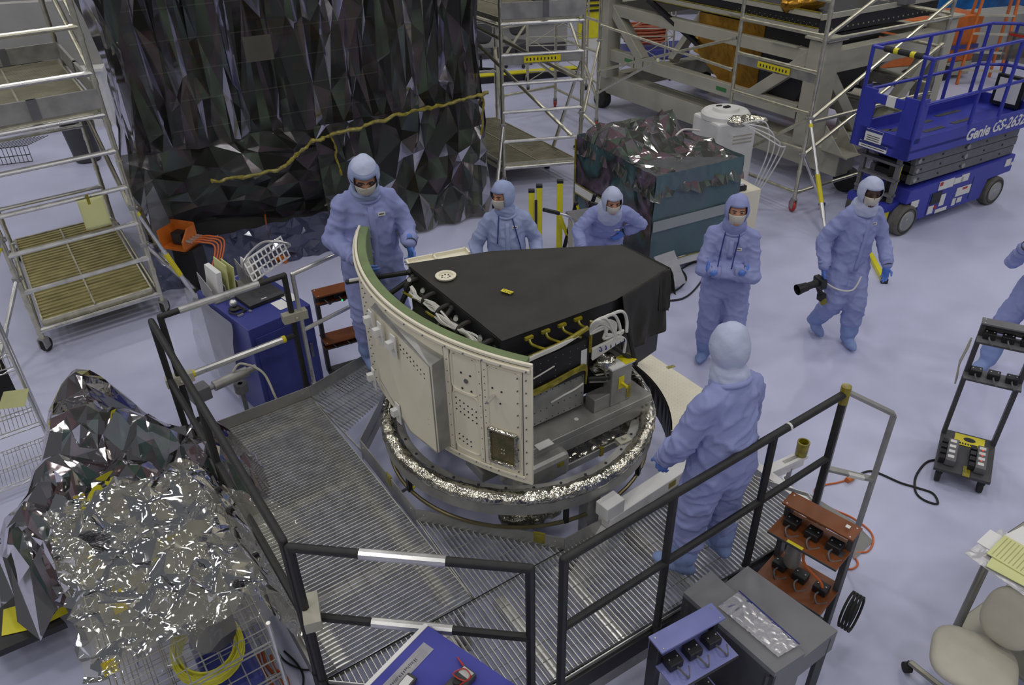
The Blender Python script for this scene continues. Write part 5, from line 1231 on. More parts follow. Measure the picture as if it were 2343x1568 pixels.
b = MB(); b.plate([W(5.05, -.1, .62), W(5.5, -.1, .62), W(5.5, .2, .62), W(5.05, .2, .62)], Z1 * .02); b.plate([W(5.06, -.1, .62), W(5.45, -.1, .62), W(5.06, -.1, .98)], sp * .015); b.plate([W(5.06, .2, .62), W(5.45, .2, .62), W(5.06, .2, .98)], sp * .015); b.build('gusset_bracket', M['frame_w'], ws, smooth=0)
for s, z in ((2.9, 1.03), (.6, 1.03)):
    b = MB(); b.obox(W(s, -.083, z - .03), se * .22, sp * .003, Z1 * .06); b.build('green_label', mat('green_label', (.05, .22, .06), rough=.5), ws, smooth=0)
b = MB()
for s in (4.60, 4.50): b.obox(W(s, -.085, .93), se * .014, sp * .004, Z1 * .20)
for s in (.86, 1.1): b.obox(W(s, -.086, .94), se * .012, sp * .006, Z1 * .18)
b.build('black_joint_lines', M['ink'], ws, smooth=0)
gu = thing('foil_equipment', 'gold-foil wrapped equipment hanging below a black deck in the off-white stand', 'equipment', W(3, .6, 1.0))
gold = world_base(None) if False else None
b = MB(); prof = [W(2.25, .02, 2.05), W(2.30, .02, 1.45), W(2.92, .02, 1.07), W(3.62, .02, 1.07), W(3.62, .02, 2.05)]
b.plate(prof, sp * 1.4); g_ = b.build('gold_wrap', M['gold'], gu, smooth=0)
b = MB(); b.plate([W(3.62, .03, 2.05), W(3.62, .03, 1.07), W(4.3, .03, 1.05), W(4.55, .03, 1.5), W(4.55, .03, 2.05)], sp * 1.35); b.build('black_side', M['black'], gu, smooth=0)
b = MB(); b.obox(W(.25, -.05, 2.08), se * 4.35, sp * 2.6, Z1 * .24); top = world_base(b.build('black_deck', M['black'], gu, smooth=0))
b = MB()
for z in (2.10, 2.30): b.obox(W(.25, -.075, z), se * 4.35, sp * .03, Z1 * .07)
b.obox(W(4.60, -.05, 2.28), sp * 2.6, se * .03, Z1 * .07)
b.build('white_edge_strip', M['frame_w'], top, smooth=0)
b = MB()
for z in (2.095, 2.175, 2.37): b.obox(W(.25, -.08, z), se * 4.35, sp * .02, Z1 * .012)
b.build('yellow_edge_tape', M['kapton'], top, smooth=0)
b = MB()
for k in range(30): q = W(3.1 + .05 * (k % 30), -.06, 2.20 + .03 * (k % 2)); b.tube(q, q - sp * .01, .006, 6)
for k in range(22): q = W(4.60, .1 + .11 * k, 2.14); b.tube(q, q + se * .01, .012, 8)
b.build('deck_rivets', M['alu'], top)
for s, z in ((3.0, 2.16), (3.9, 1.90), (1.6, 2.42)):
    b = MB(); a_, c_ = W(s, -.12, z), W(s + .45, -.12, z - .0); b.bar(a_, c_, .02, .02); b.bar(a_, W(s, -.02, z), .02, .02); b.bar(c_, W(s + .45, -.02, z), .02, .02); b.build('handle_bar', M['frame_w'], gu, smooth=0)
b = MB(); b.bar(W(1.15, -.1, 2.1), W(2.35, .02, 1.55), .09, .06); b.build('black_strut', M['black'], gu, smooth=0)
b = MB(); q = W(4.1, .15, 2.42); b.ell(q, (.30, .2, .16), 16, 10); o = b.build('gold_bundle', M['gold'], gu, smooth=25)
for v_ in o.data.vertices: v_.co += v_.normal * noise.noise(v_.co * 9) * .06
for p in (1.5, 2.3):
    b = MB(); b.obox(W(4.5, p, 2.32), se * .25, sp * .25, Z1 * .34); b.build('support_block', M['greymach'], gu, smooth=0, bevel=.01)
# ---------------------------------------------------------------- blue scissor lift
lift = thing('scissor_lift', 'blue scissor lift with white lettering parked at the right of the white stand', 'lift', (5.9, 9.8, 0))
l0 = G(2062, 538, 0); l1 = G(2262, 468, 0); lx = (l1 - l0).normalized(); ly = V3((-lx.y, lx.x, 0)); LO = l0
def K(x, y, z): return LO + lx * x + ly * y + Z1 * z      # x along, y across away from the viewer
def lb(nm, x0, x1, y0, y1, z0, z1, m, par=None, bev=.008): b = MB(); b.obox(K(x0, y0, z0), lx * (x1 - x0), ly * (y1 - y0), Z1 * (z1 - z0)); return world_base(b.build(nm, M[m] if isinstance(m, str) else m, par or lift, smooth=0, bevel=bev))
WB = (l1 - l0).length
ch = MB()
ch.plate([K(.24, .02, .14), K(WB - .26, .02, .14), K(WB - .20, .02, .40), K(WB + .30, .02, .42), K(WB + .30, .02, .66), K(-.02, .02, .60), K(-.05, .02, .42), K(.20, .02, .42)], ly * .74)
cb_ = world_base(ch.build('chassis', M['blue_lift'], lift, smooth=0, bevel=.01))
for x in (0, WB):
    for y in (.0, .66):
        b = MB(); b.tube(K(x, y - .02, .20), K(x, y + .12, .20), .20, 30); w_ = world_base(b.build('wheel', M['tyre'], lift, bevel=.02))
        b = MB(); b.tube(K(x, y - .026, .20), K(x, y - .01, .20), .13, 24); b.tube(K(x, y - .032, .20), K(x, y - .01, .20), .04, 12); b.build('hub', M['alu_dull'], w_, bevel=.006)
        b = MB(); b.lathe([(.155, -.024), (.165, -.024), (.165, -.016), (.155, -.016)], K(x, y, .2), 28, axis=ly, closed=True); b.build('tyre_rim', M['rubber'], w_)
for x0, x1, z0, z1 in ((.55, .85, .48, .60), (.86, 1.05, .50, .58), (1.0, 1.16, .50, .60), (.98, 1.28, .30, .42), (.05, .20, .34, .44), (.45, .56, .17, .28), (.66, .76, .24, .40), (.62, .86, .15, .20), (.95, 1.02, .18, .28), (1.05, 1.15, .20, .27), (WB + .10, WB + .22, .52, .62), (WB + .24, WB + .28, .52, .56)):
    lb('decal', x0, x1, .012, .018, z0, z1, 'label', cb_, 0)
for x0, x1, z0, z1 in ((.56, .62, .54, .59), (1.1, 1.2, .38, .41)): lb('decal_print', x0, x1, .009, .012, z0, z1, 'red', cb_, 0)
lb('control_recess', .46, .66, .012, .016, .30, .46, 'black', cb_, 0)
b = MB(); b.tube(K(.58, .0, .25), K(.58, .018, .25), .022, 14); b.build('stop_button', M['red'], cb_)
lb('door_seam', .42, .425, .014, .017, .16, .46, 'ink', cb_, 0); lb('door_seam', 1.3, 1.305, .014, .017, .2, .52, 'ink', cb_, 0)
# scissor stack: four folded pairs of arms
for k in range(4):
    z = .66 + .125 * k
    for y in (.06, .60):
        b = MB(); b.obox(K(-.02 + .02 * (k % 2), y, z + .004), lx * (WB + .28), ly * .07, Z1 * .117); arm = world_base(b.build('scissor_arm', M['greymach'], lift, smooth=0, bevel=.006))
        if y < .1:
            b = MB()
            for x in (.12, .5, .95, 1.4, 1.8): b.tube(K(x, y - .006, z + .06), K(x, y + .01, z + .06), .014, 8)
            build_each(b, 'pivot_hole', M['ink'], arm)
            b = MB(); b.tube(K(1.0, y - .02, z + .06), K(1.0, y + .02, z + .06), .034, 12); b.tube(K(.03, y - .02, z + .06), K(.03, y + .02, z + .06), .03, 12); build_each(b, 'pivot_pin', M['alu_dull'], arm)
    b = MB(); b.obox(K(.0, .13, z + .02), lx * .10, ly * .47, Z1 * .08); b.build('cross_tube', M['black'], lift, smooth=0)
for y in (.12, .62):
    b = MB(); b.obox(K(-.24, y, .45), lx * .05, ly * .05, Z1 * .62); b.build('ladder_side', M['greymach'], lift, smooth=0)
for z in (.52, .72, .92, 1.06): b = MB(); b.obox(K(-.26, .12, z), lx * .10, ly * .55, Z1 * .03); b.build('ladder_step', M['greymach'], lift, smooth=0)
# platform
PX0, PX1, PY0, PY1, PZ = -.36, WB + .40, -.02, .80, 1.16
lb('deck_floor', PX0, PX1, PY0, PY1, PZ - .02, PZ + .03, 'blue_lift')
b = MB(); side = K(PX0, PY0, PZ - .10); b.plate([K(PX0, PY0, PZ - .10), K(PX1, PY0, PZ - .10), K(PX1, PY0, PZ + .26), K(PX1 - .12, PY0, PZ + .16), K(PX0 + .25, PY0, PZ + .16), K(PX0, PY0, PZ + .16)], ly * .025); fs_ = world_base(b.build('side_skirt', M['blue_lift'], lift, smooth=0))
lb('side_skirt', PX0, PX1, PY1 - .03, PY1, PZ - .10, PZ + .16, 'blue_lift', None, 0); lb('end_skirt', PX1 - .03, PX1, PY0, PY1, PZ - .1, PZ + .16, 'blue_lift', None, 0); lb('end_skirt', PX0, PX0 + .03, PY0, PY1, PZ - .10, PZ + .16, 'blue_lift', None, 0)
for x0, x1, y in ((.1, .9, .55), (1.1, 1.6, .62), (.4, .8, .30), (1.0, 1.4, .32), (-.2, .1, .35), (-.25, .15, .60)): lb('grip_strip', x0, x1, y, y + .07, PZ + .03, PZ + .035, 'grey_tape', None, 0)
for y0, y1 in ((PY0, PY0 + .22), (PY1 - .22, PY1)):
    b = MB(); b.obox(K(PX0, y0, PZ - .10), lx * .03, ly * (y1 - y0), Z1 * .72); b.build('entry_panel', M['blue_lift'], lift, smooth=0, bevel=.006)
for y in (PY0, PY1 - .025): b = MB(); b.obox(K(PX0, y, PZ + .1), lx * .16, ly * .025, Z1 * .52); b.build('entry_panel', M['blue_lift'], lift, smooth=0)
lb('gate_bar', PX0 - .01, PX0 + .02, PY0 + .2, PY1 - .2, PZ + .47, PZ + .58, 'blue_lift', None, .004); lb('grip_tape', PX0 - .014, PX0 + .024, .30, .42, PZ + .465, PZ + .585, 'label', None, 0)
for y0, y1, z0, z1 in ((.36, .60, PZ + .0, PZ + .15), (.26, .66, PZ - .085, PZ - .01)):
    o_ = lb('warning_plate', PX0 - .012, PX0 - .002, y0, y1, z0, z1, 'label', None, 0); lb('plate_header', PX0 - .015, PX0 - .012, y0, y1, z1 - .03, z1, 'ink_blue', o_, 0)
    for q in range(3): lb('plate_text', PX0 - .014, PX0 - .012, y0 + .03, y1 - .03, z0 + .02 + .025 * q, z0 + .028 + .025 * q, 'ink', o_, 0)
rt, rm, r_t = 2.24, 1.72, .021
def rl(nm, a, c, r=r_t, m='blue_lift'): b = MB(); b.tube(a, c, r, 10); b.ell(a, r, 8, 6); b.ell(c, r, 8, 6); return b.build(nm, M[m], lift)
xs = (PX0 + .03, .55, 1.25, PX1 - .35)
for y in (PY0 + .01, PY1 - .01):
    rl('top_rail', K(PX0 + .03, y, rt), K(PX1 - .25, y, rt)); rl('mid_rail', K(PX0 + .1, y, rm), K(PX1 - .25, y, rm))
    for x in (PX0 + .03, .75, PX1 - .30): rl('rail_post', K(x, y, PZ + .1), K(x, y, rt), .024)
    rl('top_rail', K(PX1 - .25, y, rt), K(PX1 - .02, .40 + (.18 if y > .4 else -.18), rt)); rl('mid_rail', K(PX1 - .25, y, rm), K(PX1 - .02, .40 + (.18 if y > .4 else -.18), rm))
rl('top_rail', K(PX0 + .03, PY0 + .01, rt), K(PX0 + .03, PY1 - .01, rt)); rl('top_rail', K(PX1 - .02, .22, rt), K(PX1 - .02, .58, rt)); rl('mid_rail', K(PX1 - .02, .22, rm), K(PX1 - .02, .58, rm))
for y in (.22, .58): rl('rail_post', K(PX1 - .02, y, PZ), K(PX1 - .02, y, rt))
for x in (1.35,): 
    for y in (PY0 + .01, PY1 - .01): rl('rail_post', K(x, y, PZ + .1), K(x, y, rt), .024)
rl('padded_sleeve', K(PX0 + .03, .15, rt), K(PX0 + .03, .62, rt), .034, 'rubber')
for y in (.22, .44): b = MB(); b.tube(K(PX0 + .03, y, rt), K(PX0 + .03, y + .06, rt), .0355, 10); b.build('yellow_band', M['yellow'], lift)
mp = lb('clear_sign_board', PX1 - .06, PX1 - .045, .14, .66, 1.78, 2.14, 'bin', None, 0); lb('sign_header', PX1 - .064, PX1 - .06, .16, .64, 2.09, 2.12, 'red', mp, 0)
lb('manual_box', PX1 - .10, PX1 - .04, .20, .60, 1.22, 1.62, 'black'); lb('manual_sheet', PX1 - .107, PX1 - .10, .25, .55, 1.27, 1.58, 'label', None, 0)
lb('control_box', PX1 - .30, PX1 - .14, .0, .16, 1.95, 2.18, 'blue_lift'); b = MB(); b.ell(K(PX1 - .30, .02, 2.0), .05, 10, 8); b.build('joystick', M['black'], lift); b = MB(); b.ell(K(PX1 - .33, .05, 1.97), .022, 8, 6); b.build('stop_button', M['red'], lift)
lb('grey_junction_box', PX1 - .14, PX1 - .04, .0, .10, PZ + .2, PZ + .36, 'greymach')
lb('corner_decal', PX1 - .22, PX1 - .10, PY0 - .004, PY0, PZ + .02, PZ + .18, 'label', None, 0)
o_ = K(.74, PY0 - .003, PZ - .045); up_ = Z1
text_obj('Genie', 'white_lettering', M['label'], lift, o_, lx, up_, .20, .0015, shear=.15, bold=.006)
text_obj('GS-2632', 'white_lettering', M['label'], lift, K(1.27, PY0 - .003, PZ - .035), lx, up_, .20, .0015, shear=.25, bold=.004)
b = MB(); b.plate([K(-.3, .12, .33), K(-.02, .12, .33), K(-.02, .70, .33), K(-.3, .70, .33)], Z1 * .10); b.build('front_bumper', M['blue_lift'], lift, smooth=0)
# ---------------------------------------------------------------- teal crate, cooler, barriers behind the people
def box_thing(nm, label, cat_, o, a, c, h, m, part='body', bev=.006):
    t = thing(nm, label, cat_, o); b = MB(); b.obox(o, a, c, Z1 * h); return t, world_base(b.build(part, M[m] if isinstance(m, str) else m, t, smooth=0, bevel=bev))
q0 = V3((1.61, 7.98, 0)); q1 = V3((2.72, 8.55, 0)); cd = (q1 - q0); cn = V3((-cd.y, cd.x, 0)).normalized() * 1.62
cr = thing('wrapped_crate', 'tall teal film-wrapped crate with crumpled silvery foil on top beside the arms-crossed person', 'crate', q0)
b = MB(); b.obox(q0 + Z1 * .08, cd, cn, Z1 * .12); base_ = world_base(b.build('white_base', M['white2'], cr, smooth=0, bevel=.006))
for u, v in ((.1, .08), (.9, .08), (.9, .92), (.1, .92)):
    p = q0 + cd * u + cn * v; b = MB(); b.tube(p + V3((-.02, 0, .045)), p + V3((.02, 0, .045)), .045, 14); b.box(p + Z1 * .075, (.06, .06, .02)); b.build('caster', M['black'], base_)
b = MB(); b.obox(q0 + cd * .02 + cn * .02 + Z1 * .2, cd * .96, cn * .96, Z1 * 1.06); b.build('inner_box', mat('crate_inner', (.07, .075, .08), rough=.6, noise_amt=.2), cr, smooth=0)
m = MB()
def wall_(p, d, n, seed):
    def fn(u, v):
        x = p + d * u + Z1 * (.19 + 1.10 * v); a = noise.noise(V3((u * 4 + seed, v * 3, seed))) * .018 + max(0, v - .55) * abs(noise.noise(V3((u * 11 + seed, v * 4, 1)))) * .09
        return x + n * (a + .004)
    return fn
nf = -cn.normalized(); nl = -cd.normalized()
b = MB(); b.grid(wall_(q0, cd, nf, 3), 60, 40); b.build('teal_film', M['film_teal'], cr, smooth=40)
b = MB(); b.grid(wall_(q0 + cn, -cn, nl, 8), 60, 40); b.build('side_film', film('side_film', (.5, .5, .52), .25, rough=.08, body=(.07, .06, .08), tints=[(.04, .05, .06), (.16, .11, .17), (.03, .035, .03), (.07, .15, .17), (.14, .12, .08)], tint_scale=2.6, ior=1.7), cr, smooth=30)
b = MB(); b.grid(wall_(q0 + cd + cn, -cn, -nl, 5), 30, 20); b.grid(wall_(q0 + cn, cd, -nf, 6), 30, 20); b.build('rear_film', M['film_teal'], cr, smooth=40)
b = MB(); b.obox(q0 + nf * .022 + Z1 * .62, cd, nf * .003, Z1 * .13); b.build('clear_tape_band', M['clear_tape'], cr, smooth=0)
b = MB()
for a_, c_, t in ((q0 + cn * 1.0 + nl * .03, q0 + cn * .42 + nl * .03, .62),):
    b.obox(a_ + Z1 * .56, c_ - a_, nl * .004, Z1 * .12)
b.build('white_tape_band', M['label'], cr, smooth=0)
b = MB(); b.obox(q0 + cn * 1.0 + nl * .028 + Z1 * .2, cn * -.02, nl * .006, Z1 * 1.05); b.obox(q0 + cn * .42 + nl * .028 + Z1 * .54, cn * .58, nl * .004, Z1 * .022); b.obox(q0 + cn * .42 + nl * .03 + Z1 * .67, cn * .58, nl * .004, Z1 * .018); b.obox(q0 + nf * .02 + Z1 * .195, cd, nf * .006, Z1 * .012); b.build('yellow_tape', M['kapton'], cr, smooth=0)
m = MB(); pk = [(.16, .60, .22, .16), (.50, .62, .26, .13), (.70, .62, .33, .09), (.90, .4, .10, .2), (.35, .9, .15, .3)]
def top_(u, v):
    p = q0 + cd * (-.03 + 1.06 * u) + cn * (-.03 + 1.06 * v); z = 1.24
    for a, c, h, s in pk: z += h * math.exp(-(((u - a) / s) ** 2 + ((v - c) / (s * 1.3)) ** 2))
    z += noise.noise(p * 3) * .04
    ed = min(u, 1 - u, v, 1 - v)
    if ed < .05: z -= (.05 - ed) * 4.5
    return V3((p.x + noise.noise(p * 7) * .04, p.y + noise.noise(p * 7 + V3((9, 0, 0))) * .04, z))
build_facet(facet_sheet(top_, 330, 1.0, .035, 21, Z1, edge=22, jag=.03), 'crumpled_foil_top', M['film_foil'], cr)
b = MB(); b.path(cat([q0 + cd * .5 + cn * .3 + Z1 * 1.5, q0 + cd * .7 + cn * .4 + Z1 * 1.48, q0 + cd * 1.0 + cn * .5 + Z1 * 1.36], 8), .012, 8); b.build('cable_joint', M['cable_w'], cr)
pb = thing('document_pouch', 'clear plastic pouch with a paper taped over the white base of the teal crate', 'pouch', (1.9, 8.0, .1))
R_ = Matrix.Rotation(.5, 3, 'X') @ rz(.5); q = G(1533, 618, .24)
b = MB(); b.box(q, (.30, .40, .012), rz(.55) @ Matrix.Rotation(.9, 3, 'X')); b.build('sleeve', M['pouch'], pb, smooth=0)
b = MB(); b.box(q, (.16, .20, .004), rz(.55) @ Matrix.Rotation(.9, 3, 'X')); b.build('paper', M['paper'], pb, smooth=0)
# air cooler with hoses, small white cabinet
ac = thing('air_cooler', 'white square air cooler with a round lid and coiled white hoses behind the foil-topped crate', 'cooler', (2.95, 10.4, 0))
c = V3((2.98, 10.45, 0)); R = rz(.35)
b = MB(); b.box(c + Z1 * .62, (.62, .62, 1.1), R); b.build('body', M['white2'], ac, smooth=0, bevel=.03)
b = MB(); b.lathe([(.0, 1.25), (.30, 1.25), (.33, 1.22), (.33, 1.16), (.0, 1.16)], c, 30); b.lathe([(.18, 1.25), (.17, 1.29), (.0, 1.29)], c, 24); l_ = world_base(b.build('round_lid', M['white2'], ac))
b = MB(); b.box(c + V3((.0, -.02, 1.30)), (.09, .05, .02), rz(.5)); b.box(c + V3((-.09, .05, 1.30)), (.08, .02, .01), rz(.2)); b.build('lid_handle', M['black'], l_, smooth=0)
b = MB()
for k in range(3): b.box(c + R @ V3((.10, -.312, .98 - .05 * k)), (.30, .006, .018), R)
b.build('louvre_slots', M['frame_w'], ac, smooth=0)
for k in range(4):
    b = MB(); s = V3((3.0, 9.7, 1.30)); b.path(cat([s, s + V3((.28 + .07 * k, -.05, .02 - .10 * k)), s + V3((.42 + .07 * k, .1, -.40)), s + V3((.34 + .04 * k, .2, -.95)), s + V3((.30, .25, -1.27))], 8), .009, 6); b.build('hose', M['white2'], ac)
b = MB(); b.ell(V3((3.08, 9.8, 1.30)), (.26, .10, .07), 14, 8); o = b.build('taped_hose_joint', M['foil'], ac, smooth=25)
for v_ in o.data.vertices: v_.co += v_.normal * noise.noise(v_.co * 15) * .04
t, b_ = box_thing('floor_unit', 'small cream floor unit with a dark tray behind the hood of the arms-crossed person', 'cabinet', V3((2.78, 9.0, 0)), V3((.42, .18, 0)), V3((-.16, .40, 0)), .62, 'white')
b = MB(); b.obox(V3((2.80, 9.05, .625)), V3((.20, .09, 0)), V3((-.12, .30, 0)), Z1 * .06); b.build('tray', M['black'], t, smooth=0); b = MB(); b.obox(V3((2.82, 9.08, .69)), V3((.14, .06, 0)), V3((-.08, .22, 0)), Z1 * .03); b.build('notepad', M['paper'], t, smooth=0)
# folding safety barrier
fbx = thing('folding_barrier', 'yellow and black folding safety barrier behind the two people at the far side', 'barrier', (.5, 8.6, 0))
p0 = V3((.36, 8.55, 0)); p1 = V3((.60, 8.5, 0)); p2 = V3((1.02, 8.75, 0))
for p, h in ((p0, .95), (p0 + V3((-.09, .03, 0)), .88), (p1, 1.02)):
    b = MB(); b.box(p + Z1 * (h / 2 + .02), (.07, .06, h)); g = world_base(b.build('post', M['yellow'], fbx, smooth=0, bevel=.006)); b = MB(); b.box(p + Z1 * (h + .03), (.074, .064, .03)); b.build('cap', M['black'], g, smooth=0)
    b = MB(); b.box(p + Z1 * .012, (.30, .06, .024)); b.build('foot', M['yellow'], g, smooth=0)
b = MB(); b.box(p0 + V3((-.04, -.035, .62)), (.03, .006, .4)); b.build('printed_strip', M['ink'], fbx, smooth=0)
for (u0, v0), (u1, v1), mm in (((1277, 484), (1312, 575), 'yellow'), ((1290, 570), (1318, 466), 'black'), ((1318, 468), (1338, 530), 'yellow'), ((1330, 530), (1361, 448), 'black')):
    a, c_ = GY(u0, v0, 8.42), GY(u1, v1, 8.42); b = MB(); b.bar(a, c_, .012, .05, up=(0, 1, 0)); b.bar(a, c_, .045, .014, up=(0, 1, 0)); b.ell(c_, (.028, .02, .028), 8, 6); b.build('lattice_bar', M[mm], fbx, smooth=0)
pm = thing('pump_cart', 'grey equipment cart with black-gripped chrome push handles behind the bending person', 'cart', (.95, 8.0, 0))
c = V3((.92, 7.98, 0)); b = MB(); b.box(c + Z1 * .50, (.44, .36, .62), rz(.3)); b.build('body', M['frame_w'], pm, smooth=0, bevel=.04)
b = MB(); b.box(c + Z1 * .83, (.48, .40, .05), rz(.3)); b.build('lid', M['greymach'], pm, smooth=0, bevel=.02)
for sx in (-1, 1):
    s = c + rz(.3) @ V3((.26 * sx, -.15, .70)); b = MB(); b.path(cat([s - Z1 * .5, s, s + V3((-.03, -.04, .22)), s + V3((-.18, -.10, .32))], 6), .014, 8); h_ = world_base(b.build('push_handle', M['alu_bright'], pm)); b = MB(); e = s + V3((-.18, -.10, .32)); b.tube(e, e + V3((-.17, -.08, .08)), .022, 10); b.build('grip', M['black'], h_)
    for sy in (-1, 1): w_ = c + rz(.3) @ V3((.17 * sx, .13 * sy, .06)); b = MB(); b.tube(w_ - V3((.02, 0, 0)), w_ + V3((.02, 0, 0)), .06, 14); b.tube(w_, w_ + Z1 * .26, .015, 6); b.build('caster', M['black'], pm)
for k, pts in enumerate((((1490, 688), (1560, 684), (1600, 650), (1612, 618), (1590, 600), (1540, 628)), ((1480, 676), (1540, 668), (1570, 640), (1556, 615), (1530, 606)))):
    b = MB(); b.path(cat([G(u, v, .012) for u, v in pts], 8), .011, 6); o = b.build('floor_cable', M['rubber'], None); tag(o, ('outer' if k == 0 else 'inner') + ' loop of black cable on the floor in front of the teal crate', 'cable', 'cables in front of the teal crate')
# lift accessories: two yellow folded barrier posts near the walking person
for nm, base, tilt, lb in (('safety_post', G(2012, 535, 0), V3((.06, .06, .92)), 'yellow folded safety post standing at the front wheel of the blue lift'),):
    t = thing(nm, lb, 'post', base); b = MB(); b.bar(base + Z1 * .01, base + tilt, .06, .05, up=(0, 1, 0)); b.build('post', M['yellow'], t, smooth=0); b = MB(); b.bar(base + V3((-.07, .03, .01)), base + tilt + V3((-.07, .03, -.03)), .05, .04, up=(0, 1, 0)); b.build('folded_arm', M['black'], t, smooth=0)
    b = MB(); b.box(base + Z1 * .01, (.24, .07, .02), rz(.4)); b.build('foot', M['yellow'], t, smooth=0)
f0_, f1_ = G(1988, 578, .03), G(2022, 640, .03)
t = thing('floor_foot_bar', 'yellow bar with black end lying on the floor beside the walking person', 'bar', f0_); b = MB(); b.bar(f0_, f1_, .05, .05); b.build('bar', M['yellow'], t, smooth=0); b = MB(); d_ = (f1_ - f0_).normalized(); b.bar(f1_, f1_ + d_ * .05, .07, .06); b.build('end_cap', M['black'], t, smooth=0)
# ---------------------------------------------------------------- blue cabinet and what stands on it
c0 = V3((-2.20, 5.45, 0)); ca = V3((.725, .690, 0)) * .60; cb2 = V3((-.69, .725, 0)) * .96; CH = 1.0
cab = thing('blue_cabinet', 'navy blue metal cabinet behind the far left handrail', 'cabinet', c0)
b = MB(); b.obox(c0 + Z1 * .03, ca, cb2, Z1 * (CH - .03)); cbd = world_base(b.build('body', M['blue_cab'], cab, smooth=0, bevel=.008))
na = ca.cross(Z1).normalized(); na = na if na.dot(cb2) < 0 else -na
b = MB(); b.obox(c0 + ca * .07 + na * .004 + Z1 * .10, ca * .86, na * .008, Z1 * .80); dr = world_base(b.build('door', M['blue_cab'], cab, smooth=0, bevel=.004)); b = MB(); b.obox(c0 + ca * .85 + na * .02 + Z1 * .5, ca * .03, na * .02, Z1 * .14); b.build('door_handle', M['greymach'], dr, smooth=0)
nb = -ca.normalized(); b = MB(); b.grid(lambda u, v: c0 + nb * (.03 + .10 * v * (1 - u * .5) + .015 * noise.noise(V3((u * 5, v * 5, 2)))) + cb2 * (.25 + .95 * u) + Z1 * (CH - .02 - .75 * v), 12, 12)
b.build('hanging_plastic_sheet', film('grey_sheet', (.85, .86, .9), .5, rough=.15, body=(.45, .46, .5), ior=1.45), cab, smooth=180)
def onc(u, v, z=0): return c0 + ca * u + cb2 * v + Z1 * (CH + z)
ua, ub = ca.normalized(), cb2.normalized()
lt = thing('laptop', 'closed dark grey laptop on the blue cabinet', 'laptop', onc(.55, .42)); b = MB(); b.obox(onc(.30, .30, .002), ua * .34, ub * .28, Z1 * .025); b.build('base', M['black'], lt, smooth=0, bevel=.006); b = MB(); b.obox(onc(.30, .30, .03), ua * .34, ub * .28, Z1 * .012); b.build('lid', M['desk_dark'], lt, smooth=0, bevel=.004)
b = MB(); b.obox(onc(.52, .33, .043), ua * .05, ub * .012, Z1 * .001); b.build('logo_mark', M['label'], lt, smooth=0)
wc = thing('web_camera', 'silver ball-shaped web camera with black cable on the blue cabinet', 'camera', onc(.12, .35)); b = MB(); b.ell(onc(.14, .40, .075), .035, 14, 10); b.build('ball', M['alu_bright'], wc); b = MB(); b.ell(onc(.14, .40, .025), (.05, .05, .02), 12, 6); b.build('foot', M['black'], wc)
b = MB(); b.path(cat([onc(.14, .38, .02), onc(.25, .34, .015), onc(.1, .28, .02), onc(.05, .40, .015), onc(.2, .42, .025), onc(.24, .30, .012)], 6), .008, 6); b.build('cable', M['rubber'], wc); b = MB(); b.obox(onc(.08, .26, .004), ua * .05, ub * .02, Z1 * .015); b.obox(onc(.26, .26, .004), ua * .02, ub * .03, Z1 * .012); b.build('usb_plug', M['alu_bright'], wc, smooth=0)
for k, (u, v) in enumerate(((.60, .10), (.80, .16))):
    b = MB(); b.obox(onc(u, v, .003 + .001 * k), ua * .11, ub * .17, Z1 * .001); o = b.build('white_card', M['paper'], None, smooth=0); tag(o, 'white card on the blue cabinet, ' + ('nearer the front corner' if k == 0 else 'farther from the front corner'), 'paper', 'white cards on the blue cabinet')
tr = thing('file_tray', 'grey metal file rack with binders at the back of the blue cabinet', 'rack', onc(.3, .9))
b = MB(); b.obox(onc(.02, .62, .003), ua * .50, ub * .26, Z1 * .01); b.build('tray_base', M['alu_dull'], tr, smooth=0)
for k in range(5): b = MB(); q = onc(.02 + .2 * k, .62, .012); b.plate([q, q + ub * .26, q + ub * .26 + Z1 * .22, q + ub * .02 + Z1 * .12], ua * .006); b.build('divider', M['alu_dull'], tr, smooth=0)
for k, (u, m_, h, lab) in enumerate(((.10, 'paper', .27, 'white ring binder standing in the file rack on the blue cabinet'), (.26, 'paper_y', .31, 'pale yellow folder sticking up highest in the file rack'), (.36, 'paper_y', .27, 'pale yellow folder leaning behind the tallest one in the file rack'), (.66, 'paper', .22, 'white sheet bundle at the far end of the file rack'))):
    b = MB(); q = onc(u, .64, .014); b.plate([q, q + ub * .23, q + ub * .23 + Z1 * h + ua * .03, q + Z1 * h * .96 + ua * .03], ua * (.045 if k == 0 else .008)); o = b.build('binder' if k == 0 else 'folder', M[m_], None, smooth=0); tag(o, lab, 'binder' if k == 0 else 'folder')
bk = thing('plastic_basket', 'grey slotted plastic basket tipped on its side on the file rack', 'basket', onc(.5, .8, .1))
o_ = onc(.52, .44, .17); tz = (ub * .55 + Z1 * .83).normalized(); tx = (ua * .9 + Z1 * .25).normalized(); tn = tx.cross(tz).normalized(); tn = tn if tn.dot(CAM - o_) > 0 else -tn; tx2 = tx
b = MB(); BW, BH, nbx, nby = .40, .19, 9, 3
for i in range(nbx + 1): b.obox(o_ + tx2 * (BW * i / nbx), tx2 * .012, tz * BH, tn * .01)
for j in range(nby + 1): b.obox(o_ + tz * (BH * j / nby), tx2 * (BW + .012), tz * .014, tn * .01)
b.build('slotted_bottom', M['alu_bright'], bk, smooth=0)
for s_, d_ in ((o_, tz), (o_ + tz * BH, tz)):
    b = MB()
    for i in range(nbx + 1): b.obox(s_ + tx2 * (BW * i / nbx), tx2 * .012, tn * -.12, d_ * .008)
    b.obox(s_ - tn * .12, tx2 * (BW + .012), tn * -.02, d_ * .012); b.build('slotted_side', M['alu_bright'], bk, smooth=0)
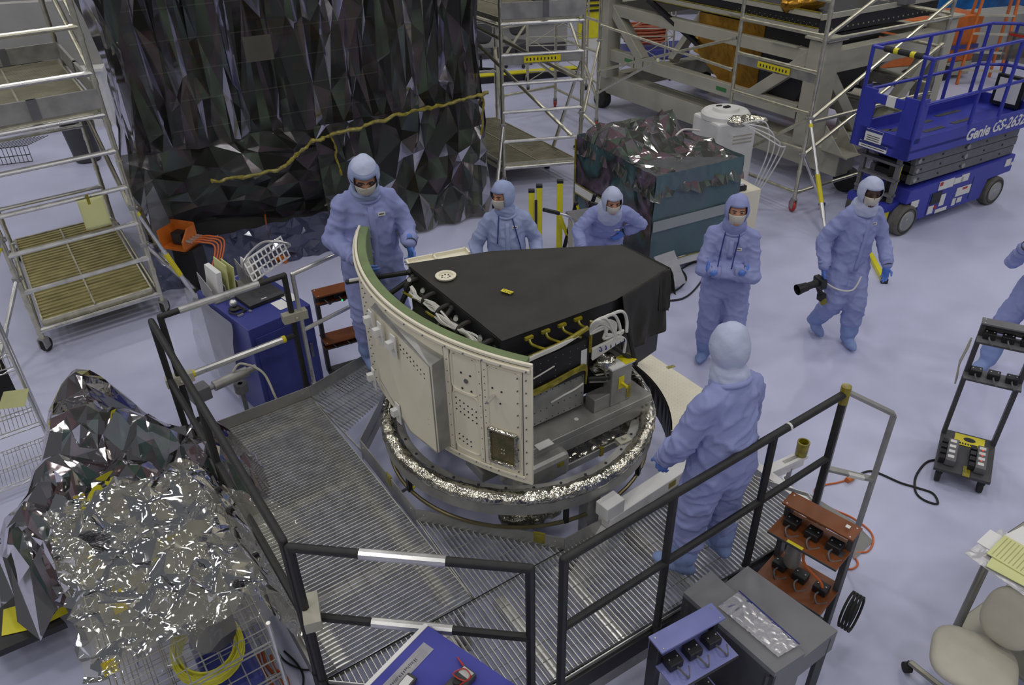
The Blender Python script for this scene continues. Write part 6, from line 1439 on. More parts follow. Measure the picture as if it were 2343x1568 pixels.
b = MB(); e0, e1_ = o_ + tz * (BH / 2) - tn * .10, o_ + tz * (BH / 2) + tx2 * BW - tn * .10; b.path(cat([e1_, e1_ + tn * .08 + tx2 * .06, e1_ + tn * .13 - tx2 * .08 + tz * .1, (e0 + e1_) / 2 + tn * .12 + tz * .15, e0 + tn * .13 + tz * .1, e0], 6), .011, 8); b.build('carry_handle', M['alu_bright'], bk)
# grey cylinder arm on a stem in front of the cabinet
ga = thing('actuator_arm', 'grey cylinder with ribbed box end on a short stem below the white handrail section', 'actuator', G(548, 940, .3)); a_ = G(470, 893, .78); c_ = G(560, 852, .78); d_ = (c_ - a_).normalized()
b = MB(); b.tube(a_ + d_ * .07, a_ + d_ * .36, .043, 16); b.tube(a_ + d_ * .36, a_ + d_ * .44, .028, 12); b.tube(a_ + d_ * .02, a_ + d_ * .08, .022, 10); b.build('cylinder', M['alu_dull'], ga)
b = MB(); b.box(a_ - d_ * .05, (.15, .12, .12), rz(math.atan2(d_.y, d_.x))); b.build('ribbed_box', M['greymach'], ga, smooth=0, bevel=.008)
st = a_ + d_ * .28; b = MB(); b.tube((st.x, st.y, .02), (st.x, st.y, .70), .02, 8); b.tube((st.x, st.y, .62), (st.x, st.y, .70), .055, 12); b.tube((st.x, st.y, .0), (st.x, st.y, .025), .12, 14); b.build('stem', M['greymach'], ga)
b = MB(); b.path(cat([a_ + d_ * .25 + Z1 * .05, a_ + d_ * .33 + Z1 * .09, a_ + d_ * .44 + Z1 * .0 + V3((.08, -.08, 0)), V3((-1.95, 4.95, .62)) + V3((.0, .12, -.05)), V3((-1.95, 5.2, .30))], 8), .010, 6); b.build('cord', M['frame_w'], ga)
# ---------------------------------------------------------------- power carts
def outlet(par, q, R, w=.085):
    b = MB(); b.box(q, (w, .075, .05), R); o = world_base(b.build('outlet_box', M['black'], par, smooth=0, bevel=.005)); b = MB()
    for sx in (-.3, .3): b.ell(q + R @ V3((sx * w, .0, .028)), (.006, .006, .004), 6, 4)
    b.build('screws', M['alu_bright'], o); return o
def power_cart(nm, label, o, u, v, W_, D_, H, top_m, body_m, shelves, outlets=3, zb=.13, cut=0):
    """o: back-left corner on the floor; u along the shelf, v towards the working side"""
    t = thing(nm, label, 'cart', o); u, v = V3(u).normalized(), V3(v).normalized(); Rr = Matrix((u, v if u.cross(v).z > 0 else -v, Z1)).transposed()
    b = MB(); b.obox(o + Z1 * zb, u * W_, v * D_, Z1 * .03); b.build('base_plate', M[body_m], t, smooth=0, bevel=.006)
    for a, c in ((.05, .06), (W_ - .05, .06), (.05, D_ - .06), (W_ - .05, D_ - .06)):
        p = o + u * a + v * c; b = MB(); b.tube(p - u * .018 + Z1 * .05, p + u * .018 + Z1 * .05, .05, 14); b.obox(p - u * .025 - v * .03 + Z1 * .09, u * .05, v * .06, Z1 * .03); b.build('caster', M['rubber'], t)
    for a in (0, W_ - .035): b = MB(); b.obox(o + u * a + Z1 * zb, u * .035, v * .075, Z1 * (H - zb)); b.build('upright', M[body_m], t, smooth=0, bevel=.004)
    for z, d, top in shelves:
        if top:
            b = MB(); b.obox(o + u * -.004 - v * .004 + Z1 * z, u * (W_ + .008), v * d, Z1 * .012); b.obox(o + Z1 * (z - .09), u * W_, v * .012, Z1 * .09); s_ = world_base(b.build('top_panel', M[top_m], t, smooth=0)); b = MB()
            for a in (.02, W_ - .02):
                for c in (.02, d - .02): b.ell(o + u * a + v * c + Z1 * (z + .013), (.006, .006, .003), 6, 4)
            build_each(b, 'panel_screw', M['alu_bright'], s_)
        else:
            b = MB(); b.obox(o + Z1 * z, u * W_, v * d, Z1 * .012); s_ = world_base(b.build('shelf', M[top_m], t, smooth=0)); b = MB(); b.obox(o + v * d + Z1 * z - v * .002, u * W_, v * .005, Z1 * .014); b.build('shelf_edge', M[body_m], s_, smooth=0)
            for k in range(outlets):
                q = o + u * (W_ * (k + .6) / (outlets + .2)) + v * (d * .45) + Z1 * (z + .04); ob_ = outlet(t, q, Rr)
                b = MB(); b.path(cat([q + v * .04, q + v * .09 + Z1 * .01, q + v * .10 - Z1 * .03 + u * .03, q + v * .05 - Z1 * .03 + u * .07], 5), .006, 5); b.build('lead', M['greymach'], t)
    return t, u, v
t, u, v = power_cart('power_cart', 'orange-brown panelled power cart at the right end of the grating beside the grey desk', V3((1.70, 3.42, 0)), (.70, -.71, 0), (-.71, -.70, 0), .43, .34, 1.0, 'brown', 'desk_dark', ((1.0, .13, True), (.86, .26, False), (.50, .30, False)))
o = V3((1.70, 3.42, 0))
b = MB(); b.obox(o + u * .30 + v * .10 + Z1 * .873, u * .11, v * .055, Z1 * .002); b.build('grey_tag', M['grey_tape'], t, smooth=0); b = MB(); b.obox(o + u * .12 + v * .235 + Z1 * .872, u * .10, v * .025, Z1 * .002); b.build('yellow_label', M['ytape'], t, smooth=0); b = MB(); b.obox(o + u * .36 + v * .05 + Z1 * 1.033, u * .025, v * .025, Z1 * .001); b.build('white_sticker', M['label'], t, smooth=0)
b = MB(); b.lathe([(.05, 0), (.05, .26), (0, .26)], o + u * .13 + v * .10 + Z1 * .56, 16); b.build('grey_canister', M['alu_dull'], t)
b = MB()
for k in range(4): b.path([o + u * (.50 + .02 * k) + v * (.05 + .09 * math.cos(a)) + Z1 * (.40 + .14 * math.sin(a)) for a in [2 * PI * j / 16 for j in range(16)]], .008, 5, closed=True)
b.build('coiled_black_cable', M['rubber'], t)
b = MB(); b.path(cat([o + u * .2 + v * .1 + Z1 * .86, o + u * .22 + v * .18 + Z1 * .72, o + u * .34 + v * .15 + Z1 * .6, o + u * .36 + v * .15 + Z1 * .53], 6), .009, 6); b.build('orange_lead', M['orange_cord'], t)
power_cart('power_cart', 'lavender-blue topped power cart with three black outlet boxes beside the grey desk', V3((.67, 2.46, 0)), (.88, .475, 0), (.475, -.88, 0), .41, .30, .95, 'lav', 'black', ((.95, .11, True), (.80, .24, False), (.40, .28, False)))
t, u, v = power_cart('power_cart', 'slate grey power cart with yellow sign on its base on the open floor at right', V3((3.62, 5.00, 0)), (.88, -.475, 0), (-.53, -.85, 0), .40, .56, 1.24, 'greymach', 'desk_dark', ((1.24, .10, True), (1.12, .18, False), (.78, .18, False)))
o = V3((3.62, 5.00, 0)); b = MB(); b.obox(o + u * .10 + v * .03 + Z1 * .163, u * .22, v * .15, Z1 * .004); s_ = world_base(b.build('yellow_sign', M['ytape'], t, smooth=0)); b = MB(); b.ell(o + u * .21 + v * .09 + Z1 * .168, (.045, .030, .002), 16, 4, rz(-.5)); b.build('oval_emblem', M['ink'], s_); b = MB()
for k in range(9): b.obox(o + u * (.12 + .02 * k) + v * .145 + Z1 * .1675, u * .012, v * .022, Z1 * .001)
b.build('sign_print', M['ink'], s_, smooth=0)
for a in (.06, .27):
    b = MB(); b.obox(o + u * a + v * .20 + Z1 * .163, u * .075, v * .30, Z1 * .06); st_ = world_base(b.build('outlet_strip', M['greymach'], t, smooth=0, bevel=.005)); b = MB()
    for k in range(4): b.obox(o + u * (a + .012) + v * (.22 + .07 * k) + Z1 * .2235, u * .045, v * .035, Z1 * .002)
    b.build('outlet_labels', M['label'], st_, smooth=0)
    b = MB()
    for k in range(4): b.obox(o + u * (a - .045) + v * (.21 + .075 * k) + Z1 * .165, u * .04, v * .05, Z1 * .05)
    b.build('plugs', M['black'], st_, smooth=0)
    if a > .2:
        b = MB()
        for k in range(3): b.ell(o + u * (a + .035) + v * (.265 + .07 * k) + Z1 * .226, (.007, .007, .004), 8, 5)
        b.build('red_lamps', M['led_r'], st_)
b = MB(); b.obox(o + u * .20 + v * .45 + Z1 * .165, u * .05, v * .13, Z1 * .003); b.build('amber_tape', M['kapton'], t, smooth=0)
b = MB()
for k in range(10): b.path([o - u * .03 + v * (.02 + .006 * k) + Z1 * (.66 + .02 * (k % 3)), o - u * .05 + v * (.03 + .006 * k) + Z1 * .85, o - u * .03 + v * (.02 + .006 * k) + Z1 * (1.02 + .02 * (k % 4))], .007, 5)
b.build('hank_of_grey_cable', M['frame_w'], t)
t, u, v = power_cart('power_cart', 'orange-brown panelled power cart behind the tall person and the bare handrail', V3((-1.80, 6.10, 0)), (.89, .455, 0), (.455, -.89, 0), .42, .30, 1.0, 'brown', 'desk_dark', ((1.0, .16, True), (.52, .2, True), (.90, .12, False), (.44, .15, False)))
b = MB(); q = V3((-1.80, 6.10, 0)) + u * .22 + v * .17 + Z1 * .93; b.ell(q, .008, 8, 6); b.build('green_lamp', M['led_g'], t)
# cords on the floor
def cord(nm, label, pts, r, m, z=.008, grp=None): b = MB(); b.path(cat([G(a_[0], a_[1], a_[2] if len(a_) > 2 else z) for a_ in pts], 8), r, 6); o = b.build(nm, M[m], None); tag(o, label, 'cord', grp); return o
cord('black_cable', 'black power cable looping over the floor from the slate grey cart', ((2150, 1052), (2120, 1058), (2096, 1090), (2095, 1125), (2115, 1145), (2145, 1153), (2135, 1130), (2100, 1117), (2060, 1105), (2010, 1083), (1985, 1079), (1958, 1090)), .009, 'rubber')
cord('extension_cord', 'orange extension cord plugged to the black cord under the grey end frame', ((1940, 1098), (1915, 1105), (1888, 1110), (1865, 1120), (1872, 1145), (1905, 1165), (1950, 1185), (1990, 1215), (1998, 1240), (1985, 1262), (1955, 1267), (1963, 1290), (1950, 1302), (1930, 1300)), .007, 'orange_cord')
pl = thing('cord_connector', 'yellow and orange plug joining the cords on the floor under the grey end frame', 'plug', G(1945, 1094, .02)); a_, c_ = G(1938, 1100, .022), G(1955, 1088, .022); b = MB(); b.tube(a_, a_.lerp(c_, .55), .022, 10, .026); b.build('orange_half', M['orange'], pl); b = MB(); b.tube(a_.lerp(c_, .55), c_, .028, 10, .020); b.build('yellow_half', M['yellow'], pl)
# white rail piece with tape roll
wr = thing('white_rail_fixture', 'short white rail fixture standing on the floor past the grating corner', 'fixture', G(1790, 1100, 0)); a_ = G(1748, 1082, .30); c_ = G(1840, 1040, .30); d_ = (c_ - a_).normalized()
b = MB(); b.bar(a_ - d_ * .15, c_, .08, .03); b.bar(a_ - d_ * .15 - Z1 * .06, c_ - Z1 * .06, .03, .09); b.build('rail', M['white2'], wr, smooth=0); b = MB(); b.bar(a_ + d_ * .2 + Z1 * .016, c_ - d_ * .04 + Z1 * .016, .03, .004); b.build('grey_inset', M['alu_dull'], wr, smooth=0)
for k in (.05, .7): p = a_.lerp(c_, k); b = MB(); b.tube((p.x, p.y, 0), (p.x, p.y, .22), .018, 8); b.tube((p.x, p.y, 0), (p.x, p.y, .015), .05, 12); b.build('leg', M['alu_dull'], wr)
rt_ = thing('tape_roll', 'amber tape roll standing on the end of the white rail fixture', 'tape', c_); b = MB(); b.lathe([(.045, .0), (.048, .13), (.036, .13), (.034, .0)], c_ + Z1 * .016 - d_ * .04, 18, closed=True); b.build('roll', M['kapton'], rt_)
b = MB(); q = G(1800, 1106, 0); b.lathe([(.045, .0), (.045, .05), (.03, .05), (.03, .0)], q + Z1 * .002, 18, closed=True); o = b.build('pipe_ring', M['alu_bright'], None); tag(o, 'small pale pipe ring standing on the floor beside the grating corner', 'ring')
b = MB(); q = [G(1955, 1195, .01), G(1998, 1240, .004), G(1955, 1280, .01), G(1880, 1160, .03), G(1850, 1130, .03)]; b.plate([q[0], q[1], q[2], q[3], q[4]], Z1 * .004); o = b.build('ramp_sheet', film('grey_clear', (.85, .85, .83), .45, rough=.15, body=(.4, .4, .38)), None, smooth=0); tag(o, 'thin grey plastic sheet on the floor behind the orange-brown cart', 'sheet')
# ---------------------------------------------------------------- desk, pouch, table, stool
dk_ = thing('grey_desk', 'grey laminate desk with a raised front ledge at the bottom right of the platform', 'desk', (1.35, 2.7, 0))
d0, d1, d2_, d3_ = V3((.95, 2.89, 0)), V3((1.14, 3.04, 0)), V3((1.51, 2.48, 0)), V3((1.32, 2.37, 0)); e0_, e1q = V3((1.38, 3.10, 0)), V3((1.75, 2.64, 0))
b = MB(); b.prism([d0, d1, d2_, d3_], .73, .765); b.build('front_ledge', M['desk'], dk_, smooth=0)
b = MB(); b.prism([d1.lerp(d2_, .14), e0_, e1q, d2_], .70, .728); b.build('desktop', M['desk'], dk_, smooth=0)
b = MB(); b.prism([d0, d0.lerp(d1, .08), d3_.lerp(d2_, .08), d3_], .12, .73); b.build('front_panel', M['desk_dark'], dk_, smooth=0)
b = MB(); b.prism([d3_ + (d0 - d3_) * .04, d3_, d2_, d2_ + (d1 - d2_) * .04], .35, .73); b.build('end_panel', M['desk'], dk_, smooth=0)
b = MB(); b.prism([d2_, d2_ + (d1 - d2_) * .03, e1q + (e0_ - e1q) * .03, e1q], .56, .70); b.build('apron', M['desk'], dk_, smooth=0)
for p in (e1q.lerp(e0_, .05).lerp(d2_, .2), e0_.lerp(d1, .1), d0.lerp(d2_, .06), d3_.lerp(d1, .06)): b = MB(); b.box((p.x, p.y, .35), (.04, .04, .70)); b.build('leg', M['desk_dark'], dk_, smooth=0)
pu = [G(1643, 1390, .772), G(1690, 1356, .772), G(1828, 1478, .772), G(1780, 1506, .772)]
po = thing('plastic_pouch', 'clear zip pouch lying across the ledge of the grey desk', 'pouch', pu[0]); b = MB(); b.grid(lambda a, c: pu[0].lerp(pu[1], a).lerp(pu[3].lerp(pu[2], a), c) + Z1 * (.006 + abs(noise.noise(V3((a * 5, c * 12, 1)))) * .014), 14, 40); o = b.build('pouch', M['pouch'], po, smooth=60)
b = MB(); b.path([pu[1] + Z1 * .014, pu[2] + Z1 * .014], .004, 6); b.build('blue_zip', M['ink_blue'], po)
T0, T1, T2 = G(2228, 1268, .9), G(2343, 1190, .9), G(2343, 1352, .9); td = (T1 - T0).normalized(); tp_ = (T2 - T0); tp_ = (tp_ - td * tp_.dot(td)).normalized()
tb = thing('steel_table', 'stainless steel table with a lower shelf at the right edge of the picture', 'table', T0)
b = MB(); b.obox(T0 - Z1 * .045, td * 1.3, tp_ * .7, Z1 * .045); b.build('tabletop', M['steel'], tb, smooth=0, bevel=.02, seg=3)
b = MB(); b.obox(V3((T0.x, T0.y, .26)) + td * .04 + tp_ * .04, td * 1.22, tp_ * .62, Z1 * .03); b.build('lower_shelf', M['steel'], tb, smooth=0, bevel=.008)
for a, c in ((.06, .06), (1.22, .06), (1.22, .64), (.06, .64)): p = T0 + td * a + tp_ * c; b = MB(); b.tube((p.x, p.y, 0.01), (p.x, p.y, .87), .024, 12); b.build('leg', M['steel'], tb)
tdir = math.atan2(td.y, td.x)
pap = [('clear folder under the papers at the corner of the steel table', 'pouch', (2318, 1285), .0, .36, .36, .001), ('white sheet under the yellow pads on the steel table', 'paper', (2302, 1258), .10, .16, .26, .003), ('yellow pad lying under the top pad on the steel table', 'paper_y', (2338, 1306), .22, .24, .30, .010), ('yellow ruled pad on top of the papers on the steel table', 'paper_y', (2334, 1284), .12, .22, .28, .017), ('white sheet at the back of the steel table papers', 'paper', (2340, 1232), -.1, .16, .12, .006)]
for k, (lb_, m_, (pu_, pv_), rot, w_, h_, zz) in enumerate(pap):
    R = rz(tdir + rot); b = MB(); p = G(pu_, pv_, .902) + Z1 * zz; b.box(p, (w_, h_, .005 if m_ == 'paper_y' else .002), R); o = b.build('note_pad' if m_ == 'paper_y' else 'paper_sheet', M[m_], None, smooth=0); tag(o, lb_, 'paper')
    if k == 3:
        b = MB()
        for q in range(12): b.box(p + R @ V3((0, -.125 + .022 * q, .0032)), (w_ * .86, .004, .0008), R)
        b.build('ruled_writing', mat('pencil_marks', (.36, .37, .16), rough=.8), o, smooth=0)
stl = thing('swivel_stool', 'beige vinyl swivel chair beside the steel table', 'chair', (2.62, 2.62, 0)); sc0 = V3((2.55, 2.60, 0))
def cushion(c, w_, h_, t_, R, n_=3.2):
    m = MB()
    def fn(i, j):
        a = 2 * PI * i; bb = PI * (j - .5); ca_, sa_ = math.cos(a), math.sin(a); k = (abs(ca_) ** n_ + abs(sa_) ** n_) ** (-1 / n_); r = max(0, math.cos(bb)) ** .35
        return c + R @ V3((w_ / 2 * k * ca_ * r, h_ / 2 * k * sa_ * r, t_ / 2 * math.sin(bb)))
    m.grid(fn, 40, 14, wrap=True); return m
cushion(sc0 + Z1 * .48, .44, .42, .08, rz(-.55)).build('seat', M['stool'], stl, smooth=180)
bq = G(2312, 1440, .78); Rb = rz(-.62) @ Matrix.Rotation(1.35, 3, 'X'); bq = sc0 + rz(-.55) @ V3((.12, .20, .78)); bq = V3((2.74, 2.70, .72))
cushion(bq, .30, .36, .06, rz(-.95) @ Matrix.Rotation(1.25, 3, 'X'), 2.4).build('backrest', M['stool'], stl, smooth=180)
b = MB(); b.tube(sc0 + Z1 * .12, sc0 + Z1 * .45, .028, 10); b.path(cat([sc0 + Z1 * .42, (sc0 + bq) / 2 + V3((.06, .03, -.18)), bq - Z1 * .08], 5), .016, 6); b.build('column', M['greymach'], stl)
for k in range(5):
    a = 2.05 + 2 * PI * k / 5; d_ = V3((math.cos(a), math.sin(a), 0)); b = MB(); b.bar(sc0 + Z1 * .13, sc0 + d_ * .30 + Z1 * .09, .035, .03); g = world_base(b.build('base_leg', M['steel'], stl, smooth=0, bevel=.008)); p = sc0 + d_ * .30; b = MB(); b.tube(p + V3((-.02, 0, .035)), p + V3((.02, 0, .035)), .034, 12); b.tube(p + Z1 * .05, p + Z1 * .09, .012, 6); b.build('caster', M['rubber'], g)
# blue notebook case with meter in the foreground
bz = 1.12; B0, B1_, B2_ = G(980, 1432, bz), G(1180, 1568, bz), G(800, 1568, bz); ub_ = (B1_ - B0).normalized(); vb_ = (B2_ - B0); vb_ = (vb_ - ub_ * vb_.dot(ub_)).normalized()
bt = thing('tool_cabinet', 'blue topped roll cabinet with white edge in the foreground at the bottom', 'cabinet', (B0.x, B0.y - .3, 0))
b = MB(); b.obox(B0 - Z1 * .03, ub_ * .62, vb_ * .62, Z1 * .03); tpn = world_base(b.build('top', mat('royal_blue_mat', (.045, .05, .33), rough=.5, noise_amt=.06), bt, smooth=0, bevel=.003)); b = MB(); b.obox(B0 - ub_ * .022 - Z1 * .03, ub_ * .022, vb_ * .62, Z1 * .034); b.build('white_edge', M['paper'], tpn, smooth=0)
b = MB(); b.obox(B0 + ub_ * .03 + vb_ * .03 - Z1 * (bz - .10), ub_ * .56, vb_ * .56, Z1 * (bz - .13)); b.build('body', M['blue_cab'], bt, smooth=0)
for a, c in ((.08, .08), (.54, .08), (.54, .54), (.08, .54)): p = B0 + ub_ * a + vb_ * c; b = MB(); b.tube(V3((p.x - .02, p.y, .05)), V3((p.x + .02, p.y, .05)), .05, 12); b.tube((p.x, p.y, .05), (p.x, p.y, .12), .015, 6); b.build('caster', M['rubber'], bt)
lbq = B0 + ub_ * .055 + vb_ * .115 + Z1 * .001; b = MB(); b.obox(lbq, ub_ * .05, vb_ * .36, Z1 * .001); s_ = world_base(b.build('paper_label', M['label'], tpn, smooth=0)); b = MB(); b.obox(lbq - ub_ * .008 - vb_ * .03 + Z1 * .001, ub_ * .066, vb_ * .4, Z1 * .0008); b.build('clear_tape', M['pouch'], s_, smooth=0)
r2 = random.Random(5); b = MB(); kk = .06
while kk < .33:
    w_ = r2.uniform(.004, .012); b.obox(lbq + ub_ * (.016 + r2.uniform(0, .004)) + vb_ * kk + Z1 * .0022, ub_ * r2.uniform(.010, .018), vb_ * w_ * .35, Z1 * .0004); kk += w_
b.build('handwritten_text', M['ink'], s_, smooth=0)
mt = thing('multimeter', 'multimeter with red leads on the blue cabinet top in the foreground', 'meter', B0 + ub_ * .34 + vb_ * .30); mq = G(1052, 1562, bz + .02); b = MB(); b.box(mq, (.085, .15, .04), rz(-.7)); b.build('body', M['desk_dark'], mt, smooth=0, bevel=.012); b = MB(); b.box(mq + rz(-.7) @ V3((0, .045, .021)), (.06, .04, .003), rz(-.7)); b.build('display', mat('lcd', (.55, .57, .55), rough=.08, spec=.8), mt, smooth=0)
b = MB(); b.lathe([(.022, 0), (.020, .012), (0, .012)], mq + rz(-.7) @ V3((0, -.015, .02)), 16); b.build('dial', M['black'], mt)
b = MB(); b.path(cat([mq + V3((.0, -.03, .025)), mq + V3((.05, .0, .04)), mq + V3((.02, .05, .03)), mq + V3((-.03, .02, .035)), mq + V3((.03, -.02, .04)), mq + V3((.06, .04, .01))], 6), .0035, 5); b.build('red_lead', M['red'], mt)
a_, c_ = G(1046, 1504, bz + .012), G(1078, 1548, bz + .012); b = MB(); b.tube(a_, c_, .003, 8, .009); b.build('test_probe', M['red'], mt)
sq = G(930, 1566, bz + .02); sm = thing('small_gauge', 'small grey rounded gadget cut by the bottom edge on the blue cabinet top', 'gadget', sq); b = MB(); b.box(sq, (.06, .10, .035), rz(-.6)); b.build('body', M['desk_dark'], sm, smooth=0, bevel=.014); b = MB(); b.box(sq + Z1 * .018, (.04, .06, .004), rz(-.6)); b.build('screen', M['label'], sm, smooth=0, bevel=.001)
# ---------------------------------------------------------------- plastic-covered rack on the left
k0 = V3((-2.56, 4.69, 0)); R0 = k0 + e1 * 1.22 + n1 * .16; RL_, RW_ = 1.20, .78
def RK(a, c, z): return R0 + e1 * a + n1 * c + Z1 * z
rk = thing('wire_rack', 'chrome wire rack full of cables under the clear plastic sheet at bottom left', 'rack', RK(.6, .4, 0))
for a, c in ((0, 0), (RL_, 0), (RL_, RW_), (0, RW_)): b = MB(); b.tube(RK(a, c, .08), RK(a, c, .95), .013, 8); b.build('post', M['alu_bright'], rk); p = RK(a, c, 0); b = MB(); b.tube(p + V3((-.015, 0, .045)), p + V3((.015, 0, .045)), .045, 12); b.build('caster', M['rubber'], rk)
for z in (.14, .52, .80):
    b = MB()
    for k in range(13): b.tube(RK(RL_ * k / 12, 0, z), RK(RL_ * k / 12, RW_, z), .0035, 5)
    for k in range(10): b.tube(RK(0, RW_ * k / 9, z), RK(RL_, RW_ * k / 9, z), .0035, 5)
    for a, c, d_, f_ in ((0, 0, RL_, 0), (0, RW_, RL_, RW_), (0, 0, 0, RW_), (RL_, 0, RL_, RW_)): b.tube(RK(a, c, z), RK(d_, f_, z), .006, 6); b.tube(RK(a, c, z - .03), RK(d_, f_, z - .03), .005, 6)
    b.build('wire_shelf', M['alu_dull'], rk)
b = MB(); c = RK(.86, .30, .56)
for k in range(16): rr = .15 + .010 * (k % 5); b.path([c + e1 * (rr * 1.25 * math.cos(a)) + n1 * (rr * math.sin(a)) + Z1 * (.012 * (k // 3) + noise.noise(V3((k, a, 0))) * .008) for a in [2 * PI * j / 24 for j in range(24)]], .008, 5, closed=True)
o = b.build('cable_coil', M['cable_y'], None); tag(o, 'coil of yellow cable on the shelf of the chrome wire rack', 'cable')
b = MB(); c = RK(.95, .60, .17)
for k in range(10): rr = .10 + .012 * (k % 4); b.path([c + e1 * (rr * 1.3 * math.cos(a)) + n1 * (rr * math.sin(a)) + Z1 * (.010 * (k // 3)) for a in [2 * PI * j / 20 for j in range(20)]], .009, 5, closed=True)
o = b.build('cable_coil', M['orange_cord'], None); tag(o, 'coil of orange cord on the bottom shelf of the chrome wire rack', 'cable')
b = MB(); b.obox(RK(.55, .08, .16), e1 * .5, n1 * .3, Z1 * .22); o = b.build('storage_bin', M['blue_cab'], None, smooth=0, bevel=.02); tag(o, 'dark blue bin on the bottom shelf of the chrome wire rack', 'bin')
eq = thing('bench_unit', 'dark bench unit standing on the wire rack under the clear plastic', 'equipment', RK(.4, .4, .81))
b = MB(); b.obox(RK(.06, .06, .812), e1 * .75, n1 * .66, Z1 * .30); b.build('case', mat('olive_grey_case', (.15, .15, .125), rough=.45, noise_amt=.15), eq, smooth=0, bevel=.02); b = MB(); b.tube(RK(.98, .25, .812), RK(.98, .25, 1.02), .12, 20); b.build('round_can', M['desk_dark'], eq); b = MB(); b.obox(RK(.2, .35, 1.115), e1 * .3, n1 * .25, Z1 * .05); b.build('top_box', M['greymach'], eq, smooth=0, bevel=.01)
cs = thing('clear_plastic_sheet', 'crumpled clear plastic sheet with amber tape draped over the wire rack', 'sheet', RK(.6, .4, .8))
def hgt(a, c):
    z = 1.20 - .10 * max(0, a - .75)
    for d in (-.06 - a, a - (RL_ + .02), -.02 - c, c - (RW_ + .06)):
        if d > 0: z -= d * 2.4
    return z
def clear_fn(u, v):
    a = -.20 + 1.46 * u; c = -.18 + 1.0 * v; p = RK(a, c, 0); z = max(hgt(a, c), .80 if a > RL_ else .68) + noise.noise(p * 4) * .035
    return RK(a, c, z)
build_facet(facet_sheet(clear_fn, 620, 1.35, .040, 31, Z1, edge=26, jag=.02), 'sheet', M['film_clear'], cs, smooth=48)
build_facet(facet_sheet(lambda u, v: clear_fn(.08 + .88 * u, .04 + .92 * v) + Z1 * .03, 260, 1.35, .055, 32, Z1, edge=14, jag=.04), 'second_layer', M['film_clear'], cs, smooth=60)
fl_ = [RK(.30, -.12, 1.16), RK(.78, -.12, 1.05), RK(.62, -.48, .80), RK(.40, -.36, .98)]
b = MB(); b.grid(lambda u, v: fl_[0].lerp(fl_[1], u).lerp(fl_[3].lerp(fl_[2], u), v) + Z1 * (noise.noise(V3((u * 5, v * 5, 9))) * .03), 20, 20); b.build('loose_corner', M['film_clear'], cs, smooth=24)
for k, (u, v) in enumerate(((.10, .80), (.16, .86), (.34, .52), (.50, .44), (.52, .22), (.16, .10), (.30, .08), (.72, .78), (.46, .82), (.66, .10), (.95, .9), (.60, .66))):
    q = clear_fn(u, v) + Z1 * .012; x = (clear_fn(u + .03, v) - clear_fn(u, v)).normalized(); y = (clear_fn(u, v + .03) - clear_fn(u, v)); y = (y - x * y.dot(x)).normalized(); b = MB(); s = .5 + .5 * ((k * 37) % 10) / 10
    b.grid(lambda a, c: q + x * (a - .5) * .13 * s + y * (c - .5) * .06 + Z1 * noise.noise(V3((a * 5, c * 5, k))) * .012, 6, 4); b.build('amber_tape', M['kapton_f'], cs, smooth=30)
# smoky crumpled film behind and left of it
df = thing('smoky_film_heap', 'heap of crumpled smoky film behind the clear plastic sheet at left', 'sheet', RK(-.3, .5, .4))
dk2 = film('smoky_heap_film', (.55, .54, .5), .36, refl_col=(1, .97, .98), rough=.06, body=(.05, .05, .045), tints=[(.16, .10, .11), (.05, .05, .045), (.07, .12, .09), (.05, .05, .05), (.15, .12, .14), (.05, .09, .085)], tint_scale=4.5, ior=1.7, facet=True, bump=.15, bump_scale=4)
pk2 = [(-1.45, .42, 1.2, .22), (-1.15, .48, 1.1, .24), (-.95, .25, 1.0, .22), (-.68, .12, 1.05, .2), (-.58, -.20, .85, .18), (-.32, -.08, 1.0, .2), (-.28, .4, 1.0, .28), (-.75, .72, .9, .2), (-.45, .95, .75, .2)]
def heap(u, v):
    a = -1.90 + 2.06 * u; c = -.55 + 1.85 * v; z = max(h * math.exp(-((a - x) ** 2 + (c - y) ** 2) / (2 * s_ * s_)) for x, y, h, s_ in pk2)
    return RK(a, c, .22 + 1.12 * (1 - math.exp(-1.7 * z)) + noise.noise(V3((a * 4, c * 4, 3))) * .09)
hm = facet_sheet(heap, 640, 1.0, .045, 35, V3((.3, -.5, .8)), edge=20, jag=.03); hm.f = [f for f in hm.f if max(hm.v[i].z for i in f) > .62]; hm.m = [0] * len(hm.f); hm.v = [V3((q.x, q.y, max(q.z, .30))) for q in hm.v]
build_facet(hm, 'film', dk2, df)
def side(u, v):
    a = -.50 + .55 * u; c = RW_ - .10 + .26 * v; return RK(a, c, 1.14 - .60 * v)
build_facet(facet_sheet(side, 130, 1.8, .075, 36, V3((-.5, -.3, .6)), edge=14, jag=.04), 'side_film', dk2, df)
bx_ = thing('covered_crate', 'low grey crate hidden under the heap of smoky film', 'crate', RK(-.5, .4, 0)); b = MB(); b.obox(RK(-1.15, .08, .0), e1 * 1.0, n1 * .6, Z1 * .66); b.build('crate', M['desk_dark'], bx_, smooth=0, bevel=.01)
# orange and black cables hanging under the sheet
for k, pts in enumerate((((600, 1490), (612, 1525), (640, 1555), (665, 1580)), ((620, 1500), (628, 1530), (655, 1550), (662, 1585)), ((590, 1495), (600, 1530), (625, 1570)))):
    cord('orange_cable', ('leftmost', 'middle', 'rightmost')[(1, 2, 0)[k]] + ' orange cable on the floor beside the wire rack', pts, .009, 'orange_cord', .01, 'orange cables by the wire rack')
cord('black_cable', 'thin black cable curving to the handrail foot beside the wire rack', ((632, 1490), (655, 1515), (690, 1532), (720, 1533)), .006, 'rubber', .01)
cord('black_cable', 'thin black cable curving down to the picture edge beside the wire rack', ((650, 1490), (680, 1520), (694, 1550), (690, 1590)), .006, 'rubber', .01)
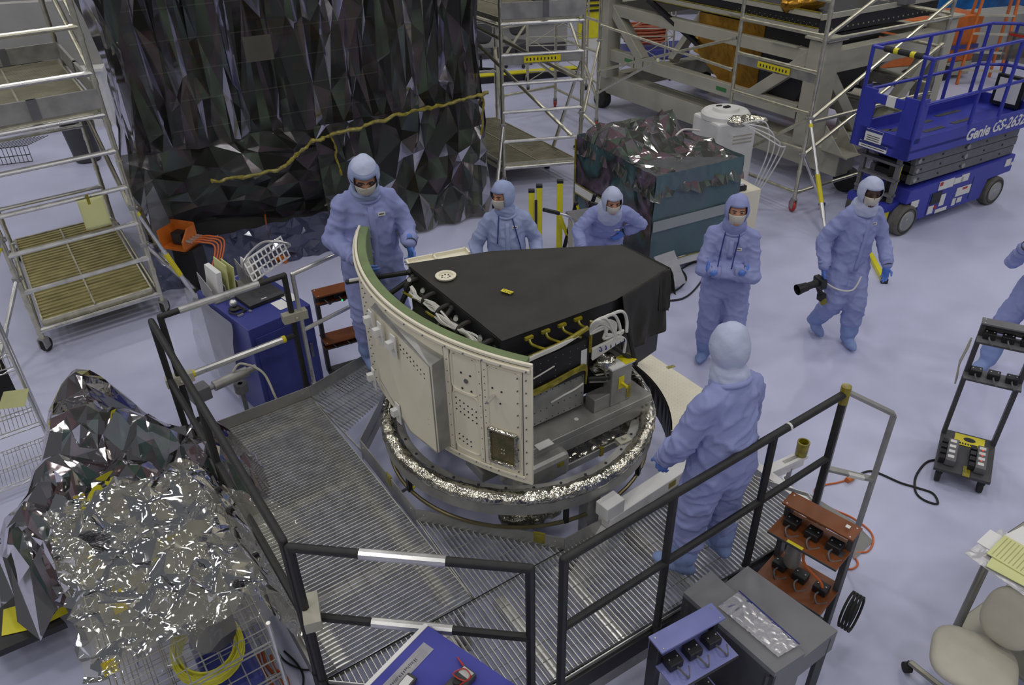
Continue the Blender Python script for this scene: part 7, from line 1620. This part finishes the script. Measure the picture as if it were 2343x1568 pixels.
# yellow sheet on black foam board
fz = .30; f_ = [G(0, 1400, fz), G(150, 1372, fz), G(150, 1430, fz), G(5, 1500, fz)]
fm = thing('foam_board', 'black foam board with bright yellow sheets on top at the bottom left', 'board', G(70, 1430, 0)); pa, pbx, pcx, pdx = G(-120, 1400, fz), G(75, 1355, fz), G(150, 1425, fz), G(-60, 1515, fz)
b = MB(); b.plate([pa, pbx, pcx, pdx], Z1 * -.05); b.build('board', M['black'], fm, smooth=0)
b = MB(); b.plate([G(8, 1396, fz + .004), G(75, 1376, fz + .004), G(112, 1424, fz + .004), G(75, 1436, fz + .004), G(74, 1440, fz + .004), G(40, 1448, fz + .004), G(4, 1456, fz + .004)], Z1 * .003); b.plate([G(112, 1422, fz + .009), G(145, 1380, fz + .009), G(156, 1403, fz + .009), G(114, 1424, fz + .009)], Z1 * .003); b.build('yellow_sheet', M['yellow'], fm, smooth=0)
b = MB(); q = G(60, 1430, 0); b.box((q.x - .1, q.y + .02, (fz - .05) / 2), (.4, .25, fz - .06), rz(-.3)); b.build('stand', M['desk_dark'], fm, smooth=0)
cl = thing('folded_cloth', 'folded grey cloth lying at the left picture edge below the smoky film', 'cloth', G(20, 1310, .3)); b = MB(); q = G(10, 1310, .34)
for k in range(3): b.box(q + V3((.0, 0, .02 - .018 * k)), (.36 - .02 * k, .26, .016), rz(.5 + .04 * k))
b.build('cloth', M['alu_dull'], cl, smooth=0, bevel=.006); b = MB(); b.box((q.x, q.y, .14), (.3, .2, .27), rz(.5)); b.build('box_below', M['greymach'], cl, smooth=0)
# chrome wire shelving at the far left edge with chart and note
ws_ = thing('wire_shelving', 'tall chrome wire shelving with a yellow chart at the left picture edge', 'shelving', (-4.2, 5.1, 0)); s0 = G(108, 858, .75); s0 = V3((s0.x, s0.y, 0)); sx_ = V3((-.80, -.58, 0)); sy_ = V3((.58, -.80, 0)); s0 = V3((-4.02, 5.18, 0))
def SH(a, c, z): return s0 + sx_ * a + sy_ * c + Z1 * z
for a, c in ((0, 0), (1.0, 0), (1.0, .5), (0, .5)): b = MB(); b.tube(SH(a, c, 0.02), SH(a, c, 1.75), .013, 8); b.build('post', M['alu_bright'], ws_)
for z in (.15, .62, 1.15, 1.70):
    b = MB()
    for k in range(34): b.tube(SH(1.0 * k / 33, 0, z), SH(1.0 * k / 33, .5, z), .0025, 4)
    for a, c, d_, f2_ in ((0, 0, 1, 0), (0, .5, 1, .5), (0, 0, 0, .5), (1, 0, 1, .5), (0, .25, 1, .25)):
        b.tube(SH(a, c, z), SH(d_, f2_, z), .005, 5); b.tube(SH(a, c, z - .035), SH(d_, f2_, z - .035), .004, 5)
        n_ = 10
        for k in range(n_): x, y = SH(a + (d_ - a) * k / n_, c + (f2_ - c) * k / n_, z - .035 * (k % 2)), SH(a + (d_ - a) * (k + 1) / n_, c + (f2_ - c) * (k + 1) / n_, z - .035 * ((k + 1) % 2)); b.tube(x, y, .003, 4)
    b.build('wire_shelf', M['alu_bright'], ws_)
for a, z0, z1 in ((0, .2, 1.1), (0, 1.1, .2)): b = MB(); b.tube(SH(a, 0, z0), SH(a, .5, z1), .004, 5); b.build('cross_brace', M['alu_bright'], ws_)
b = MB(); b.obox(SH(.22, .12, .66), sx_ * .7, sy_ * .01, Z1 * .95); b.build('yellow_chart', M['yellow'], ws_, smooth=0); b = MB(); b.obox(SH(.08, .12, .66), sx_ * .14, sy_ * .01, Z1 * .8); b.build('black_panel', M['black'], ws_, smooth=0)
b = MB(); q = [G(8, 897, 1.0), G(66, 889, 1.0), G(58, 930, .86), G(-6, 938, .86)]; b.plate(q, (q[1] - q[0]).cross(q[3] - q[0]).normalized() * .002); o = b.build('paper_note', M['paper_y'], None, smooth=0); tag(o, 'pale yellow paper sheet hanging on the chrome wire shelving at left edge', 'paper')
# ---------------------------------------------------------------- far background
def simple(nm, label, cat_, parts, base):
    t = thing(nm, label, cat_, base)
    for pn, mb_, m_ in parts: mb_.build(pn, M[m_], t, smooth=35)
    return t
q = GY(60, 290, 12.2); bx = MB(); bx.lathe([(.0, .02), (.20, .02), (.26, .62), (.24, .62), (.19, .04), (0, .04)], V3((-7.05, 12.6, 0)), 24); simple('waste_bin', 'dark round waste bin on the floor behind the left scaffold', 'bin', [('bin', bx, 'desk_dark')], V3((-7.05, 12.6, 0)))
cb3 = MB(); cb3.obox((-9.6, 14.0, .0), (2.2, .5, 0), (-.2, .7, 0), Z1 * 1.0); ct = MB(); ct.obox((-9.7, 13.9, 1.0), (2.4, .55, 0), (-.25, .9, 0), Z1 * .05); cs_ = MB(); cs_.obox((-9.65, 14.3, 1.05), (2.2, .5, 0), (-.05, .25, 0), Z1 * 1.1)
simple('lab_bench', 'white bench with upper cupboard at the top left corner behind the scaffold', 'bench', [('cabinet', cb3, 'white2'), ('worktop', ct, 'white2'), ('upper_cupboard', cs_, 'wall')], V3((-8.5, 14, 0)))
for k, (u_, v_, dx) in enumerate(((30, 45, .0), (45, 92, .1))):
    b = MB(); c = GY(u_, v_, 14.0); c = V3((-8.75 + .5 * k, 14.25 + .1 * k, 1.07))
    for j in range(7): rr = .26 + .02 * j; b.path([c + V3((rr * math.cos(a), rr * .7 * math.sin(a), .015 * j + noise.noise(V3((j, a, 3))) * .02)) for a in [2 * PI * i / 20 for i in range(20)]], .014, 5, closed=True)
    o = b.build('cable_bundle', M['rubber'], None); tag(o, ('left' if k == 0 else 'right') + ' coil of black cable on the white bench in the top left corner', 'cable', 'cables on the white bench')
wf = thing('wire_cart', 'low dark wire cart on the floor behind the left scaffold at the picture edge', 'cart', (-8.2, 12.6, 0)); b = MB(); c = V3((-8.6, 12.3, 0))
for k in range(12): b.tube(c + V3((.06 * k, .02 * k, .3)), c + V3((.06 * k + .1, .02 * k + .5, .3)), .006, 4); b.tube(c + V3((.06 * k, .02 * k, .3)), c + V3((.06 * k, .02 * k, .02)), .006, 4)
for z in (.03, .15, .3): b.tube(c + Z1 * z, c + V3((.66, .22, z)), .008, 5)
b.build('wire_body', M['black'], wf)
for k, (p, lb_) in enumerate(((V3((-.55, 17.6, 0)), 'black five-star office chair base left of the labelled scaffold, nearer'), (V3((.25, 18.4, 0)), 'black five-star office chair base left of the labelled scaffold, farther'))):
    t = thing('office_chair', lb_, 'chair', p)
    for j in range(5): a = .4 + 2 * PI * j / 5 + k; d_ = V3((math.cos(a), math.sin(a), 0)); b = MB(); b.bar(p + Z1 * .14, p + d_ * .34 + Z1 * .09, .05, .04); b.ell(p + d_ * .34 + Z1 * .045, .045, 8, 6); b.build('base_leg', M['black'], t, smooth=0)
    b = MB(); b.tube(p + Z1 * .12, p + Z1 * .45, .03, 8); b.build('column', M['black'], t); cushion(p + Z1 * .50, .48, .46, .10, rz(k)).build('seat', M['desk_dark'], t, smooth=180); cushion(p + V3((.05, .24, .85)), .42, .48, .08, Matrix.Rotation(1.4, 3, 'X')).build('backrest', M['desk_dark'], t, smooth=180)
b1, b2_, b3_ = MB(), MB(), MB(); b1.obox((-1.9, 18.7, .0), (3.4, .9, 0), (-.3, 1.0, 0), Z1 * .72); b2_.obox((-2.0, 18.6, .72), (3.6, .95, 0), (-.35, 1.2, 0), Z1 * .05); b3_.obox((-1.95, 18.68, .0), (3.4, .9, 0), (.01, -.03, 0), Z1 * .25)
simple('long_desk', 'long grey desk with dark plinth far behind the labelled scaffold', 'desk', [('body', b1, 'wall'), ('worktop', b2_, 'frame_w'), ('plinth', b3_, 'desk_dark')], V3((-.2, 19, 0)))
cbar = thing('floor_curb', 'yellow and black striped low barrier on the floor behind the labelled scaffold', 'barrier', (.4, 17.6, 0)); a_, c_ = G(1085, 178, .1), G(1320, 158, .1); b = MB(); b.bar(a_, c_, .25, .10); b.build('yellow_top', M['yellow'], cbar, smooth=0); n_ = V3((c_.y - a_.y, a_.x - c_.x, 0)).normalized(); b = MB(); b.bar(a_ + n_ * .15 - Z1 * .03, c_ + n_ * .15 - Z1 * .03, .06, .12); b.build('black_front', M['black'], cbar, smooth=0)
hr = thing('hose_coil', 'big coil of orange hose behind the off-white stand', 'hose', (3.2, 18.5, 0)); b = MB(); c = V3((3.28, 18.9, .35)); r2 = random.Random(2)
for j in range(24): rr = .30 + .025 * (j % 4); b.path([c + V3((rr * 1.3 * math.cos(a), rr * .7 * math.sin(a), .035 * (j // 2) + r2.uniform(-.01, .01))) for a in [2 * PI * i / 22 for i in range(22)]], .026, 6, closed=True)
b.build('hose', mat('brick_red_hose', (.36, .08, .03), rough=.5, noise_amt=.2), hr); b = MB(); b.obox((2.3, 18.4, .02), (2.0, .3, 0), (-.1, .8, 0), Z1 * .22); b.build('blue_pallet', M['blue_cab'], hr, smooth=0, bevel=.02)
pj = thing('pallet_truck', 'orange-yellow pallet truck with red wheel behind the off-white stand', 'truck', (4.6, 18.3, 0)); ym = mat('amber_machine', (.62, .32, .02), rough=.4); b = MB(); b.obox((4.45, 18.2, .15), (.6, .15, 0), (-.1, .5, 0), Z1 * .75); b.obox((4.5, 18.4, .9), (.35, .1, 0), (-.05, .2, 0), Z1 * .35); b.build('body', ym, pj, smooth=0, bevel=.06)
for x in (4.62, 4.95): b = MB(); b.tube((x, 18.12, .16), (x + .1, 18.14, .16), .16, 18); b.build('wheel', M['red'], pj)
b = MB(); b.obox((1.9, 21.0, .0), (1.1, .2, 0), (0, .6, 0), Z1 * 1.55); o = b.build('yellow_cabinet', M['yellow'], None, smooth=0, bevel=.02); tag(o, 'yellow cabinet with black print far behind the scaffolds at the top', 'cabinet'); b = MB()
for k in range(3): b.obox((2.0 + .05 * k, 20.99, .9 - .12 * k), (.7, .127, 0), (0, -.01, 0), Z1 * .05)
o2 = b.build('black_print', M['ink'], o, smooth=0)
om = thing('orange_machine', 'long low orange machine with blue stripe behind the off-white stand', 'machine', (7.2, 15.5, 0)); b = MB(); b.obox((6.1, 15.6, .35), (3.6, .9, 0), (-.2, .8, 0), Z1 * .9); b.build('body', M['orange'], om, smooth=0, bevel=.03); b = MB(); b.obox((6.11, 15.57, .62), (3.58, .89, 0), (.01, -.03, 0), Z1 * .08); b.build('blue_stripe', M['blue_cab'], om, smooth=0); b = MB(); b.obox((6.1, 15.6, .08), (3.6, .9, 0), (-.15, .7, 0), Z1 * .27); b.build('undercarriage', M['frame_w'], om, smooth=0)
for k in range(4): b = MB(); p = V3((6.4 + .9 * k, 15.62 + .225 * k, .15)); b.tube(p, p + V3((-.03, .12, 0)), .15, 16); b.build('wheel', M['rubber'], om)
def ladder(label, base, face, h, wbot, wtop, m_='orange', n_=7):
    t = thing('step_ladder', label, 'ladder', base); f2 = V3((face[0], face[1], 0)).normalized(); s2 = V3((f2.y, -f2.x, 0))
    for sx in (-1, 1):
        for ff in (0, .75): b = MB(); a = base + s2 * (wbot / 2 * sx) + f2 * ff; c = base + s2 * (wtop / 2 * sx) + f2 * (.36 + .06 * (ff > 0)) + Z1 * h; b.bar(a + Z1 * .005, c, .09, .04, up=s2); b.build('rail', M[m_], t, smooth=0)
    for k in range(n_): z = h * (k + .8) / (n_ + .5); w_ = wbot + (wtop - wbot) * z / h; b = MB(); b.obox(base + f2 * (.36 * z / h - .06) - s2 * (w_ / 2) + Z1 * z, s2 * w_, f2 * .10, Z1 * .03); b.build('step', M['frame_w'], t, smooth=0)
    return t
ladder('tall orange step ladder nearest the far blue-wrapped object', V3((9.6, 15.9, 0)), (.3, 1, 0), 3.6, .75, .45, n_=10); ladder('shorter orange step ladder farther left behind the blue lift rails', V3((8.2, 17.2, 0)), (-.4, 1, 0), 2.9, .7, .42, n_=8)
bb2 = thing('blue_wrapped_object', 'large object wrapped in blue plastic behind the tall orange ladder', 'object', (11.8, 20, 0)); b = MB(); b.ell((11.6, 21.4, 1.5), (2.2, 1.2, 1.7), 40, 26); b.ell((13.4, 21.8, 1.6), (1.4, 1.2, 1.6), 30, 20); o = b.build('wrap', M['teal_bag'], bb2, smooth=28)
for v_ in o.data.vertices:
    d0, e0 = vor(v_.co * 1.3); v_.co += v_.normal * (d0 * .35 - .15); v_.co.z = max(v_.co.z, .01)
b = MB(); b.obox((12.0, 16.6, 0), (1.6, .4, 0), (-.2, .8, 0), Z1 * 4.5); b.obox((9.7, 17.6, 0), (2.4, .6, 0), (-.2, .8, 0), Z1 * .95); struct('wall_right', b, M['wall'], smooth=0)
b = MB(); b.obox((9.65, 17.58, 0), (2.4, .6, 0), (0.01, -.03, 0), Z1 * .2); struct('baseboard_right', b, M['base'], smooth=0)
# marks stuck on the floor under the ring
b = MB(); a_, c_ = G(915, 1128, .002), G(963, 1100, .002); b.bar(a_, c_, .03, .002); o = b.build('floor_tape', M['grey_tape'], None, smooth=0); tag(o, 'black tape strip on the floor under the foil ring', 'tape')
b = MB(); b.bar(G(940, 1122, .003), G(956, 1104, .003), .02, .002); b.bar(G(955, 1104, .003), G(968, 1110, .003), .02, .002); o = b.build('floor_tape', M['ytape'], None, smooth=0); tag(o, 'bent yellow tape mark beside the black strip under the foil ring', 'tape')
b = MB(); b.bar(G(978, 1122, .003), G(984, 1110, .003), .02, .002); o = b.build('floor_tape', M['ytape'], None, smooth=0); tag(o, 'short yellow tape dash farther right on the floor under the foil ring', 'tape')
